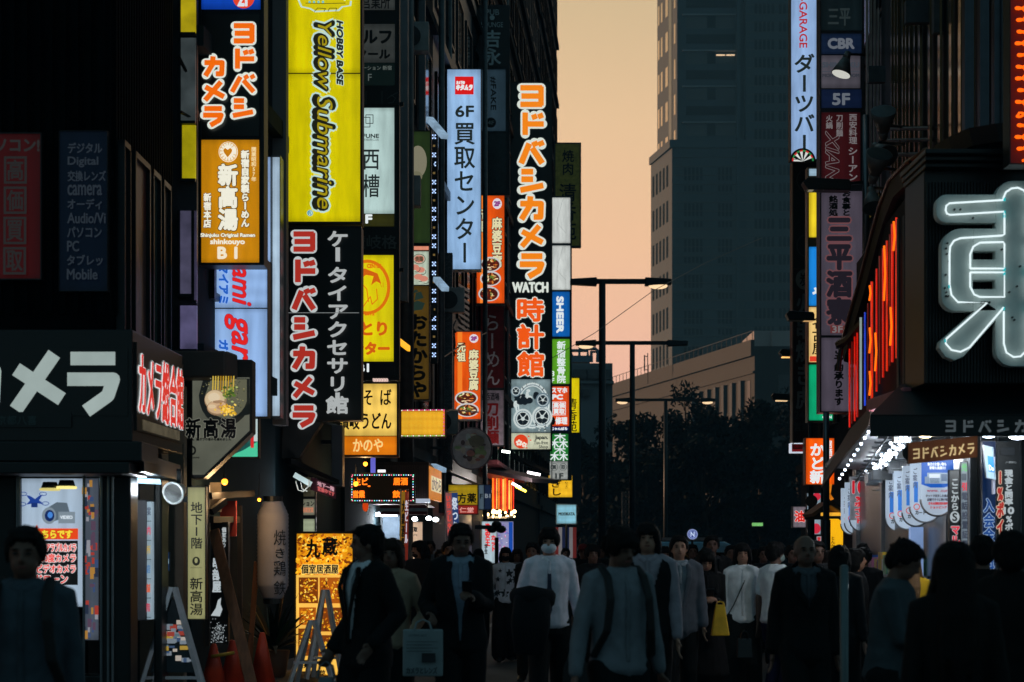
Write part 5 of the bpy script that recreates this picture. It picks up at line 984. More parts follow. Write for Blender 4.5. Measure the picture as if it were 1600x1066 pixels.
def d_main(a, x0, y0, x1, y1):
    a.poly([(x0+.5, y0), (x0+.5, y0+38), (x0+15, y0+43), (x0+36, y0+43), (x1-.5, y0+38), (x1-.5, y0)], Et((24, 84, 176))); a.T('毎日のお買い物も', x0+10, y0+4, x1-12, y0+9, W_, r=.2); a.T('家電も高還元！', x0+13, y0+10, x1-13, y0+14.5, W_, r=.2)
    a.rect(x0+9, y0+20, x1-9, y0+37, Et((140, 160, 180))); a.rect(x0+12, y0+22, x1-22, y0+28, Et((196, 208, 220))); a.rect(x1-20, y0+22, x1-11, y0+33, Et((90, 110, 140))); a.rect(x0+5, y0+26, x0+12, y0+37, Et((120, 140, 164)))
    for i in range(4): a.rect(x0+13, y0+29+i*2, x1-24, y0+29.8+i*2, Et((80, 96, 120)))
    a.T('www. .com', x0+8, y0+47, x1-8, y0+50, Et((150, 50, 80)), r=.2)
    for i, t in enumerate(('ネットで注文した商品を', '店舗ですぐに受け取り', '日本全国配送料無料', 'ショッピング')): a.T(t, x0+6+i*2.2, y0+54+i*6, x1-6-i*2.2, y0+58+i*6, Et((60, 60, 80)) if i < 2 else Et((176, 50, 60)), r=.25)
def d_side(a, x0, y0, x1, y1):
    a.rect(x0+6, y0+30, x0+12, y0+62, Et((50, 110, 190))); a.T('ご案内', x0+4, y0+8, x0+11, y0+40, Et((80, 90, 110)), d='v', r=.2); a.disc(x0+10, y1-24, 5, 5, Et((190, 60, 60)), ring=1.2); a.T('カード', x0+8, y1-18, x0+24, y1-12, INK, r=.3)
def d_ten(a, x0, y0, x1, y1):
    RE = Et((190, 26, 40)); a.rect(x0, y0, x0+26, y1-17, E((104, 108, 116), .8, .5, 9)); a.rect(x0+27.5, y0, x1, y1-17, E((80, 84, 94), .8, .5, 9)); a.T('10', x0+4, y0+7, x0+23, y0+26, RE, r=.9, out=Et((170, 170, 176)), ro=1.6); a.T('%ポイント', x0+6, y0+30, x0+22, y1-12, RE, d='v', r=.7, out=Et((170, 170, 176)), ro=1.2); a.T('お得還元中', x0+28, y0+14, x1-2, y1-18, RE, d='v', r=.5)
for i, (x0, x1, y0, y1, Y, lb, dd) in enumerate(((1375, 1412, 742, 831, 26.5, 'farthest plain board of the main row of round ended boards', d_side), (1384, 1424, 739, 830, 25, 'second board from the far end of the main row', d_side), (1397, 1438, 736, 827, 23.3, 'board in the middle of the main row, half hidden', d_side),
        (1410, 1452, 728, 822, 21.8, 'board third from the near end of the main row', d_side), (1422, 1470, 723, 816, 20.5, 'board directly behind the blue printed board', d_side), (1439, 1490, 719, 806, 19, 'nearest board with a blue printed top and red small print', d_main),
        (1314, 1346, 763, 835, 31, 'plain board at the back of the small far group', d_side), (1320, 1353, 754, 834, 30, 'plain board behind the silver board with red ten', d_side), (1328, 1365, 745, 830, 29, 'silver board with a big red ten on it', d_ten))):
    hang(x0, x1, y0, y1, Y, lb, dd)
# shop front of the corner shop
g = G(); g.box(GX(1512, 18.9), 9, 18.9, 19.1, .1, 3.0); g.prism([(xr(19, 3.2), 19.1, .1), (xr(19, 3.2)+.2, 19.1, .1), (xr(30, 3.2)+.2, 30, .1), (xr(30, 3.2), 30, .1)], (0, 0, 2.75)); g.build('shop_wall', D((9, 21, 25), .3, .1, .3, 2), KS)
for px in (1514, 1531, 1558, 1594): g = G(); g.box(GX(px, 18.8), GX(px+1.2, 18.8), 18.78, 18.9, .1, 2.9); g.build('shopfront_post', STEEL, KS)
for Y in (20.5, 23, 26, 29): g = G(); g.box(xr(Y, 3.2)-.05, xr(Y, 3.2), Y, Y+.12, .1, 2.8); g.build('shopfront_post', STEEL, KS)
g = G(); g.use(E((120, 146, 190), .8, .2, 2)); g.box(GX(1420, 22.3), GX(1440, 22.3), 22.2, 22.3, .6, PZ(824, 22.3)); g.build('lit_doorway', None, KS)
SH = D((20, 24, 26), .35)
s = Sign('guide_strip', 'black vertical strip with white and red characters beside the blue printed board', 1483, 735, 1499, 905, 18.6, th=.05, fw=.6, case=BLACK); a = s.face(1483, 735, 1499, 905, SH); WD = Et((150, 158, 162)); a.T('ここから', 1485, 747, 1498, 798, WD, d='v', r=.5); a.disc(1491, 808, 7.5, 9, WD); a.T('S', 1487.5, 802, 1494.5, 814, INK, r=.5); a.T('マルチ', 1484, 820, 1499, 868, Et((196, 40, 60)), d='v', r=.7, out=WD, ro=1.5); s.end(a)
s = Sign('price_strip', 'narrow white strip of grey characters behind the black guide strip', 1501, 722, 1511, 862, 18.7, th=.05, fw=.6, case=GREY); a = s.face(1501, 722, 1511, 862, E((126, 140, 150), .7, .25, 5)); 
for i, (t, c) in enumerate((('光', (80, 160, 90)), ('■', (60, 70, 80)), ('引', (200, 40, 60)), ('電', (60, 66, 80)), ('話', (50, 56, 70)), ('設', (60, 66, 80)), ('置', (50, 56, 70)), ('証', (60, 66, 80)), ('券', (50, 56, 70)))): a.T(t, 1501.5, 724+i*15, 1510.5, 737+i*15, Et(c), d='v', r=.5)
s.end(a)
s = Sign('blue_banner', 'dim blue vertical banner with outlined blue characters on the shop front', 1534, 690, 1555, 900, 18.6, th=.04, fw=.5, case=GREY, cat='banner'); a = s.face(1534, 690, 1555, 900, E((10, 36, 76), .7, .12)); a.T('入会金無料', 1536, 778, 1553, 895, Et((22, 60, 120)), d='v', r=.7, out=Et((130, 150, 176)), ro=1.7); s.end(a)
cp = Pan(P(1537, 697, 18.3), P(1550, 700, 18.3), P(1541, 746, 18.3), 0, 0, 13, 48)
s = Sign('card_sign', 'small pale card sign tilted in front of the blue banner', 0, 0, 13, 48, pan=cp, th=.03, fw=1, case=D((130, 146, 156), .4)); a = s.face(0, 0, 13, 48, E((150, 180, 200), .8)); a.rect(4, 14, 13, 38, Et((20, 120, 190))); a.T('Do', 5, 28, 12, 36, W_, r=.3); s.end(a)
g = G(); g.box(GX(1552, 18.3), GX(1555, 18.3), 18.3, 18.36, PZ(772, 18.3), PZ(714, 18.3)); tag(g.build('white_panel', E((150, 156, 176), .7, .2)), 'thin white upright panel between blue banner and black poster', 'panel')
s = Sign('points_poster', 'black shop front poster with red outlined and white vertical characters', 1557, 690, 1593, 880, 18.6, th=.05, fw=.8, case=FRAME, cat='poster'); a = s.face(1557, 690, 1593, 880, SH); a.T('現金と同率', 1569, 734, 1582, 790, WD, d='v', r=.7); a.T('10', 1568, 793, 1583, 803, WD, r=.9); a.T('%ポイ', 1569, 805, 1582, 842, WD, d='v', r=.6)
a.T('1%ポイ', 1556, 733, 1567, 836, Et((150, 40, 34)), d='v', r=1.0, out=Et((190, 170, 150)), ro=2.0); a.rect(1562, 700, 1584, 712, Et((30, 34, 38))); a.T('(一部除く)', 1570, 721, 1586, 725, WD); s.end(a)
# ================================================================ street furniture and small things
LP = D((28, 36, 40), .5, .3, .15); LENS = E((255, 216, 168), 1.15, 0)
def tall_lamp(px, Y, arm0, arm1, ya, lit, label):
    x = GX(px, Y); z = PZ(ya, Y); r = root('street_lamp', label, 'street lamp', (x, Y, 0), 'tall lamps beyond the end of the street')
    g = G(); g.cyl((x, Y, 0), (x, Y, z), .15, .13, 12); g.cyl((x, Y, 0), (x, Y, .7), .22, n=12); g.build('pole', LP, r, True)
    g = G(); g.bar(P(arm0, ya, Y), P(arm1, ya, Y), .16, .18); g.build('arm', LP, r)
    for e, on in ((arm0, lit[0]), (arm1, lit[1])):
        s = 1 if e > px else -1; L = .55; xe = GX(e, Y); a, b = xe-s*.95, xe+s*.05
        g = G(); g.hexa([(a, Y-.22, z-.17), (b, Y-.22, z-.12), (b, Y-.22, z+.08), (a, Y-.22, z+.14)], [(a, Y+.22, z-.17), (b, Y+.22, z-.12), (b, Y+.22, z+.08), (a, Y+.22, z+.14)]); h = g.build('head', LP, r, bevel=.03)
        if on: g = G(); g.sph(((a+b)/2, Y, z-.17), (.36, .2, .12), 14, 6); g.build('lens', LENS, h, True)
tall_lamp(941, 75, 893, 1047, 440, (0, 1), 'nearest tall lamp with one lit head against the sunset')
tall_lamp(988, 97, 901, 1073, 536, (1, 0), 'second tall lamp with its left head lit')
tall_lamp(1040, 134, 962, 1116, 625, (1, 1), 'farthest tall lamp with both heads lit in front of the trees')
g = G(); g.tube([P(862, 560, 62), P(930, 520, 65), P(1020, 455, 70), P(1100, 412, 78), P(1190, 372, 86)], .012, 5); tag(g.build('overhead_wire', BLACK), 'thin overhead wire crossing the sunset sky', 'wire')
g = G()
for a, b in ((972, 984), (973, 985)): pass
for x in (973, 978, 984): g.bar(P(x, 768, 118), P(x, 870, 118), .1)
for y in range(772, 866, 8): g.bar(P(973, y, 118), P(984, y, 118), .1)
tag(g.build('lattice_post', D((70, 80, 84), .6)), 'pale lattice post in front of the dark trees', 'post')
g = G(); g.box(GX(1176, 125), GX(1192, 125), 125, 125.3, PZ(822, 125), PZ(817, 125)); tag(g.build('exit_lamp', E((120, 190, 110), .9, .2)), 'tiny green lit lamp far off under the trees', 'lamp')
# --- van with pale blue roof, round emblem sign
V = root('van', 'van with a shiny pale blue upper body behind the crowd', 'van', (GX(1085, 52), 54, 0)); VB = D((150, 205, 235), .25, .2, .08); vx0, vx1 = GX(1018, 52), GX(1148, 52)
g = G(); g.prism([(vx0, 52, .45), (vx1, 52, .45), (vx1, 52, 1.6), (vx1-.08, 52.05, 1.78), (vx1-.25, 52.1, 1.86), (vx0+.25, 52.1, 1.86), (vx0+.08, 52.05, 1.78), (vx0, 52, 1.6)], (0, 4.4, 0)); g.build('body', VB, V, bevel=.04)
g = G(); g.box(vx0+.14, vx1-.14, 51.97, 52.02, 1.1, 1.58); g.build('rear_window', D((14, 20, 26), .08), V)
for x in (vx0+.12, vx1-.2): g = G(); g.box(x, x+.09, 51.95, 52.0, .75, 1.05); g.build('tail_lamp', E((150, 20, 16), .6, 0), V)
for x in (vx0+.15, vx1-.37):
    for Y in (52.8, 55.4): g = G(); g.cyl((x, Y, .33), (x+.22, Y, .33), .33, n=18); w_ = g.build('wheel', BLACK, V); 
g = G(); g.box(vx0+.02, vx1-.02, 51.9, 52.02, .4, .6); g.build('bumper', D((40, 44, 46), .5), V)
g = G(); g.bar(Vector((vx0+.3, 52.3, 1.93)), Vector((vx1-.3, 52.3, 1.93)), .1, .08); g.build('roof_rack', STEEL, V)
r = root('round_sign', 'small round blue emblem sign on a post above the van', 'sign', (GX(1082, 50), 50, 0)); g = G(); g.cyl(P(1082, 835, 50), P(1082, 835, 50)+Vector((0, .12, 0)), 8.5/F*50, n=24); g.build('casing', D((150, 160, 190), .4), r)
g = G(); g.cyl((GX(1082, 50), 50.06, 0), (GX(1082, 50), 50.06, PZ(843, 50)), .03, n=8); g.build('post', FRAME, r)
a = Art(front(1070, 823, 1094, 847, 50), .006); a.disc(1082, 835, 8, 8, E((150, 166, 214), .8, 0)); a.disc(1082, 835, 6.6, 6.6, Et((28, 50, 130)))
a.strokes([[(20, 90), (20, 10), (80, 90), (80, 10)]], 1078, 831, 1086, 839, 20, Et((190, 204, 230))); a.disc(1082, 835, 5.6, 5.6, Et((150, 166, 214)), ring=.7); a.done('emblem', r)
# --- lamps and fittings round the left corner shop
r = root('can_lamp', 'large white can-shaped lamp on the corner of the left shop', 'lamp', P(272, 770, 18.8)); c = P(274, 769, 18.8); d = Vector((-.25, -.9, -.22)).normalized()
g = G(); g.cyl(c-d*-.0+d*-.12, c+d*.05, .06, .1, 20); g.build('housing', D((150, 156, 158), .4), r, True); g = G(); g.tube([c+d*.05+(d.orthogonal().normalized()*math.cos(k*.314)+d.cross(d.orthogonal().normalized())*math.sin(k*.314))*.1 for k in range(20)], .012, 6, True); g.build('rim', D((190, 196, 198), .4), r, True)
g = G(); g.cyl(c+d*.045, c+d*.05, .092, n=20); g.build('lens', D((64, 66, 66), .5), r); g = G(); g.bar(c-d*.08, c+Vector((.02, .1, .22)), .04); g.build('bracket', FRAME, r)
r = root('work_lamp', 'work lamp with a bright white glow under the left shop awning', 'lamp', P(228, 745, 18.4)); c = P(229, 728, 18.4)
g = G(); g.cyl(c, c+Vector((0, 0, .08)), .11, .05, 16); g.cyl(c+Vector((0, 0, .08)), c+Vector((0, 0, .17)), .035, .03, 12); g.build('shade', D((160, 164, 160), .35, .3), r, True); g = G(); g.cyl(c-Vector((0, 0, .012)), c-Vector((0, 0, .002)), .095, n=16); g.build('lens', E((230, 240, 246), 40, 0), r)
g = G(); g.hexa([P(160, 752, 18.2), P(252, 757, 18.2), P(250, 749, 18.2), P(160, 745, 18.2)], [P(160, 752, 18.3), P(252, 757, 18.3), P(250, 749, 18.3), P(160, 745, 18.3)]); tag(g.build('tube_lamp', E((150, 190, 214), 3, .5, 9)), 'blue-white tube lamp glowing along the left shop awning edge', 'lamp')
for px, py, lb, k in ((78, 764, 'blurred warm disc lamp at the top of the poster window', .6), (104, 761, 'bright yellow rimmed disc lamp at the top of the poster window', 1)):
    r = root('disc_lamp', lb, 'lamp', P(px, py+4, 17.4)); c = P(px, py, 17.4); g = G(); g.cyl(c, c+Vector((0, 0, .06)), .08, .06, 18); g.build('housing', BLACK, r, True); g = G(); g.tube([c+Vector((.08*math.cos(t*.35), .08*math.sin(t*.35), -.005)) for t in range(18)], .012, 6, True); g.build('ring', E((236, 220, 130), 1.3*k, 0), r, True)
r = root('directory_board', 'grey metal box with a lit strip of white name plates on its side', 'directory', P(223, 970, 19.4)); g = G(); g.box(GX(203, 19.4), GX(229, 19.4), 19.4, 19.75, PZ(970, 19.4), PZ(781, 19.4)); g.build('casing', D((96, 96, 102), .5, .3, .15, 4), r, bevel=.01)
g = G(); g.box(GX(229, 19.4)+.001, GX(237, 19.4), 19.42, 19.74, PZ(968, 19.4), PZ(784, 19.4)); g.build('plate_strip', E((140, 160, 172), .85, .2, 8), r); a = Art(front(229, 784, 237, 968, 19.42), .003)
for i in range(6):
    y = 786+i*30; a.rect(229.3, y+28, 236.8, y+29, INK); a.T('案内所店舗階'[i], 230, y+6, 236, y+20, Et(((60, 70, 90), (200, 50, 80), (180, 150, 60), (60, 110, 160), (200, 80, 40), (180, 60, 80))[i]), d='v', r=.2)
a.done('lettering', r)
s = Sign('network_sign', 'small dim blue sign with white letters on the beige wall', 253, 863, 265, 892, 20.25, th=.03, fw=.5, case=GREY); a = s.face(253, 863, 265, 892, E((8, 60, 110), .6)); a.disc(259, 877, 5, 6, D((20, 30, 40), .5)); a.T('Wi-Fi', 254, 873, 264, 881, Et((150, 180, 190)), r=.3); s.end(a)
s = Sign('stair_sign', 'tall pale yellow-green lit sign with brush characters beside the A-shaped stand', 294, 762, 321, 967, 20.3, th=.12, fw=1.5, case=BLACK, arm=(285, (780,))); a = s.face(294, 762, 321, 967, E((160, 158, 110), .85, .28, .9)); a.T('地下1階', 298, 784, 317, 858, INK, d='v', r=.3); a.disc(307, 877, 6, 7, D((60, 60, 40), .5)); a.disc(307, 876, 2.5, 4, E((160, 158, 110), .85)); a.T('SHINKOUYO', 298, 886, 316, 888, INK); a.T('新高湯', 297, 902, 318, 962, INK, d='v', r=.3); s.end(a)
s = Sign('standing_sign', 'black standing sign with white characters and white ink splashes', 329, 817, 356, 1004, 21.8, th=.1, fw=1.2, case=D((30, 32, 32), .5)); a = s.face(329, 817, 356, 1004, D((10, 20, 20), .4)); WT = Et((170, 180, 184)); a.T('串部屋', 332, 870, 346, 926, WT, d='v', r=.7); a.T('個室あり', 347, 824, 354, 856, WT, d='v', r=.2); rd = random.Random(8)
a.poly([(330, 962), (338, 950), (341, 938), (346, 934), (345, 944), (348, 952), (344, 963)][::-1], WT)
for i in range(120): x, y = rd.gauss(342, 6), rd.gauss(988, 9); a.o -= .002; a.disc(min(355, max(330, x)), min(1003, y), .6, .7, WT, n=5)
s.end(a)
g = G(); g.prism([P(344, 838, 22.3), P(369, 838, 22.3), P(369, 783, 22.3), P(344, 783, 22.3)], (0, .05, 0)); tag(g.build('hanging_board', D((170, 46, 34), .6, 0, .2)), 'dim red hanging panel left of the large paper lantern', 'panel')
g = G(); g.prism([P(328, 800, 22), P(345, 800, 22), P(345, 754, 22), P(328, 754, 22)], (0, .05, 0)); tag(g.build('beige_panel', D((176, 156, 130), .6)), 'beige wall panel behind the black standing sign', 'panel')
r = root('timber_frame', 'dark timber shelf frame over the black standing sign', 'frame', P(370, 840, 22)); dw = D((40, 34, 30), .7, 0, .3, 5)
for a_, b_ in (((324, 758, 21.4), (324, 1010, 21.4)), ((328, 775, 21.4), (395, 771, 22.6)), ((330, 800, 21.4), (352, 783, 21.6)), ((375, 790, 23), (375, 1000, 23)), ((330, 812, 21.4), (372, 812, 22.6))): g = G(); g.bar(P(*a_), P(*b_), .05, .07); g.build('beam', dw, r)
def lamp_light(c, watts, col):
    l = bpy.data.lights.new('lamp_light', 'POINT'); l.energy = watts; l.color = col; l.shadow_soft_size = .06; o = bpy.data.objects.new('lamp_light', l); COL.objects.link(o); o.location = c
def bulb(px, py, Y, label, k=7, R_=.035):
    r = root('bare_bulb', label, 'bulb', P(px, py, Y)); c = P(px, py, Y); g = G(); g.sph(c, R_, 10, 7); g.build('glass', E((255, 160, 40), min(4, k), 0), r, True); lamp_light(c+Vector((0, -.02, -.09)), k, (1, .62, .28)); g = G(); g.cyl(c+Vector((0, 0, R_*.8)), c+Vector((0, 0, R_*2.4)), R_*.5, n=10); g.tube([c+Vector((0, 0, R_*2.4)), c+Vector((0, 0, .3))], .005, 5); g.build('holder', BLACK, r)
bulb(351, 753, 21.6, 'glowing warm bare bulb above the timber frame'); bulb(571, 725, 31, 'glowing warm bare bulb above the dot matrix board', 5); bulb(556, 756, 31, 'pale orange bulb left of the dot matrix board', 3, .04); bulb(405, 781, 22.4, 'tiny yellow light above the large paper lantern', 7, .02)
# paper lantern
r = root('paper_lantern', 'large unlit ribbed white paper lantern with black brush characters', 'lantern', P(423, 936, 23)); xc, Yl, R0 = GX(423, 23), 23.2, 25/F*23; zb, zt = PZ(936, 23), PZ(783, 23); prof = []; n = 26
for i in range(n*2+1):
    t = i/(n*2); k = min(1, .62+math.sin(math.pi*min(1, max(0, t)))*.9); prof.append((zb+(zt-zb)*t, R0*min(1, k)*(1.0 if i % 2 else .965)))
g = G(); g.tube([(xc, Yl, z) for z, k in prof], [k for z, k in prof], 28); g.build('paper', D((176, 170, 178), .7, 0, .1, 3), r, True); g = G(); g.cyl((xc, Yl, zt), (xc, Yl, zt+.06), R0*.6, n=20); g.cyl((xc, Yl, zb-.06), (xc, Yl, zb), R0*.6, n=20); g.build('cap', BLACK, r)
g = G(); g.use(INK)
for ch, y0, y1 in (('焼', 826, 852), ('き', 855, 872), ('鶏', 874, 900), ('鉄', 906, 930)):
    v, f = tmesh(ch); vs = []
    for a_, b_ in v:
        an = R(8+52*(a_)); z = PZ(y1-(b_+.08)*(y1-y0), 23); vs.append((xc+(R0+.006)*math.sin(an), Yl-(R0+.006)*math.cos(an), z))
    g.add(vs, f)
g.build('lettering', None, r)
# small column right of lantern
s = Sign('small_tenant_column', 'stack of three small dim signs between the paper lantern and the lit menu board', 450, 746, 492, 838, 29, th=.15, fw=1.5, case=D((22, 26, 26), .5)); a = s.face(450, 746, 492, 776, E((84, 80, 60), .5, .2)); a.T('ゴルフスク', 451, 752, 490, 765, INK, r=.5); a.T('新宿営業所', 456, 768, 486, 773, INK); s.end(a)
a = s.face(450, 780, 492, 805, E((140, 140, 120), .6, .15)); a.T('ステーション', 451, 783, 491, 791, INK, r=.3); a.T('2階', 451, 795, 463, 802, Et((60, 110, 170)), r=.3); a.T('24時間営業', 468, 793, 490, 801, Et((190, 120, 90)), r=.2); s.end(a); a = s.face(450, 811, 492, 838, E((160, 170, 140), .8, .15)); a.T('槽', 450, 814, 468, 832, IK, d='v'); s.end(a)
r = root('side_awning', 'dark sloping awning with a pink and white lettered flap', 'awning', P(500, 780, 27)); g = G(); g.hexa([P(455, 725, 26.8), P(530, 757, 28), P(530, 750, 28), P(455, 716, 26.8)], [P(440, 725, 28.5), P(515, 757, 30), P(515, 750, 30), P(440, 716, 28.5)]); g.build('roof', D((30, 30, 34), .5), r)
ap = Pan(P(488, 746, 27.1), P(525, 760, 27.9), P(488, 766, 27.1), 0, 0, 37, 20); g = G(); g.hexa([ap.p(0, 20), ap.p(37, 20), ap.p(37, 0), ap.p(0, 0)], [ap.p(0, 20, -.02), ap.p(37, 20, -.02), ap.p(37, 0, -.02), ap.p(0, 0, -.02)]); fl = g.build('flap', E((40, 16, 26), .6), r); a = Art(ap, .005); a.T('地下一階', 7, 3, 33, 10, Et((196, 150, 160)), r=.3); a.T('営業中です', 7, 11, 33, 18, Et((190, 90, 90)), r=.3); a.done('lettering', fl)
g = G(); g.bar(P(460, 742, 26.6), P(486, 757, 26.6), .09, .07); tag(g.build('bar_lamp', E((170, 190, 190), .9, .3)), 'short pale tube lamp tangled in white cable by the dark awning', 'lamp')
g = G(); g.tube([P(462, 752, 26.5), P(466, 766, 26.5), P(474, 768, 26.5), P(482, 760, 26.5), P(483, 750, 26.5)], .01, 5); g.tube([P(470, 754, 26.5), P(472, 764, 26.5), P(480, 768, 26.5)], .008, 5); tag(g.build('cable', D((190, 190, 180), .5)), 'loops of white cable hanging by the dark awning', 'cable')
# planks, cones, stands, plant, menu board
WD2 = D((122, 78, 50), .65, 0, .3, 8, .2, stretch=(3, 3, .4))
def plank(a_, b_, w_, label): g = G(); g.bar(P(*a_), P(*b_), w_, .03, (0, -1, .01)); return tag(g.build('wooden_plank', WD2, bevel=.004), label, 'plank', 'planks by the cones')
plank((334, 828, 21.6), (397, 1085, 21.0), .12, 'worn brown plank leaning across in front of the black standing sign'); plank((401, 878, 23.4), (388, 1060, 23.4), .06, 'narrow upright wooden plank beside the potted palm')
g = G(); g.prism([P(x, y, 23.35) for x, y in ((402, 905), (416, 905), (416, 878), (402, 878))], (0, .01, 0)); tag(g.build('paper_notice', D((120, 122, 140), .7)), 'small pale paper notice fixed to the upright plank', 'notice')
CO = D((196, 60, 28), .5, 0, .15, 5)
def cone(px, py, Y, label):
    r = root('traffic_cone', label, 'cone', (GX(px, Y), Y, .1), 'orange cones on the left pavement'); x = GX(px, Y); zt = PZ(py, Y); g = G(); g.box(x-.18, x+.18, Y-.18, Y+.18, .1, .13); g.build('base', CO, r, bevel=.01); g = G(); g.tube([(x, Y, .13), (x, Y, zt-.01), (x, Y, zt)], [.15, .03, .02], 18); g.build('body', CO, r, True)
cone(334, 1006, 21.2, 'orange cone leftmost of the pair joined by a yellow bar'); cone(363, 1000, 21.4, 'orange cone under the leaning plank, right end of yellow bar'); cone(410, 988, 21.8, 'orange cone standing alone in front of the potted palm')
g = G(); g.tube([P(330, 1026, 21.1), P(366, 1020, 21.2)], .018, 8); tag(g.build('cone_bar', D((190, 150, 40), .5, 0, .3, 12), None, True), 'short yellow and black bar resting across two orange cones', 'bar')
def stand(px, py, Y, wpx, label, board=True, back=.35):
    x = GX(px, Y); zt = PZ(py, Y); r = root('folding_stand', label, 'A-frame', (x, Y, .1), 'folding stands on the left pavement'); w_ = wpx/F*Y
    g = G()
    for s_ in (-1, 1): g.bar((x+s_*.02, Y, zt), (x+s_*w_*.5, Y-.1, .1), .065, .04); g.bar((x+s_*.02, Y+.02, zt), (x+s_*w_*.42, Y+back, .1), .05, .03)
    g.bar((x-w_*.4, Y-.08, .35), (x+w_*.4, Y-.08, .35), .035, .03); g.build('leg_frame', D((196, 202, 210), .4, .3, .15), r)
    if board:
        z0 = zt-.12; f = lambda z: w_*.5*(zt-z)/(zt-.1)*.86; p0, p1 = (-f(z0), z0), (-f(.45), .45); g = G(); yb = lambda z: Y-.1*(zt-z)/(zt-.1)-.012+.06
        g.prism([(x-f(.4), yb(.4), .4), (x+f(.4), yb(.4), .4), (x+f(z0), yb(z0), z0), (x-f(z0), yb(z0), z0)], (0, .02, 0)); bd = g.build('board', D((26, 40, 48), .3), r); rd = random.Random(int(px)); g = G(); cs = [Et(c, .8) for c in ((90, 110, 120), (150, 60, 50), (170, 140, 60), (120, 130, 140), (60, 80, 110), (180, 170, 160))]
        for i in range(38):
            z = rd.uniform(.5, zt-.35); u = rd.uniform(-.8, .6)*f(z); q = rd.uniform(.03, .1); h = rd.uniform(.02, .06); g.use(rd.choice(cs)); y = yb(z)-.004-.0005*i; g.add([(x+u, y, z), (x+u+q, y, z), (x+u+q, y-.001, z+h), (x+u, y-.001, z+h)], [(0, 1, 2, 3)])
        g.build('picture', None, bd)
stand(270, 918, 19.8, 110, 'large folding stand with small pictures under the pale green sign'); stand(508, 922, 23.5, 56, 'bare folding stand close in front of the lit menu board', False); stand(488, 970, 22.5, 70, 'lower bare folding stand in front of the lit menu board', False)
r = root('potted_palm', 'dark leafy potted palm right of the orange cones', 'plant', P(428, 1050, 23.8)); x, Y = GX(428, 23.8), 23.8; g = G(); g.tube([(x, Y, .1), (x, Y, .12), (x, Y, .42)], [.12, .14, .19], 18); g.build('pot', D((96, 62, 40), .7, 0, .2, 5), r, True); g = G(); rd = random.Random(21); fm = [D((22, 44, 24), .5), D((34, 58, 30), .5), D((16, 30, 20), .5)]
for i in range(46):
    g.use(rd.choice(fm)); a_ = rd.random()*6.28; L = rd.uniform(.5, .95); el = rd.uniform(.35, 1.45); b0 = Vector((x, Y, .42)); dd = Vector((math.cos(a_)*math.cos(el), math.sin(a_)*math.cos(el), math.sin(el))); sd = Vector((-math.sin(a_), math.cos(a_), 0)); pts = [b0+dd*L*t-Vector((0, 0, .38*L*t*t*math.cos(el))) for t in (0, .25, .5, .75, 1)]; ws = [.008, .03, .035, .022, .002]
    g.add([q+sd*w_ for q, w_ in zip(pts, ws)]+[q-sd*w_ for q, w_ in zip(pts, ws)], [(k, k+1, k+6, k+5) for k in range(4)])
g.build('foliage', None, r)
s = Sign('menu_board', 'tall glowing golden menu board with food pictures on the pavement', 464, 834, 551, 1055, 25.2, th=.2, fw=3.5, case=D((16, 16, 16), .45)); GO = E((236, 158, 20), 1, .3, 2.2); a = s.face(464, 834, 551, 1055, GO); rd = random.Random(13)
food = [Et(c) for c in ((250, 190, 40), (200, 110, 16), (255, 214, 90), (120, 56, 10), (170, 86, 14), (240, 170, 30), (86, 40, 10))]
def morsels(x0, y0, x1, y1, n, smin, smax):
    for i in range(n):
        x, y = rd.uniform(x0, x1), rd.uniform(y0, y1); q = rd.uniform(smin, smax); an = rd.random()*3; cs_, sn = math.cos(an), math.sin(an); k = 7; a.o -= .0022
        a.poly([(min(x1+2, max(x0-2, x+q*rd.uniform(.7, 1.2)*(cs_*math.cos(t*6.28/k)-.55*sn*math.sin(t*6.28/k)))), y+q*rd.uniform(.7, 1.1)*(sn*math.cos(t*6.28/k)+.55*cs_*math.sin(t*6.28/k))) for t in range(k)][::-1], rd.choice(food))
    a.layer()
morsels(466, 836, 549, 900, 420, 1.2, 4.6); a.T('九', 481, 842, 503, 872, INK, d='v', r=.9); a.T('蔵', 506, 840, 530, 868, INK, d='v', r=.9); a.T('個室居酒屋', 474, 882, 531, 896, INK, r=.4, out=Et((255, 214, 120)), ro=1.2)
a.rect(466, 898, 549, 1052, E((246, 190, 80), 1, .15, 2))
for (x0, y0, x1, y1) in ((470, 902, 500, 942), (503, 902, 546, 942), (472, 948, 498, 975), (503, 948, 546, 985), (472, 980, 500, 1022), (503, 990, 546, 1022)):
    a.rect(x0, y0, x1, y1, food[rd.choice((1, 3, 4))]); morsels(x0+3, y0+3, x1-3, y1-3, 90, 1, 3)
a.T('営業 17', 474, 1028, 500, 1040, INK, r=.5); a.T('コース飲放', 472, 1043, 515, 1050, INK, r=.3); s.end(a, 'picture')
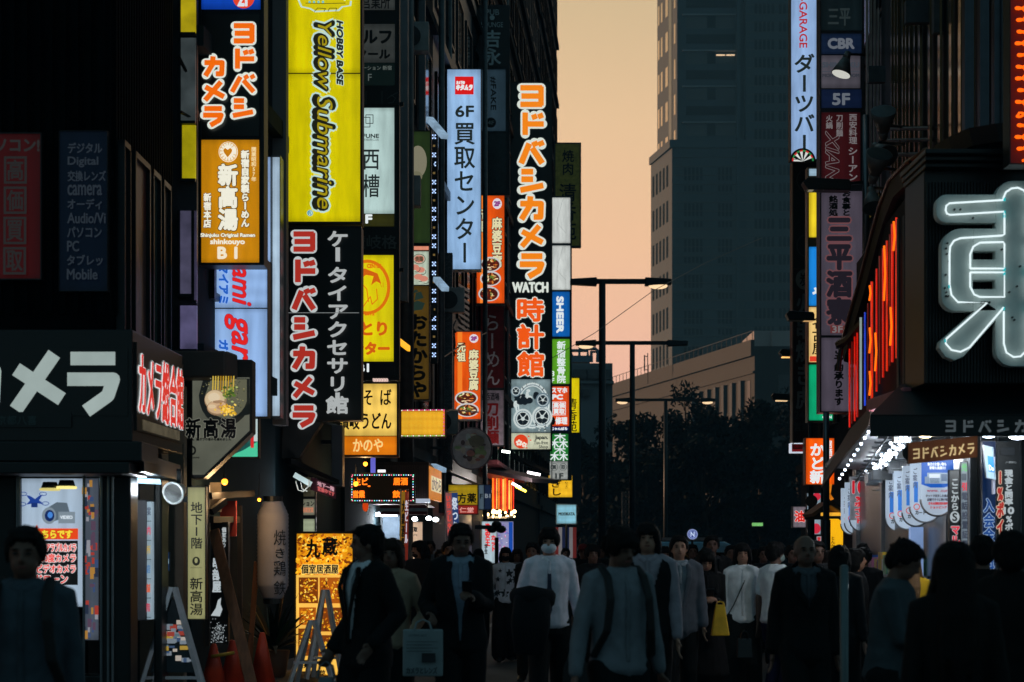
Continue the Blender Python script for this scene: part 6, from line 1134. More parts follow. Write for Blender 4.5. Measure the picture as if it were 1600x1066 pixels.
# dot matrix board, hut, entrance
s = Sign('dot_matrix_board', 'black dot matrix board with orange characters and coloured bulb border', 549, 741, 647, 784, 32, th=.18, fw=2, case=BLACK); a = s.face(549, 741, 647, 784, D((5, 4, 4), .8)); OD = E((255, 120, 20), 1.5, 0, 1, False)
bc = [E(c, 1.4, 0, 1, False) for c in ((120, 190, 255), (255, 255, 255), (255, 120, 150), (120, 255, 210))]
for i in range(26):
    for y in (742.5, 782.5): a.o -= .0025; a.disc(551+i*3.8, y, 1.05, 1.05, bc[(i+int(y)) % 4], n=6)
for i in range(10):
    for x in (550, 645.5): a.o -= .0025; a.disc(x, 745+i*4, 1.05, 1.05, bc[(i+int(x)) % 4], n=6)
a.layer()
for t, x0, y0, x1, y1 in (('生ビ', 553, 747, 575, 758), ('居酒', 615, 747, 637, 758), ('営業', 552, 767, 570, 778), ('飲放', 614, 767, 638, 778)): a.T(t, x0, y0, x1, y1, OD, r=.5)
a.disc(577, 760, 2.5, 1.2, OD, n=8); s.end(a, 'lamp_dots')
r = root('corrugated_hut', 'small brown corrugated box room with a lit amber side sign', 'hut', P(640, 800, 37)); hx0, hx1 = GX(580, 36), GX(670, 36); g = G(); g.box(hx0, hx1, 36, 39, PZ(788, 36), PZ(722, 36)); g.build('wall', D((84, 62, 54), .6, .2, .2), r)
g = G()
for i in range(34): x = hx0+(hx1-hx0)*i/34; g.box(x, x+.018, 35.97, 36.0, PZ(780, 36), PZ(727, 36))
g.build('ribbed_cladding', D((100, 76, 66), .5, .3, .2), r)
hp_ = Pan(P(671, 728, 36), P(690, 737, 38.6), P(671, 779, 36), 0, 0, 19, 51); g = G(); g.hexa([hp_.p(0, 51), hp_.p(19, 51), hp_.p(19, 0), hp_.p(0, 0)], [hp_.p(0, 51, -.05), hp_.p(19, 51, -.05), hp_.p(19, 0, -.05), hp_.p(0, 0, -.05)]); sp2 = g.build('side_sign', E((200, 120, 40), .9, .2, 4), r); a = Art(hp_, .006); a.rect(2, 14, 18, 38, Et((210, 196, 160))); a.T('かわら', 3, 16, 17, 36, Et((90, 70, 60)), r=.3); a.done('lettering', sp2)
g = G(); g.box(GX(648, 35.9), GX(672, 35.9), 35.6, 36, PZ(786, 35.9), PZ(780, 35.9)); g.build('light_strip', E((170, 180, 196), .9, .2), r); g = G()
for y, c in ((790, (130, 40, 44)), (795, (190, 190, 196)), (800, (120, 36, 40))): g.use(D(c, .6)); g.box(GX(596, 35.8), GX(668, 35.8), 35.4, 36, PZ(y+4.5, 35.8), PZ(y, 35.8))
g.build('striped_valance', None, r)
r = root('lit_entrance', 'pale blue lit doorway under a white tube lamp', 'entrance', (GX(600, 37), 37.5, .1)); g = G(); g.box(GX(572, 37), GX(628, 37), 37.2, 37.3, .1, PZ(806, 37)); g.build('back_wall', D((130, 150, 170), .6), r); g = G(); g.box(GX(577, 36.6), GX(621, 36.6), 36.5, 36.62, PZ(807, 36.6), PZ(801, 36.6)); g.build('tube_lamp', E((214, 226, 236), 9, 0), r); g = G(); g.use(FRAME)
for px in (572, 594, 626): g.box(GX(px, 37), GX(px+3, 37), 37.05, 37.2, .1, PZ(806, 37))
g.build('door_frame', None, r)
g = G(); g.box(GX(579, 33.5), GX(586, 33.5), 33.5, 33.6, PZ(740, 33.5), PZ(715, 33.5)); tag(g.build('violet_panel', E((110, 110, 220), .8, .2)), 'small violet glowing panel above the dot matrix board', 'panel'); g = G(); g.box(GX(590, 33.4), GX(602, 33.4), 33.4, 33.5, PZ(738, 33.4), PZ(734, 33.4)); tag(g.build('tube_lamp', E((220, 220, 220), 1.6, 0)), 'short white tube lamp above the dot matrix board', 'lamp'); g = G(); g.sph(P(571, 791, 33), (.05, .05, .09), 10, 8); tag(g.build('red_lantern', E((220, 70, 20), .8, .1), None, True), 'small glowing red lantern under the dot matrix board', 'lantern')
def nobori(x0, x1, y0, y1, Y, lean, cols, txt, label):
    r = root('nobori_flag', label, 'flag', (GX(x0, Y), Y, 0), 'upright shop flags on the left'); g = G(); g.tube([(GX(x0-1, Y), Y, .1), P(x0-1+lean, y0-4, Y)], .012, 6); g.tube([P(x0-1+lean, y0-1, Y), P(x1+lean, y0-3, Y)], .008, 5); g.build('pole', D((170, 170, 170), .4), r); g = G(); n = 14; m = 5
    for k, c in enumerate(cols):
        g.use(c); vs = []; fs = []
        for i in range(n+1):
            for j in range(2):
                u = (k+j)/len(cols); v = i/n; vs.append(P(x0+(x1-x0)*u+lean*(1-v), y0+(y1-y0)*v, Y)+Vector((0, .03*math.sin(v*9+u*4), 0)))
        g.add(vs, [(2*i, 2*i+1, 2*i+3, 2*i+2) for i in range(n)])
    cl = g.build('cloth', None, r); a = Art(Pan(P(x0+lean, y0, Y-.05), P(x1+lean, y0, Y-.05), P(x0, y1, Y-.05), x0, y0, x1, y1), 0); 
    for t, u0, v0, u1, v1, m in txt: a.T(t, x0+(x1-x0)*u0, y0+(y1-y0)*v0, x0+(x1-x0)*u1, y0+(y1-y0)*v1, m, d='v', r=.5)
    a.done('lettering', cl)
nobori(625, 637, 768, 905, 31, 2, [E((150, 110, 30), .6, .2), E((120, 40, 30), .6, .3)], [('大衆酒場営業', .1, .1, .5, .95, INK), ('生ビール', .52, .1, .95, .6, Et((190, 180, 190)))], 'tall yellow and red shop flag beside the dot matrix board')
nobori(699, 718, 770, 838, 44, -3, [E((150, 90, 90), .6, .3), E((34, 60, 110), .8, .2)], [('いらっしゃい', .03, .05, .4, .98, Et((200, 60, 50))), ('祭', .5, .1, .95, .4, Et((190, 200, 214))), ('つり', .5, .4, .95, .9, Et((190, 200, 214)))], 'blue and pale red leaning flag in front of the yellow herbal sign')
s = Sign('cream_panel', 'warm white lit panel with small dark writing behind the bearded man', 637, 816, 660, 898, 43, th=.1, fw=1, case=GREY); a = s.face(637, 816, 660, 898, E((214, 180, 150), .95, .1)); a.T('買取', 641, 824, 652, 831, INK, r=.4); a.T('Buying', 642, 834, 652, 838, INK); a.T('販売', 639, 852, 650, 858, INK); s.end(a)
for px, py, lb in ((648, 811, 'small white spot lamp above the warm white panel'), (670, 810, 'left one of two small white spot lamps under the corrugated hut'), (681, 812, 'right one of two small white spot lamps under the corrugated hut')): g = G(); g.sph(P(px, py, 41), (.06, .06, .045), 10, 6); tag(g.build('spot_lamp', E((226, 236, 240), 20, 0), None, True), lb, 'lamp')
s = Sign('herbal_sign', 'yellow over red sign with black characters above the crowd', 701, 758, 746, 803, 50, th=.2, fw=1.2, case=D((70, 60, 50), .5)); a = s.face(701, 758, 746, 789, E((170, 140, 20), .85, .15)); a.T('漢方薬', 700, 771, 744, 786, INK, r=.5); s.end(a); a = s.face(701, 790, 746, 803, E((150, 34, 26), .8, .1)); a.T('仁堂', 718, 793, 740, 801, Et((214, 150, 140)), r=.3); s.end(a)
s = Sign('floor_sign', 'dim blue-grey sign reading a basement floor beside the yellow herbal sign', 748, 758, 767, 796, 52, th=.15, fw=1, case=FRAME); a = s.face(748, 758, 756, 796, E((90, 110, 124), .6)); a.T('F', 750, 772, 754, 779, INK, r=.3); s.end(a); a = s.face(757, 758, 767, 796, E((30, 44, 72), .6)); a.T('B1', 758, 772, 766, 778, Et((120, 130, 140)), r=.3); s.end(a)
# red hot neon bars with awnings, poster below
r = root('flame_lamps', 'cluster of tall red and orange glowing bars under dark awnings', 'lamps', P(785, 815, 63)); rd = random.Random(17)
for i in range(11): px = 769+i*3.2; y0 = 742+rd.uniform(0, 4)+i*.6; y1 = 800+rd.uniform(-6, 4); g = G(); g.box(GX(px, 63), GX(px+rd.uniform(1.6, 2.8), 63), 63, 63.1, PZ(y1, 63), PZ(y0, 63)); g.build('glow_bar', (E((255, 120, 30), 1.3, .4, 3), E((220, 36, 8), 1.1, .4, 3), E((255, 170, 80), 1.4, .4, 3))[i % 3], r)
g = G(); g.tube([P(751, 812, 62), P(770, 808, 62), P(790, 809, 62), P(804, 806, 62)], .04, 6); g.build('rail', STEEL, r)
for i in range(16): g = G(); g.sph(P(752+rd.uniform(0, 52), 802+rd.uniform(-4, 6), 62), .035+rd.random()*.03, 8, 5); g.build('small_bulb', E((255, 214, 150), 8, 0), r, True)
for q, c, lb in ((((752, 722, 60), (800, 752, 64), 1.0), (120, 60, 66), 'dark red slanting awning above the red glowing bars'), (((772, 735, 61), (852, 752, 60), 1.5), (50, 40, 44), 'wide dark awning in front of the red glowing bars'), (((800, 712, 66), (858, 740, 66), 1.6), (30, 34, 36), 'black folded awning under the watch picture sign')):
    g = G(); g.bar(P(*q[0]), P(*q[1]), q[2], .12); tag(g.build('awning', D(c, .5, 0, .3, 3)), lb, 'awning')
for x0, y0, x1, y1, c, lb in ((800, 755, 814, 763, (210, 220, 230), 'white bar lamp under the dark awnings'), (806, 760, 822, 768, (230, 200, 60), 'yellow bar lamp under the dark awnings'), (824, 738, 844, 742, (230, 220, 226), 'white lamp glowing on top of the wide dark awning'), (784, 705, 797, 707, (226, 236, 226), 'white lamp tucked under the long black sign')):
    g = G(); g.bar(P(x0, y0, 59.4), P(x1, y1, 59.4), .08, .07); tag(g.build('bar_lamp', E(c, 6, 0)), lb, 'lamp', 'bar lamps among the dark awnings')
s = Sign('shop_poster', 'bright white and blue poster with red characters behind the patterned shirt', 753, 815, 802, 880, 61, th=.1, fw=.8, case=GREY, cat='poster'); a = s.face(753, 815, 776, 880, E((176, 196, 206), .95, .1)); RP = Et((220, 50, 50)); a.T('激安王', 758, 818, 766, 854, RP, d='v', r=.6); a.T('カット', 767, 836, 775, 862, RP, d='v', r=.6); a.T('学生', 757, 850, 762, 866, INK, d='v', r=.3); s.end(a); a = s.face(777, 815, 802, 880, E((150, 150, 190), .9, .1)); rd = random.Random(6)
for i in range(60): a.o -= .0022; a.rect(*(lambda x, y: (x, y, x+rd.uniform(.8, 2.4), y+rd.uniform(.8, 2.2)))(rd.uniform(778, 793), rd.uniform(816, 876)), Et(rd.choice(((200, 90, 150), (230, 230, 240), (120, 80, 170), (90, 100, 190)))))
a.layer(); a.rect(795, 816, 801, 879, Et((20, 70, 160))); s.end(a)
r = root('lamp_cluster', 'black silhouette of a small street lantern on a post in front of the poster', 'street lamp', (GX(776, 50), 50, 0)); g = G(); x = GX(776, 50); g.cyl((x, 50, 0), (x, 50, PZ(840, 50)), .05, n=8); g.bar(P(742, 824, 50), P(776, 824, 50), .1); g.build('post', BLACK, r); g = G()
for dx, dy in ((0, -4), (-7, 3), (7, 3)): g.sph(P(776+dx, 824+dy, 50), (.13, .13, .1), 10, 6)
g.build('shade', BLACK, r, True)
r = root('striped_cloth', 'red, white and blue striped cloth hanging under the pale blue square sign', 'cloth', P(884, 870, 63)); g = G()
for i, c in enumerate(((120, 44, 44), (150, 150, 156), (30, 44, 84), (30, 44, 84), (150, 150, 156), (120, 44, 44))):
    g.use(E(c, .35)); x0 = 867+i*5.6; g.hexa([P(x0, 872, 63), P(x0+5.6, 872, 63), P(x0+5.6, 824, 63), P(x0, 824, 63)], [P(x0, 872, 63.05), P(x0+5.6, 872, 63.05), P(x0+5.6, 824, 63.05), P(x0, 824, 63.05)])
g.build('cloth', None, r)
g = G(); g.cyl((GX(1319, 12), 12, .0), P(1319, 886, 12), .026, n=14); g.sph(P(1319, 886, 12), (.026, .026, .014), 14, 6); tag(g.build('bollard', D((96, 112, 116), .4, .4, .1), None, True), 'slim grey post standing in the right foreground of the crowd', 'post')
# --- wall clutter on the left street wall: air conditioners, pipes, cables
acm = D((176, 178, 178), .6, 0, .2, 4)
for i, (px, py, Y, lb) in enumerate(((626, 300, 39.5, 'air conditioner box left of the two-circle green sign'), (700, 470, 48.5, 'air conditioner box under the pale blue vertical sign'), (640, 60, 41, 'air conditioner box high up right of the grey tenant panels'), (690, 660, 48, 'air conditioner box right of the yellow lamp panel'))):
    r = root('air_conditioner', lb, 'air conditioner', P(px, py, Y), 'air conditioner boxes on the left walls'); c = P(px, py, Y); g = G(); g.box(c.x-.4, c.x+.4, c.y-.18, c.y+.18, c.z-.3, c.z+.3); g.build('casing', acm, r, bevel=.02); g = G(); g.cyl(c+Vector((.02, -.19, 0)), c+Vector((.02, -.2, 0)), .22, n=20); g.build('fan_grille', D((50, 54, 56), .5), r)
rd = random.Random(31)
for i, (px, Y, lb) in enumerate(((634, 39, 'thick grey drain pipe left of the green sign'), (690, 46.6, 'dark pipe beside the starry lamp strip'), (758, 58.5, 'thin pipe left of the orange bowl sign'), (792, 72.5, 'pale pipe left of the long black sign'), (702, 50.5, 'pipe hanging under the pale blue sign'))):
    g = G(); g.tube([(GX(px, Y), Y, 2.5), (GX(px, Y), Y, PZ(-20, Y))], (.16 if i == 0 else .07), 8); tag(g.build('pipe', D((96, 100, 104), .5, .3), None, True), lb, 'pipe', 'pipes on the left walls')
for i, pts in enumerate((((655, 660, 40), (705, 640, 46), (755, 645, 52)), ((690, 560, 47), (720, 540, 50), (760, 520, 58)), ((280, 90, 21), (300, 130, 21.3), (310, 190, 21.5)), ((282, 175, 21), (300, 185, 21.2), (306, 60, 21.4)))):
    g = G(); g.tube([P(*q) for q in pts], .02, 5); tag(g.build('cable', BLACK), ('cable sagging across the lower orange bowl sign', 'cable sagging above the lower orange bowl sign', 'loose cable in the gap beside the gold column', 'second loose cable in the gap beside the gold column')[i], 'cable')

lamp_light(P(226, 764, 18.25), 22, (.86, .95, 1)); lamp_light(P(474, 764, 26.2), 5, (.9, .95, 1)); lamp_light(P(599, 812, 36.4), 40, (.86, .93, 1)); lamp_light(P(668, 820, 40.6), 26, (1, .95, .9)); lamp_light(P(778, 815, 61.3), 60, (1, .6, .3)); lamp_light(P(824, 752, 59), 60, (1, .92, .85))
lamp_light(P(1446, 690, 17.6), 12, (1, .86, .66)); lamp_light(P(1545, 694, 17.9), 14, (.86, .94, 1)); lamp_light(P(1590, 695, 17.5), 18, (.86, .94, 1))
# pillars, tiled pier and louvres that show between the left signs
for i, (x0, x1, y0, y1, Y, m, lb) in enumerate(((623, 637, -30, 470, 38, D((150, 154, 160), .6, 0, .12, 3), 'grey pillar between the grey tenant panels and the green sign'), (654, 664, -30, 205, 43.5, D((120, 128, 136), .6, 0, .12, 3), 'grey pillar above the green sign'), (690, 707, 395, 735, 48.5, TILE((120, 126, 134), (90, 96, 104), (24, 28, 32), 7), 'tiled pier under the pale blue vertical sign'), (788, 797, 120, 700, 74.5, D((120, 124, 130), .5, .3, .1), 'metal pillar left of the long black sign'), (518, 535, 664, 760, 29.5, D((120, 118, 124), .6, 0, .12, 3), 'pale pillar left of the warm noodle sign'))):
    g = G(); g.box(GX(x0, Y), GX(x1, Y), Y, Y+.4, PZ(y1, Y), PZ(y0, Y)); tag(g.build('wall_pillar', m, bevel=.01), lb, 'pillar', None, 'thing')
r = root('louver_screen', 'slanted metal louvres left of the lower orange bowl sign', 'louvre', P(712, 560, 53))
for i in range(13): g = G(); y = 440+i*9; g.bar(P(708, y, 53), P(732, y+16, 55), .05, .08); g.build('slat', D((110, 112, 116), .4, .4), r)
r = root('cable_tangle', 'tangle of dark cables hanging left of the lower orange bowl sign', 'cables', P(706, 620, 50)); rd = random.Random(44)
for i in range(14): g = G(); x = rd.uniform(698, 712); y = rd.uniform(480, 540); g.tube([P(x, y, 50), P(x+rd.uniform(-8, 8), y+rd.uniform(10, 30), 49.8), P(x+rd.uniform(-6, 6), y+rd.uniform(30, 60), 50)], .02, 5); g.build('cable', BLACK, r)
# goods on shelves inside the arcade, seen between heads and hanging boards
r = root('goods_shelf', 'lit shelf of colourful boxed goods inside the arcade behind the crowd', 'shelf', (xr(25, 3.2), 25, .1)); rd = random.Random(51)
g = G()
for z in (.5, .9, 1.3): g.hexa([(xr(22, 3.2)-.32, 22, z), (xr(22, 3.2)-.02, 22, z), (xr(22, 3.2)-.02, 22, z+.03), (xr(22, 3.2)-.32, 22, z+.03)], [(xr(29, 3.2)-.32, 29, z), (xr(29, 3.2)-.02, 29, z), (xr(29, 3.2)-.02, 29, z+.03), (xr(29, 3.2)-.32, 29, z+.03)])
g.build('shelf_board', D((170, 174, 180), .5), r)
for i in range(95):
    Y = rd.uniform(22.1, 28.8); z = rd.choice((.53, .93, 1.33)); x = xr(Y, 3.2)-.28; g = G(); g.box(x, x+.2, Y, Y+rd.uniform(.12, .3), z, z+rd.uniform(.14, .3)); g.build('boxed_goods', D(rd.choice(((200, 60, 50), (220, 220, 220), (40, 90, 170), (230, 190, 60), (60, 60, 70), (200, 120, 160), (90, 160, 110))), .4), r)

for px, py, Y, w_ in ((1404, 700, 19.6, 22), (1378, 722, 22.6, 22), (1360, 742, 26, 22)): lamp_light(P(px, py, Y), w_, (.86, .93, 1))
# ================================================================ people
import numpy as np
JOBS = []      # (geometry, voxel, smooth, callback)
def loft(g, pts, rad, side=(1, 0, 0), n=14):
    """closed tube through pts with elliptical rings (half widths along side and across it)"""
    pts = [Vector(p) for p in pts]; rad = [(r, r) if not isinstance(r, tuple) else r for r in rad]
    d0 = (pts[1]-pts[0]).normalized(); d1 = (pts[-1]-pts[-2]).normalized()
    P_ = [pts[0]-d0*min(rad[0])*.6]+pts+[pts[-1]+d1*min(rad[-1])*.6]; R_ = [tuple(q*.62 for q in rad[0])]+rad+[tuple(q*.62 for q in rad[-1])]
    vs = []; fs = []; m = len(P_)
    for i, (p, r) in enumerate(zip(P_, R_)):
        d = (P_[min(i+1, m-1)]-P_[max(i-1, 0)]).normalized(); u = Vector(side); u = (u-d*u.dot(d))
        u = u.normalized() if u.length > .1 else d.orthogonal().normalized(); v = d.cross(u)
        vs += [p+u*r[0]*math.cos(2*math.pi*k/n)+v*r[1]*math.sin(2*math.pi*k/n) for k in range(n)]
    for i in range(m-1): fs += [(i*n+k, i*n+(k+1) % n, (i+1)*n+(k+1) % n, (i+1)*n+k) for k in range(n)]
    fs += [tuple(range(n-1, -1, -1)), tuple(range((m-1)*n, m*n))]
    g.add(vs, fs)
def ik(S, W, l1, l2, pole):
    S, W = Vector(S), Vector(W); d = W-S; L = min(d.length, (l1+l2)*.995); d.normalize(); W = S+d*L
    a = (l1*l1-l2*l2+L*L)/(2*L); h = math.sqrt(max(0, l1*l1-a*a)); p = Vector(pole); p = p-d*p.dot(d)
    return S+d*a+(p.normalized()*h if p.length > 1e-4 else Vector()), W
SKIN = D((104, 76, 64), .55, 0, .08, 10); SKIN2 = D((160, 118, 98), .55, 0, .08, 10)
HAIRB = D((7, 6, 7), .75, 0, .3, 30, 0, .2); HAIRBR = D((34, 22, 16), .7, 0, .3, 30, 0, .2)
def cloth(c, rough=.85): return D(c, rough, 0, .14, 14, .25, .25)
def person(px, Y, ztop, yaw, label, top=('shirt', (150, 156, 164)), bottom=('trousers', (4, 9, 11)), hair=('short', HAIRB), stride=0., L=None, R_=None, head=(0, 0), face=True, mask=None, under=None, female=False, extras=(), skin=SKIN, fine=False, lean=0., tie=None, hold=()):
    s = ztop/1.74; r = root('person', label, 'person', (GX(px, Y), Y, .008), 'people walking in the street'); r.rotation_euler.z = R(yaw)
    r.location.z = .008 if abs(GX(px, Y)-.0643*Y) < 3.2 else .1
    k = .86 if female else .93; V3 = lambda x, y, z: Vector((x*s, y*s, z*s)); off = lambda z: -lean*max(0, z-.95)
    sh = .174*k; vx = .0075 if fine else .0105
    # joints
    ft = {}; 
    for sd, ph in ((-1, 1), (1, -1)):
        fy = -stride*ph*.5; an = Vector((sd*.095, fy, .09+(.05*stride if fy > 0 else 0))); hip = Vector((sd*.085, 0, .9)); kn, an = ik(hip, an, .43, .41, (0, -1, 0)); ft[sd] = (hip, kn, an)
    arms = {}
    for sd, W in ((-1, L), (1, R_)):
        W = W or (sd*.23, .03+stride*sd*-.28, .83); S = Vector((sd*sh, off(1.43), 1.43)); el, W = ik(S, W, .29, .265, (sd*.35, .9, -.2)); arms[sd] = (S, el, W)
    HM = Matrix.Translation((0, off(1.53), 1.53)) @ Matrix.Rotation(R(head[0]), 4, 'Z') @ Matrix.Rotation(R(head[1]), 4, 'X') @ Matrix.Translation((0, 0, -1.548))
    hp = lambda x, y, z: (HM @ Vector((x, y, z)))*s
    def hl(g, c, rx, ry, rz, n=16):  # ellipsoid in head space
        g2 = G(); g2.sph(c, (rx, ry, rz), n, 10); g.add([(HM @ Vector(v))*s for v in g2.v], g2.f)
    torso = lambda e, z0, z1: [(z, a+e, b+e) for z, a, b in ((.84, .162, .118), (.92, .166, .12), (1.0, .156*k, .11), (1.1, .146*k, .1), (1.2, .156*k, .106), (1.3, .17*k, .112), (1.38, .178*k, .104), (1.44, .16*k, .088), (1.485, .088*k, .068)) if z0 <= z <= z1]
    def put_torso(g, e, z0, z1):
        t = torso(e, z0, z1); loft(g, [V3(0, off(z), z) for z, a, b in t], [(a*s, b*s) for z, a, b in t], (1, 0, 0), 20)
    def put_arm(g, sd, e, upto=1.0, cuff=0.):
        S, el, W = arms[sd]; A = Vector((sd*(sh-.07), off(1.45), 1.45)); pts = [A, S, S.lerp(el, .5), el]; rr_ = [.055, .054, .047, .041]
        if upto > .6: pts += [el.lerp(W, .5), el.lerp(W, .96 if e else 1)]; rr_ += [.037, .027+cuff]
        else: pts = pts[:3]+[S.lerp(el, .8)]
        loft(g, [p*s for p in pts], [(q*k+e)*s for q in rr_], (1, 0, 0), 12)
    def put_leg(g, sd, e, z_end=.1, wide=0):
        hip, kn, an = ft[sd]; pts = [hip+Vector((0, 0, .05)), hip.lerp(kn, .4), kn, kn.lerp(an, .45), kn.lerp(an, .97)]
        loft(g, [p*s for p in pts], [(q+e+wide*w_)*s for q, w_ in ((.088, 0), (.078, .3), (.054, .8), (.05, 1), (.036, 1.2))], (1, 0, 0), 14)
    # body: one continuous surface
    g = G(); put_torso(g, -.012, .84, 1.49)
    loft(g, [V3(0, off(1.42)+.01, 1.42), V3(0, off(1.5)+.005, 1.5), hp(0, 0, 1.58)], [.066*k*s, .057*k*s, .056*k*s])
    hl(g, (0, .005, 1.655), .076, .096, .1); hl(g, (0, -.028, 1.6), .06, .066, .075); hl(g, (0, -.055, 1.572), .034, .034, .03); hl(g, (0, -.098, 1.622), .0125, .02, .014, 10); hl(g, (0, -.091, 1.64), .009, .013, .026, 10); hl(g, (0, -.078, 1.668), .05, .014, .012)
    for sd in (-1, 1): hl(g, (sd*.076, .012, 1.628), .011, .02, .031, 10)
    for sd in (-1, 1):
        put_arm(g, sd, 0); put_leg(g, sd, -.004)
        hip, kn, an = ft[sd]; loft(g, [(an+Vector((0, .05, -.05)))*s, (an+Vector((0, -.03, -.04)))*s, (an+Vector((0, -.12, -.055)))*s, (an+Vector((0, -.17, -.062)))*s], [(.034*s, .034*s), (.04*s, .044*s), (.042*s, .026*s), (.03*s, .018*s)])
        S, el, W = arms[sd]; d = (W-el).normalized(); grip = (sd in hold)
        q = Vector((0, -1, 0)); q = (q-d*q.dot(d)); q = q.normalized() if q.length > .2 else Vector((0, 0, 1)); nr = d.cross(q)*sd   # q: towards the thumb; nr: palm normal
        loft(g, [W*s, (W+d*.045)*s, (W+d*.088)*s], [(.026*s, .018*s), (.038*s, .016*s), (.04*s, .013*s)], q)
        cu = 1.1 if grip else .35
        for fi, (o_, ln) in enumerate(((.03, .072), (.01, .08), (-.01, .074), (-.029, .058))):
            b = W+d*.086+q*o_; p1 = b+(d*math.cos(cu*.4)-nr*math.sin(cu*.4))*ln*.45; p2 = p1+(d*math.cos(cu)-nr*math.sin(cu))*ln*.32; p3 = p2+(d*math.cos(cu*1.7)-nr*math.sin(cu*1.7))*ln*.28
            loft(g, [x*s for x in (b-d*.015, p1, p2, p3)], [.0088*s, .0085*s, .0078*s, .0066*s], q, 8)
        t0 = W+d*.025+q*.026; t1 = t0+(d*.6+q*.7-nr*.3).normalized()*.034; t2 = t1+(d*.9+q*.15-nr*.5).normalized()*.03; loft(g, [t0*s, t1*s, t2*s], [.0115*s, .0098*s, .0078*s], nr, 8)
    JOBS.append((g, vx, 2, dict(name='body', mat=skin, root=r)))
    # trousers / skirt
    g = G(); kind, bc = bottom; w_ = {'wide': .055, 'trousers': .012}.get(kind, 0)
    t = [(z, a, b) for z, a, b in torso(.006, .84, 1.05)]; loft(g, [V3(0, 0, z) for z, a, b in t], [(a*s, b*s) for z, a, b in t], (1, 0, 0), 20)
    if kind == 'skirt': loft(g, [V3(0, 0, .98), V3(0, 0, .85), V3(0, -.01, .6), V3(0, -.01, .42)], [(.165*s, .125*s), (.19*s, .145*s), (.22*s, .18*s), (.25*s, .2*s)], (1, 0, 0), 20)
    else:
        for sd in (-1, 1): put_leg(g, sd, .02, .1, w_)
    JOBS.append((g, .012, 3, dict(name='skirt' if kind == 'skirt' else 'trousers', mat=cloth(bc), root=r, fold=.007)))
    g = G()
    for sd in (-1, 1):
        hip, kn, an = ft[sd]; loft(g, [(an+Vector((0, .06, -.045)))*s, (an+Vector((0, -.03, -.03)))*s, (an+Vector((0, -.13, -.055)))*s, (an+Vector((0, -.19, -.064)))*s], [(.042*s, .04*s), (.046*s, .052*s), (.05*s, .032*s), (.036*s, .022*s)])
    JOBS.append((g, .012, 1, dict(name='shoes', mat=D((16, 15, 15), .4), root=r)))
    # top
    kind, tc_ = top[:2]; g = G(); base = under if kind in ('jacket', 'vest') else tc_; ucol = under or (160, 164, 170)
    short = kind in ('tee', 'polo'); zb_ = .92
    if kind in ('shirt', 'blouse', 'tee', 'polo', 'vest', 'jacket'):
        put_torso(g, .014 if kind in ('jacket', 'vest') else .022, zb_, 1.46)
        for sd in (-1, 1): put_arm(g, sd, .01 if kind == 'jacket' else .013, .5 if short else 1)
        if kind not in ('tee',): loft(g, [V3(0, off(1.45)+.014, 1.45), V3(0, off(1.49)+.02, 1.478)], [.08*k*s, .07*k*s])
        JOBS.append((g, .011, 3, dict(name='shirt' if kind != 'tee' else 'tee_shirt', mat=cloth(ucol if kind in ('jacket', 'vest') else tc_), root=r, fold=.011)))
    if kind == 'jacket' and face:
        vz = .98 if len(top) < 3 else top[2]; fy = lambda z: off(z)-(.156 if z < 1.36 else .156-(z-1.36)*.5)
        for sd in (-1, 1):
            g = G(); loft(g, [V3(sd*.072, fy(1.45)-.004, 1.46), V3(sd*.086, fy(1.41)-.002, 1.41), V3(sd*.085, fy(1.34)-.002, 1.34), V3(sd*(.02+.03*(1.2-vz)), fy(1.2)-.004, (1.34+vz)/2-.02), V3(sd*.008, fy(1.1)+.006, vz)], [(.02*s, .02*s), (.026*s, .009*s), (.03*s, .007*s), (.02*s, .007*s), (.008*s, .006*s)], (1, 0, 0), 8); JOBS.append((g, .0075, 1, dict(name='lapel', mat=cloth(tc_), root=r)))
    if kind in ('shirt', 'blouse', 'jacket', 'vest') and face:
        if kind in ('jacket', 'vest'): tc_ = ucol
        g = G(); loft(g, [V3(0, off(1.47)-.098, 1.46), V3(0, off(1.38)-.134, 1.38), V3(0, off(1.28)-.14, 1.28)]+([] if kind == 'jacket' else [V3(0, off(1.12)-.128, 1.12), V3(0, -.136, .97)]), [(.017*s, .006*s)]*(3 if kind == 'jacket' else 5), (1, 0, 0), 8); JOBS.append((g, .007, 1, dict(name='placket', mat=cloth(tuple(int(q*.92) for q in tc_)), root=r)))
        for sd in (-1, 1): g = G(); loft(g, [V3(sd*.015, off(1.47)-.092, 1.452), V3(sd*.05, off(1.47)-.075, 1.478), V3(sd*.072, off(1.49)-.025, 1.505)], [(.012*s, .024*s), (.01*s, .026*s), (.008*s, .02*s)], (0, 1, 0), 8); JOBS.append((g, .008, 1, dict(name='collar', mat=cloth(tuple(min(255, int(q*1.04)) for q in tc_)), root=r)))
    if kind in ('jacket', 'vest'):
        g = G(); put_torso(g, .032, .84 if kind == 'jacket' else .92, 1.49)
        if kind == 'jacket':
            for sd in (-1, 1): put_arm(g, sd, .022, 1, .008)
        vz = .98 if len(top) < 3 else top[2]
        JOBS.append((g, .012, 3, dict(name=kind, mat=cloth(top[1]), root=r, fold=.012, vee=(s, vz, .085 if kind == 'jacket' else .1))))
    if tie:
        g = G(); loft(g, [V3(0, off(1.46)-.1, 1.45), V3(0, off(1.3)-.153, 1.3), V3(0, off(1.12)-.142, 1.08), V3(0, -.15, 1.02)], [(.014*s, .008*s), (.022*s, .006*s), (.034*s, .006*s), (.02*s, .006*s)]); JOBS.append((g, .008, 1, dict(name='tie', mat=cloth(tie), root=r)))
    # hair
    hk, hm = hair; g = G(); n = 18
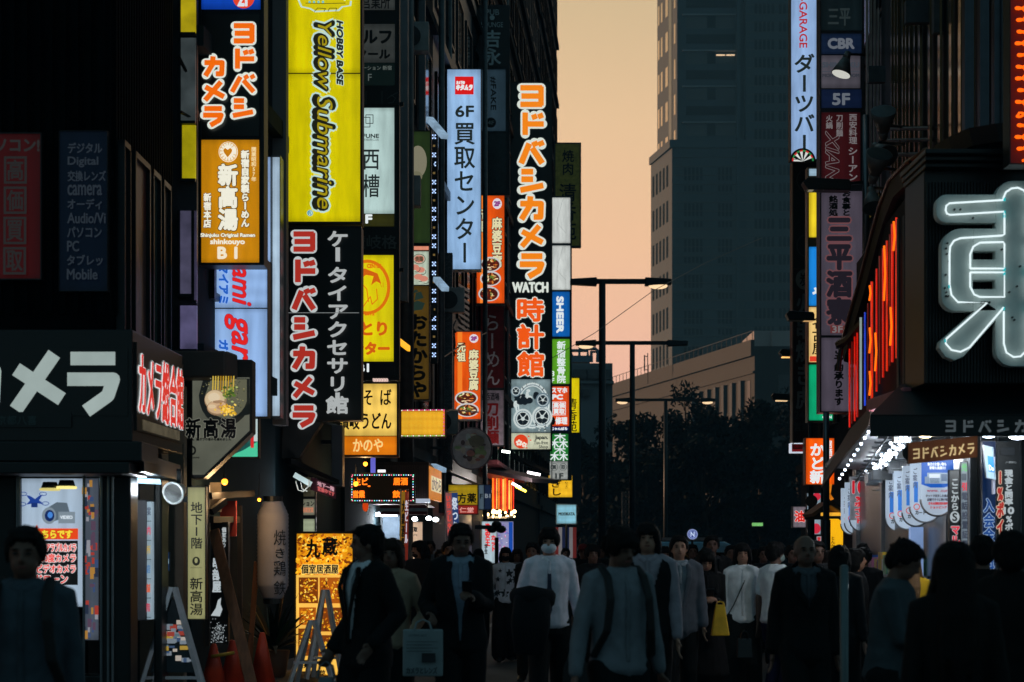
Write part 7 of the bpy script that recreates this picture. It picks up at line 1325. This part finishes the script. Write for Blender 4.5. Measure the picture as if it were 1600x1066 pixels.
    if hk != 'bald':
        hl(g, (0, .018, 1.672), .086, .098, .094, n); hl(g, (0, -.02, 1.73), .06, .05, .026, n); hl(g, (0, .055, 1.63), .074, .06, .08, n)
        if hk in ('short', 'fringe', 'cap'):
            for sd in (-1, 1): hl(g, (sd*.07, .0, 1.668), .018, .05, .05, 10)
        if hk in ('fringe', 'long', 'bob', 'mid'): hl(g, (0, -.07, 1.69), .066, .032, .032, n); [hl(g, (sd*.066, -.035, 1.66), .024, .045, .06, 10) for sd in (-1, 1)]
        rd = random.Random(int(px*7))
        for i in range(26):
            a_ = rd.random()*6.28; z_ = rd.uniform(1.68, 1.755); q = math.sqrt(max(0, 1-((z_-1.672)/.1)**2)); c = (.08*q*math.cos(a_), .02+.092*q*math.sin(a_), z_)
            if c[1] < -.05 and z_ < 1.71: continue
            hl(g, c, .011, .016, .012, 8)
        if hk in ('long', 'bob', 'mid'):
            zl = {'long': 1.22, 'bob': 1.5, 'mid': 1.46}[hk]
            loft(g, [hp(0, .06, 1.66), hp(0, .085, 1.55)]+([V3(0, off(1.4)+.115, 1.4), V3(0, off(zl)+.12, zl), V3(0, off(zl)+.11, zl-.1)] if hk == 'long' else [hp(0, .075, zl)]), [(.085*s, .05*s), (.09*s, .045*s)]+([(.1*s, .035*s), (.078*s, .024*s), (.04*s, .012*s)] if hk == 'long' else [(.075*s, .03*s)]))
            for sd in (-1, 1): loft(g, [hp(sd*.074, -.005, 1.67), hp(sd*.084, .0, 1.58)]+([V3(sd*.1, off(1.42)-.05, 1.42), V3(sd*.1, off(1.25)-.13, 1.26)] if hk == 'long' else [hp(sd*.07, .02, zl)]), [(.022*s, .055*s), (.022*s, .05*s)]+([(.035*s, .03*s), (.02*s, .012*s)] if hk == 'long' else [(.018*s, .03*s)]))
        for i in range(18 if hk != 'cap' else 0):
            x0 = -.068+.136*(i+rd.random()*.8)/18; lo = (1.703 if hk == 'short' else 1.668)+rd.uniform(-.004, .022)+(.0 if abs(x0) < .05 else -.03); y1 = -.103+abs(x0)*.55
            loft(g, [hp(x0*.7, -.05, 1.745), hp(x0*.95, y1+.006, 1.712), hp(x0*1.05+rd.uniform(-.006, .006), y1-.003, lo)], [.0095*s, .0085*s, .0035*s], (1, 0, 0), 6)
        for sd in (-1, 1):
            for i in range(5): q = rd.uniform(.0, .07); loft(g, [hp(sd*.08, q, 1.69), hp(sd*.086, q, 1.64), hp(sd*.08, q+rd.uniform(-.01, .01), 1.6+rd.uniform(-.02, .02))], [.012*s, .01*s, .004*s], (0, 1, 0), 6)
        if hk == 'long':
            for i in range(14): x0 = rd.uniform(-.075, .075); loft(g, [V3(x0, off(1.3)+.13, 1.34), V3(x0*1.05, off(1.2)+.14, 1.2), V3(x0*1.1+rd.uniform(-.015, .015), off(1.1)+.13, rd.uniform(1.05, 1.14))], [.016*s, .014*s, .006*s], (1, 0, 0), 7)
    else: hl(g, (0, .03, 1.662), .079, .078, .088, n)
    JOBS.append((g, .0085, 1, dict(name='hair', mat=hm, root=r, fold=.0035, freq=26, strand=1)))
    if hk == 'cap':
        g = G(); hl(g, (0, .01, 1.695), .09, .106, .085, n); g2 = G(); g2.cyl((0, -.09, 1.695), (0, -.165, 1.68), .06, .05, 14); hl(g, (0, -.11, 1.692), .07, .075, .012); JOBS.append((g, .01, 1, dict(name='cap', mat=cloth((110, 28, 32)), root=r)))
    def child(name, g, m, par=r, smooth=True):
        me = bpy.data.meshes.new(name); me.from_pydata([tuple(v) for v in g.v], [], g.f); me.materials.append(m); me.polygons.foreach_set('use_smooth', [smooth]*len(me.polygons)); o = bpy.data.objects.new(name, me); COL.objects.link(o); o.parent = par; return o
    if face:
        for sd in (-1, 1):
            g = G(); hl(g, (sd*.03, -.0885, 1.648), .013, .006, .0055, 10); child('eye', g, D((20, 16, 15), .2)); g = G(); hl(g, (sd*.031, -.0895, 1.667), .018, .006, .004, 8); child('eyebrow', g, HAIRB)
        if not mask: g = G(); hl(g, (0, -.0895, 1.587), .022, .007, .005, 10); child('mouth', g, D((120, 62, 56), .5))
    if mask: g = G(); hl(g, (0, -.045, 1.592), .066, .068, .05, 20); JOBS.append((g, .008, 1, dict(name='face_mask', mat=cloth(mask), root=r)))
    for ex in extras:
        if ex == 'straps' or ex == 'backpack':
            for sd in (-1, 1):
                g = G(); pts = [V3(sd*.1, .14, 1.3), V3(sd*.105, .07, 1.462), V3(sd*.11, -.01, 1.51), V3(sd*.114, -.1, 1.455), V3(sd*.12, -.158, 1.33), V3(sd*.138, -.148, 1.15), V3(sd*.185, -.06, 1.0)]; loft(g, pts, [(.028*s, .012*s)]*7); JOBS.append((g, .009, 1, dict(name='strap', mat=D((12, 13, 15), .7), root=r)))
            g = G(); loft(g, [V3(0, .2, .98), V3(0, .22, 1.15), V3(0, .2, 1.4)], [(.14*s, .08*s), (.15*s, .1*s), (.12*s, .06*s)]); JOBS.append((g, .014, 2, dict(name='backpack', mat=cloth((18, 20, 22)), root=r)))
        if ex == 'crossbody': g = G(); loft(g, [V3(.1, .05, 1.47), V3(.07, -.06, 1.46), V3(.0, -.15, 1.3), V3(-.1, -.14, 1.08), V3(-.17, -.03, .95)], [(.008*s, .006*s)]*5); JOBS.append((g, .006, 1, dict(name='strap', mat=BLACK, root=r)))
        if ex == 'beard': g = G(); hl(g, (0, -.052, 1.568), .05, .046, .034, 14); hl(g, (0, -.09, 1.603), .03, .012, .008, 10); JOBS.append((g, .0075, 1, dict(name='beard', mat=HAIRBR, root=r, fold=.006)))
        if ex == 'glasses':
            for sd in (-1, 1): g = G(); c = [hp(sd*.033+.022*math.cos(t*.524), -.1, 1.646+.018*math.sin(t*.524)) for t in range(12)]; g.tube(c, .003*s, 5, True); child('glasses', g, BLACK)
    M = Matrix.Translation(r.location) @ Matrix.Rotation(R(yaw), 4, 'Z')
    return dict(root=r, s=s, hand={sd: M @ (arms[sd][2]*s+(arms[sd][2]-arms[sd][1]).normalized()*.1*s) for sd in (-1, 1)}, M=M)
WHT = (168, 172, 180); DARK = (6, 11, 14); NAVY = (22, 26, 40)
p1_ = person(40, 8.7, 1.70, 4, 'person in a pale shirt with dark backpack straps at the left edge', ('shirt', (62, 74, 84)), extras=('straps',), fine=True, head=(0, 6))
p2_ = person(574, 13.0, 1.765, -52, 'person in a dark suit with white shirt looking left past the menu board', ('jacket', (5, 9, 12), .98), under=(205, 210, 218), head=(-34, 0), stride=.35, L=(-.17, -.15, .94), R_=(.24, -.12, .98), hold=(-1,), fine=True)
person(612, 15.0, 1.69, -10, 'person with brown hair and a beige sleeve behind the dark suit', ('shirt', (150, 132, 112)), hair=('bob', HAIRBR), female=True, stride=.3, R_=(.2, -.16, 1.02))
person(655, 26.0, 1.735, -18, 'bearded person with long hair in a black tee walking', ('tee', (18, 20, 22)), hair=('mid', HAIRB), head=(-38, 0), stride=.5, extras=('beard',), L=(-.18, -.25, 1.1), skin=SKIN2)
p5_ = person(720, 14.8, 1.80, 0, 'person in dark jacket holding a printed tote and a phone', ('jacket', (6, 11, 15), .85), under=(130, 146, 164), head=(8, 16), stride=.3, L=(-.2, -.2, 1.09), R_=(.09, -.3, 1.22), hold=(-1, 1), fine=True)
person(688, 29, 1.62, 0, 'small person mostly hidden behind the printed tote', ('shirt', (40, 44, 50)), hair=('short', HAIRBR)); person(672, 33, 1.68, 0, 'dark haired person far behind the bearded person', ('shirt', (70, 78, 90)))
person(790, 28.8, 1.655, 0, 'person in a white shirt with dark flower pattern and black mask', ('blouse', (210, 212, 222)), ('wide', (12, 13, 15)), ('bob', HAIRB), mask=(18, 24, 26), female=True, stride=.2, L=(-.2, -.1, .95), R_=(.18, -.12, .95), skin=SKIN2)
person(808, 31, 1.64, 0, 'person half hidden behind the flower patterned shirt', ('shirt', (120, 118, 124)), hair=('bob', HAIRBR), female=True)
p8_ = person(858, 17.4, 1.80, 0, 'person in white shirt, tie and white face mask carrying a briefcase', ('shirt', (240, 228, 240)), hair=('fringe', HAIRB), mask=(226, 226, 236), tie=(60, 60, 78), stride=.5, L=(-.17, -.22, 1.12), R_=(.27, .0, .86), hold=(1,), fine=True, head=(-4, 4), skin=SKIN2)
person(911, 32, 1.70, 0, 'person in a dark red cap and glasses far behind', ('jacket', (16, 18, 20)), under=(20, 20, 22), hair=('cap', HAIRB), extras=('glasses',), R_=(.05, -.2, 1.3)); person(884, 38, 1.66, 10, 'person far back by the striped cloth', ('shirt', (30, 30, 34))); person(940, 36, 1.7, -10, 'person far back between the red cap and the large pale shirt', ('shirt', (26, 28, 32)))
p10_ = person(966, 11.4, 1.735, 22, 'large person in pale shirt with backpack straps in the centre foreground', ('shirt', (116, 122, 130)), hair=('fringe', HAIRB), extras=('straps',), stride=.45, head=(10, 18), fine=True, L=(-.3, -.05, .86), R_=(.3, .06, .88), hold=(-1,))
person(1012, 15.5, 1.815, -6, 'tall person with longish hair in a black vest over white sleeves', ('vest', (15, 16, 18), 1.1), under=(150, 142, 152), hair=('mid', HAIRB), stride=.35, fine=True, skin=SKIN2)
person(1061, 19.0, 1.745, 0, 'person in an open pale jacket over a light shirt', ('jacket', (84, 88, 98), .85), under=(140, 146, 156), stride=.35, skin=SKIN2)
p13_ = person(1103, 19.5, 1.63, 0, 'person with long black hair looking down at a phone', ('shirt', (6, 8, 10)), ('skirt', (14, 12, 14)), ('long', HAIRB), female=True, head=(0, 28), L=(-.06, -.27, 1.2), R_=(.07, -.27, 1.2), hold=(-1, 1), fine=True, skin=SKIN2)
person(1112, 23.5, 1.785, 0, 'person in black behind the phone user, forehead showing', ('jacket', (15, 16, 18)), under=(40, 40, 44)); person(1142, 28, 1.68, 0, 'person far behind between phone user and white blouse', ('shirt', (24, 26, 30)))
person(1160, 20.5, 1.68, -4, 'person with tied dark hair in an open white blouse and black trousers', ('blouse', (226, 228, 232)), ('wide', (12, 20, 20)), ('mid', HAIRB), female=True, stride=.25, extras=('crossbody',), L=(-.22, -.04, .85), R_=(.22, -.04, .85), skin=SKIN2, fine=True)
person(1212, 20.2, 1.69, 128, 'person in a white shirt and navy trousers turned away to the right', ('polo', (235, 238, 246)), ('trousers', (16, 18, 52)), mask=(150, 170, 170), face=False); person(1193, 27, 1.66, 0, 'person far behind the turned white shirt', ('shirt', (20, 22, 26)))
person(1258, 14.3, 1.71, 4, 'bald person in a dark suit facing the camera', ('jacket', (4, 7, 9), 1.2), under=(70, 76, 84), hair=('bald', D((80, 62, 54), .5, 0, .1)), stride=.2, fine=True)
person(1312, 17.0, 1.645, 160, 'person with dark bobbed hair seen from behind', ('shirt', (20, 22, 26)), hair=('bob', HAIRB), female=True, face=False); person(1337, 19.0, 1.62, 80, 'person in side view behind the grey post', ('shirt', (22, 24, 28)), hair=('bob', HAIRB), female=True, face=False, skin=SKIN2); person(1296, 22.5, 1.6, 150, 'person with hair in a bun far behind the bald person', ('shirt', (150, 120, 100)), hair=('mid', HAIRBR), face=False, female=True)
p19_ = person(1386, 11.3, 1.665, 62, 'person in a blue-grey shirt with head bent over a phone', ('shirt', (62, 72, 78)), head=(10, 30), L=(-.02, -.36, 1.12), R_=(.06, -.36, 1.13), hold=(-1, 1), fine=True, lean=.1, face=False)
person(1424, 18.5, 1.57, 168, 'person with long fair hair in a yellow top', ('shirt', (196, 156, 30)), ('skirt', (20, 20, 22)), ('long', D((120, 88, 56), .5, 0, .2, 30)), female=True, face=False, L=(-.2, -.15, 1.05))
person(1490, 8.6, 1.635, 176, 'long haired person in black seen from behind, right foreground', ('shirt', (4, 7, 9)), hair=('long', HAIRB), female=True, face=False, fine=True)
person(1580, 9.6, 1.69, 168, 'short haired person in a black jacket at the right edge', ('jacket', (4, 7, 9)), under=(20, 20, 22), face=False, fine=True, R_=(.2, -.15, 1.1)); person(1348, 26, 1.7, 170, 'dark person far back under the hanging boards', ('shirt', (20, 22, 24)), face=False); person(1408, 25, 1.64, 175, 'dark person far back by the lit doorway', ('shirt', (18, 28, 44)), face=False)
person(1238, 25, 1.67, 8, 'dark person far back left of the bald person', ('shirt', (18, 20, 22)))

for px, Y, zt, yw, lb, tp, ha in ((702, 24, 1.72, 8, 'dark haired person behind the shoulder of the tote carrier', (14, 18, 22), 'short'), (748, 34, 1.64, 170, 'person walking away far behind the tote carrier', (40, 44, 52), 'bob'), (832, 24.5, 1.7, -12, 'person in dark clothes behind the briefcase carrier', (10, 14, 18), 'short'), (926, 23, 1.68, 6, 'person in charcoal top beside the large pale shirt', (16, 20, 24), 'fringe'), (990, 21.5, 1.7, -6, 'person in dark top between large pale shirt and black vest', (12, 15, 18), 'short'), (1038, 26, 1.66, 10, 'person in grey top behind the open pale jacket', (60, 64, 70), 'mid'), (1082, 30, 1.7, 0, 'person in dark top in front of the blue topped van', (14, 18, 22), 'short'),
        (1180, 31, 1.63, 165, 'person walking away between white blouse and turned white shirt', (34, 38, 46), 'bob'), (1276, 20, 1.7, 14, 'person in dark top right behind the bald person', (10, 13, 16), 'short'), (1350, 22, 1.64, 172, 'person in dark coat facing away, farther back left of the blue-grey shirt', (8, 11, 14), 'short'), (1535, 13.5, 1.7, 175, 'person in dark coat behind the two foreground people at the right', (7, 9, 12), 'short')):
    person(px, Y, zt, yw, lb, ('shirt', tp), hair=(ha, HAIRB), face=abs(yw) < 90, stride=.3)
# ---- bake the remeshed bodies and clothes in one go
tmp = bpy.data.scenes.new('workshop'); obs = []
for g, vx, sm, kw in JOBS:
    me = bpy.data.meshes.new('m'); me.from_pydata([tuple(v) for v in g.v], [], g.f); ob = bpy.data.objects.new('m', me); tmp.collection.objects.link(ob)
    q = ob.modifiers.new('r', 'REMESH'); q.mode = 'VOXEL'; q.voxel_size = vx; q = ob.modifiers.new('s', 'SMOOTH'); q.iterations = sm; q.factor = .5; obs.append(ob)
tmp.view_layers[0].update(); dg = tmp.view_layers[0].depsgraph
if dg is None:
    for ob in obs: COL.objects.link(ob)
    dg = bpy.context.evaluated_depsgraph_get()
for ob, (g, vx, sm, kw) in zip(obs, JOBS):
    me = bpy.data.meshes.new_from_object(ob.evaluated_get(dg)); n = len(me.vertices)
    if kw.get('fold'):
        co = np.empty(n*3); no = np.empty(n*3); me.vertices.foreach_get('co', co); me.vertices.foreach_get('normal', no); co = co.reshape(-1, 3); no = no.reshape(-1, 3)
        f = kw.get('freq', 9); sx = np.random.RandomState(len(kw['name'])+n % 97).rand(6)*6; x, y, z = co.T
        d = np.sin(f*(x*1.3+z*.9)+sx[0]+1.5*np.sin(f*.7*z+sx[1]))*np.sin(f*(y*1.1-z*1.2)+sx[2]+1.3*np.sin(f*.8*x+sx[3]))+.5*np.sin(f*2.3*(z*1.2+x*.5*np.sign(x))+sx[4])*np.sin(f*1.9*y+sx[5])
        if kw.get('strand'): d = np.sin(34*np.arctan2(x, y)+2*np.sin(9*z))+.6*np.sin(71*np.arctan2(x, y)+z*7)
        if not kw.get('strand'):
            nz = noise.noise; sh_ = sx[0]*3; d = np.array([(1-abs(nz((a_*7+sh_, b_*7, c_*4.5+a_*3)))*2.2)+.55*(1-abs(nz((a_*15, b_*15+sh_, c_*10-a_*6)))*2.2) for a_, b_, c_ in co.tolist()])-.6
            d = np.clip(d*.8, -.12, 1.2)
        co = co+no*(d*kw['fold']*.6)[:, None]; me.vertices.foreach_set('co', co.ravel())
        if kw.get('vee'):
            s, vz, w0 = kw['vee']; import bmesh; bm = bmesh.new(); bm.from_mesh(me); kill = [v for v in bm.verts if v.co.y < -.015*s and v.co.z > vz*s and abs(v.co.x) < w0*s*(v.co.z/s-vz)/(1.46-vz)]; bmesh.ops.delete(bm, geom=kill, context='VERTS'); bm.to_mesh(me); bm.free()
    me.name = kw['name']; me.materials.clear(); me.materials.append(kw['mat']); me.polygons.foreach_set('use_smooth', [True]*len(me.polygons)); me.update()
    o = bpy.data.objects.new(kw['name'], me); COL.objects.link(o); o.parent = kw['root']
for ob in obs: m = ob.data; bpy.data.objects.remove(ob); bpy.data.meshes.remove(m)
bpy.data.scenes.remove(tmp)

# ---- flower pattern of the white shirt: printed patches that follow its surface
def patches():
    for o in COL.objects:
        if o.name.startswith('shirt') and o.parent and 'flower pattern and' in o.parent.get('label', ''):
            me = o.data; me.materials.append(D((30, 38, 46), .8)); rd = random.Random(4); cs = [(rd.uniform(-.2, .2), rd.uniform(.95, 1.4), rd.uniform(.02, .05)) for _ in range(16)]
            for p in me.polygons:
                c = p.center
                if any((c.x-a)**2+(c.z-b)**2 < (q*(1+.35*math.sin(5*math.atan2(c.z-b, c.x-a))))**2 for a, b, q in cs): p.material_index = 1
patches()
# ---- things carried
def bag(name, label, c, w_, d_, h, m, handle=.12, hm=None, taper=.9, cat='bag', art=None, parts=None):
    c = Vector(c); r = root(name, label, cat, c-Vector((0, 0, handle+h))); z1 = c.z-handle; z0 = z1-h; g = G(); t = taper; g.hexa([(c.x-w_/2, c.y-d_/2, z0), (c.x+w_/2, c.y-d_/2, z0), (c.x+w_/2*t, c.y-d_/4, z1), (c.x-w_/2*t, c.y-d_/4, z1)], [(c.x-w_/2, c.y+d_/2, z0), (c.x+w_/2, c.y+d_/2, z0), (c.x+w_/2*t, c.y+d_/4, z1), (c.x-w_/2*t, c.y+d_/4, z1)]); b = g.build('body', m, r, bevel=.012)
    for dy in (-d_/4, d_/4): g = G(); g.tube([(c.x-w_*.22, c.y+dy, z1-.01), (c.x-w_*.16, c.y+dy*.6, z1+handle*.7), (c.x, c.y, c.z), (c.x+w_*.16, c.y+dy*.6, z1+handle*.7), (c.x+w_*.22, c.y+dy, z1-.01)], .007, 6); g.build('handle', hm or m, r)
    return r, b, (c, z0, z1)
h = p2_['hand'][-1]; bag('plastic_bag', 'crumpled grey plastic bag hanging from the dark suited person\'s hand', h, .26, .14, .42, D((96, 108, 116), .45, 0, .25, 9, .5), .1, taper=.35)
h = p5_['hand'][-1]; r, b, (c, z0, z1) = bag('tote_bag', 'pale printed tote bag tilted in front of the bearded person', h+Vector((-.08, -.08, 0)), .29, .09, .34, D((130, 142, 146), .7, 0, .1, 6), .07, taper=1.0)
tp = Pan((c.x-.145, c.y-.052, z1), (c.x+.145, c.y-.052, z1), (c.x-.145, c.y-.052, z0), 0, 0, 100, 120); a = Art(tp, .004); a.T('SHOPPING NEWS', 16, 12, 60, 18, D((70, 80, 86), .7)); a.rect(48, 60, 82, 84, D((36, 42, 46), .6)); a.T('カメラとレンズ', 10, 96, 86, 112, D((70, 80, 86), .7), r=.8)
for i in range(4): a.rect(10, 30+i*8, 88-(i % 2)*14, 32+i*8, D((90, 100, 104), .7))
a.done('print', b)
h = p8_['hand'][1]; bag('briefcase', 'dark briefcase hanging from the masked person\'s hand', h, .36, .1, .28, D((14, 15, 17), .5), .09, taper=.96, cat='briefcase')
h = p8_['hand'][-1]; g = G(); loft(g, [h+Vector((-.16, .02, .06)), h+Vector((-.03, -.03, .07)), h+Vector((.16, .0, .04))], [(.05, .07), (.07, .09), (.05, .08)], (0, 1, 0)); loft(g, [h+Vector((0, -.03, .06)), h+Vector((-.02, -.05, -.18)), h+Vector((-.03, -.04, -.42))], [(.16, .05), (.17, .04), (.13, .03)]); o = g.build('folded_jacket', cloth((16, 19, 24)), None, True); tag(o, 'dark jacket folded over the masked person\'s arm', 'jacket')
h = p10_['hand'][-1]; bag('handbag', 'dark bag in the hand of the large pale shirted person', h, .24, .12, .22, D((24, 24, 26), .5), .08)
def phone(h, label, yawd=0, lit=True):
    r = root('phone', label, 'phone', h-Vector((0, 0, .05))); d = Vector((math.sin(R(yawd)), -math.cos(R(yawd)), 0)); sd = Vector((d.y, -d.x, 0)); up = (Vector((0, 0, 1))+d*.9).normalized(); n = sd.cross(up); c = h+Vector((0, 0, .03)); g = G(); q = [c-sd*.037-up*.075, c+sd*.037-up*.075, c+sd*.037+up*.075, c-sd*.037+up*.075]; g.hexa(q, [x+n*.009 for x in q]); g.build('case', D((16, 20, 26), .3), r, bevel=.003)
    g = G(); k = .010 if n.dot(-d) > 0 else -.001; q2 = [c+(x-c)*.92+n*(k) for x in q]; g.add(q2, [(0, 1, 2, 3)]); g.build('screen', E((150, 180, 220), 1.0, 0), r)
phone(p5_['hand'][1], 'phone in the hand of the person with the printed tote'); phone((p13_['hand'][-1]+p13_['hand'][1])/2, 'phone held in both hands by the long haired person'); phone((p19_['hand'][-1]+p19_['hand'][1])/2, 'phone held by the person in the blue-grey shirt', 62)
c = P(1125, 940, 19.2); bag('yellow_bag', 'yellow plastic bag hanging from the phone user\'s arm', c, .18, .1, .3, D((226, 176, 30), .5, 0, .2, 9, .4), .03, taper=.5)
c = P(1162, 985, 20.1); bag('small_handbag', 'small shiny dark handbag at the hip of the white blouse wearer', c+Vector((0, -.05, 0)), .16, .1, .2, D((22, 28, 32), .25), .08)

# ================================================================ evening haze round the street and everything in it
hm = bpy.data.materials.new('haze'); hm.use_nodes = True; hn = hm.node_tree.nodes; hn.remove(hn['Principled BSDF']); hv = hn.new('ShaderNodeVolumePrincipled'); hm.node_tree.links.new(hv.outputs[0], hn['Material Output'].inputs['Volume'])
hv.inputs['Color'].default_value = (.18, .53, .86, 1); hv.inputs['Density'].default_value = .00042; hv.inputs['Anisotropy'].default_value = 0
g = G(); g.box(-180, 180, -70, 470, -1, 150); hz = g.build('haze', hm); tag(hz, kind='stuff')
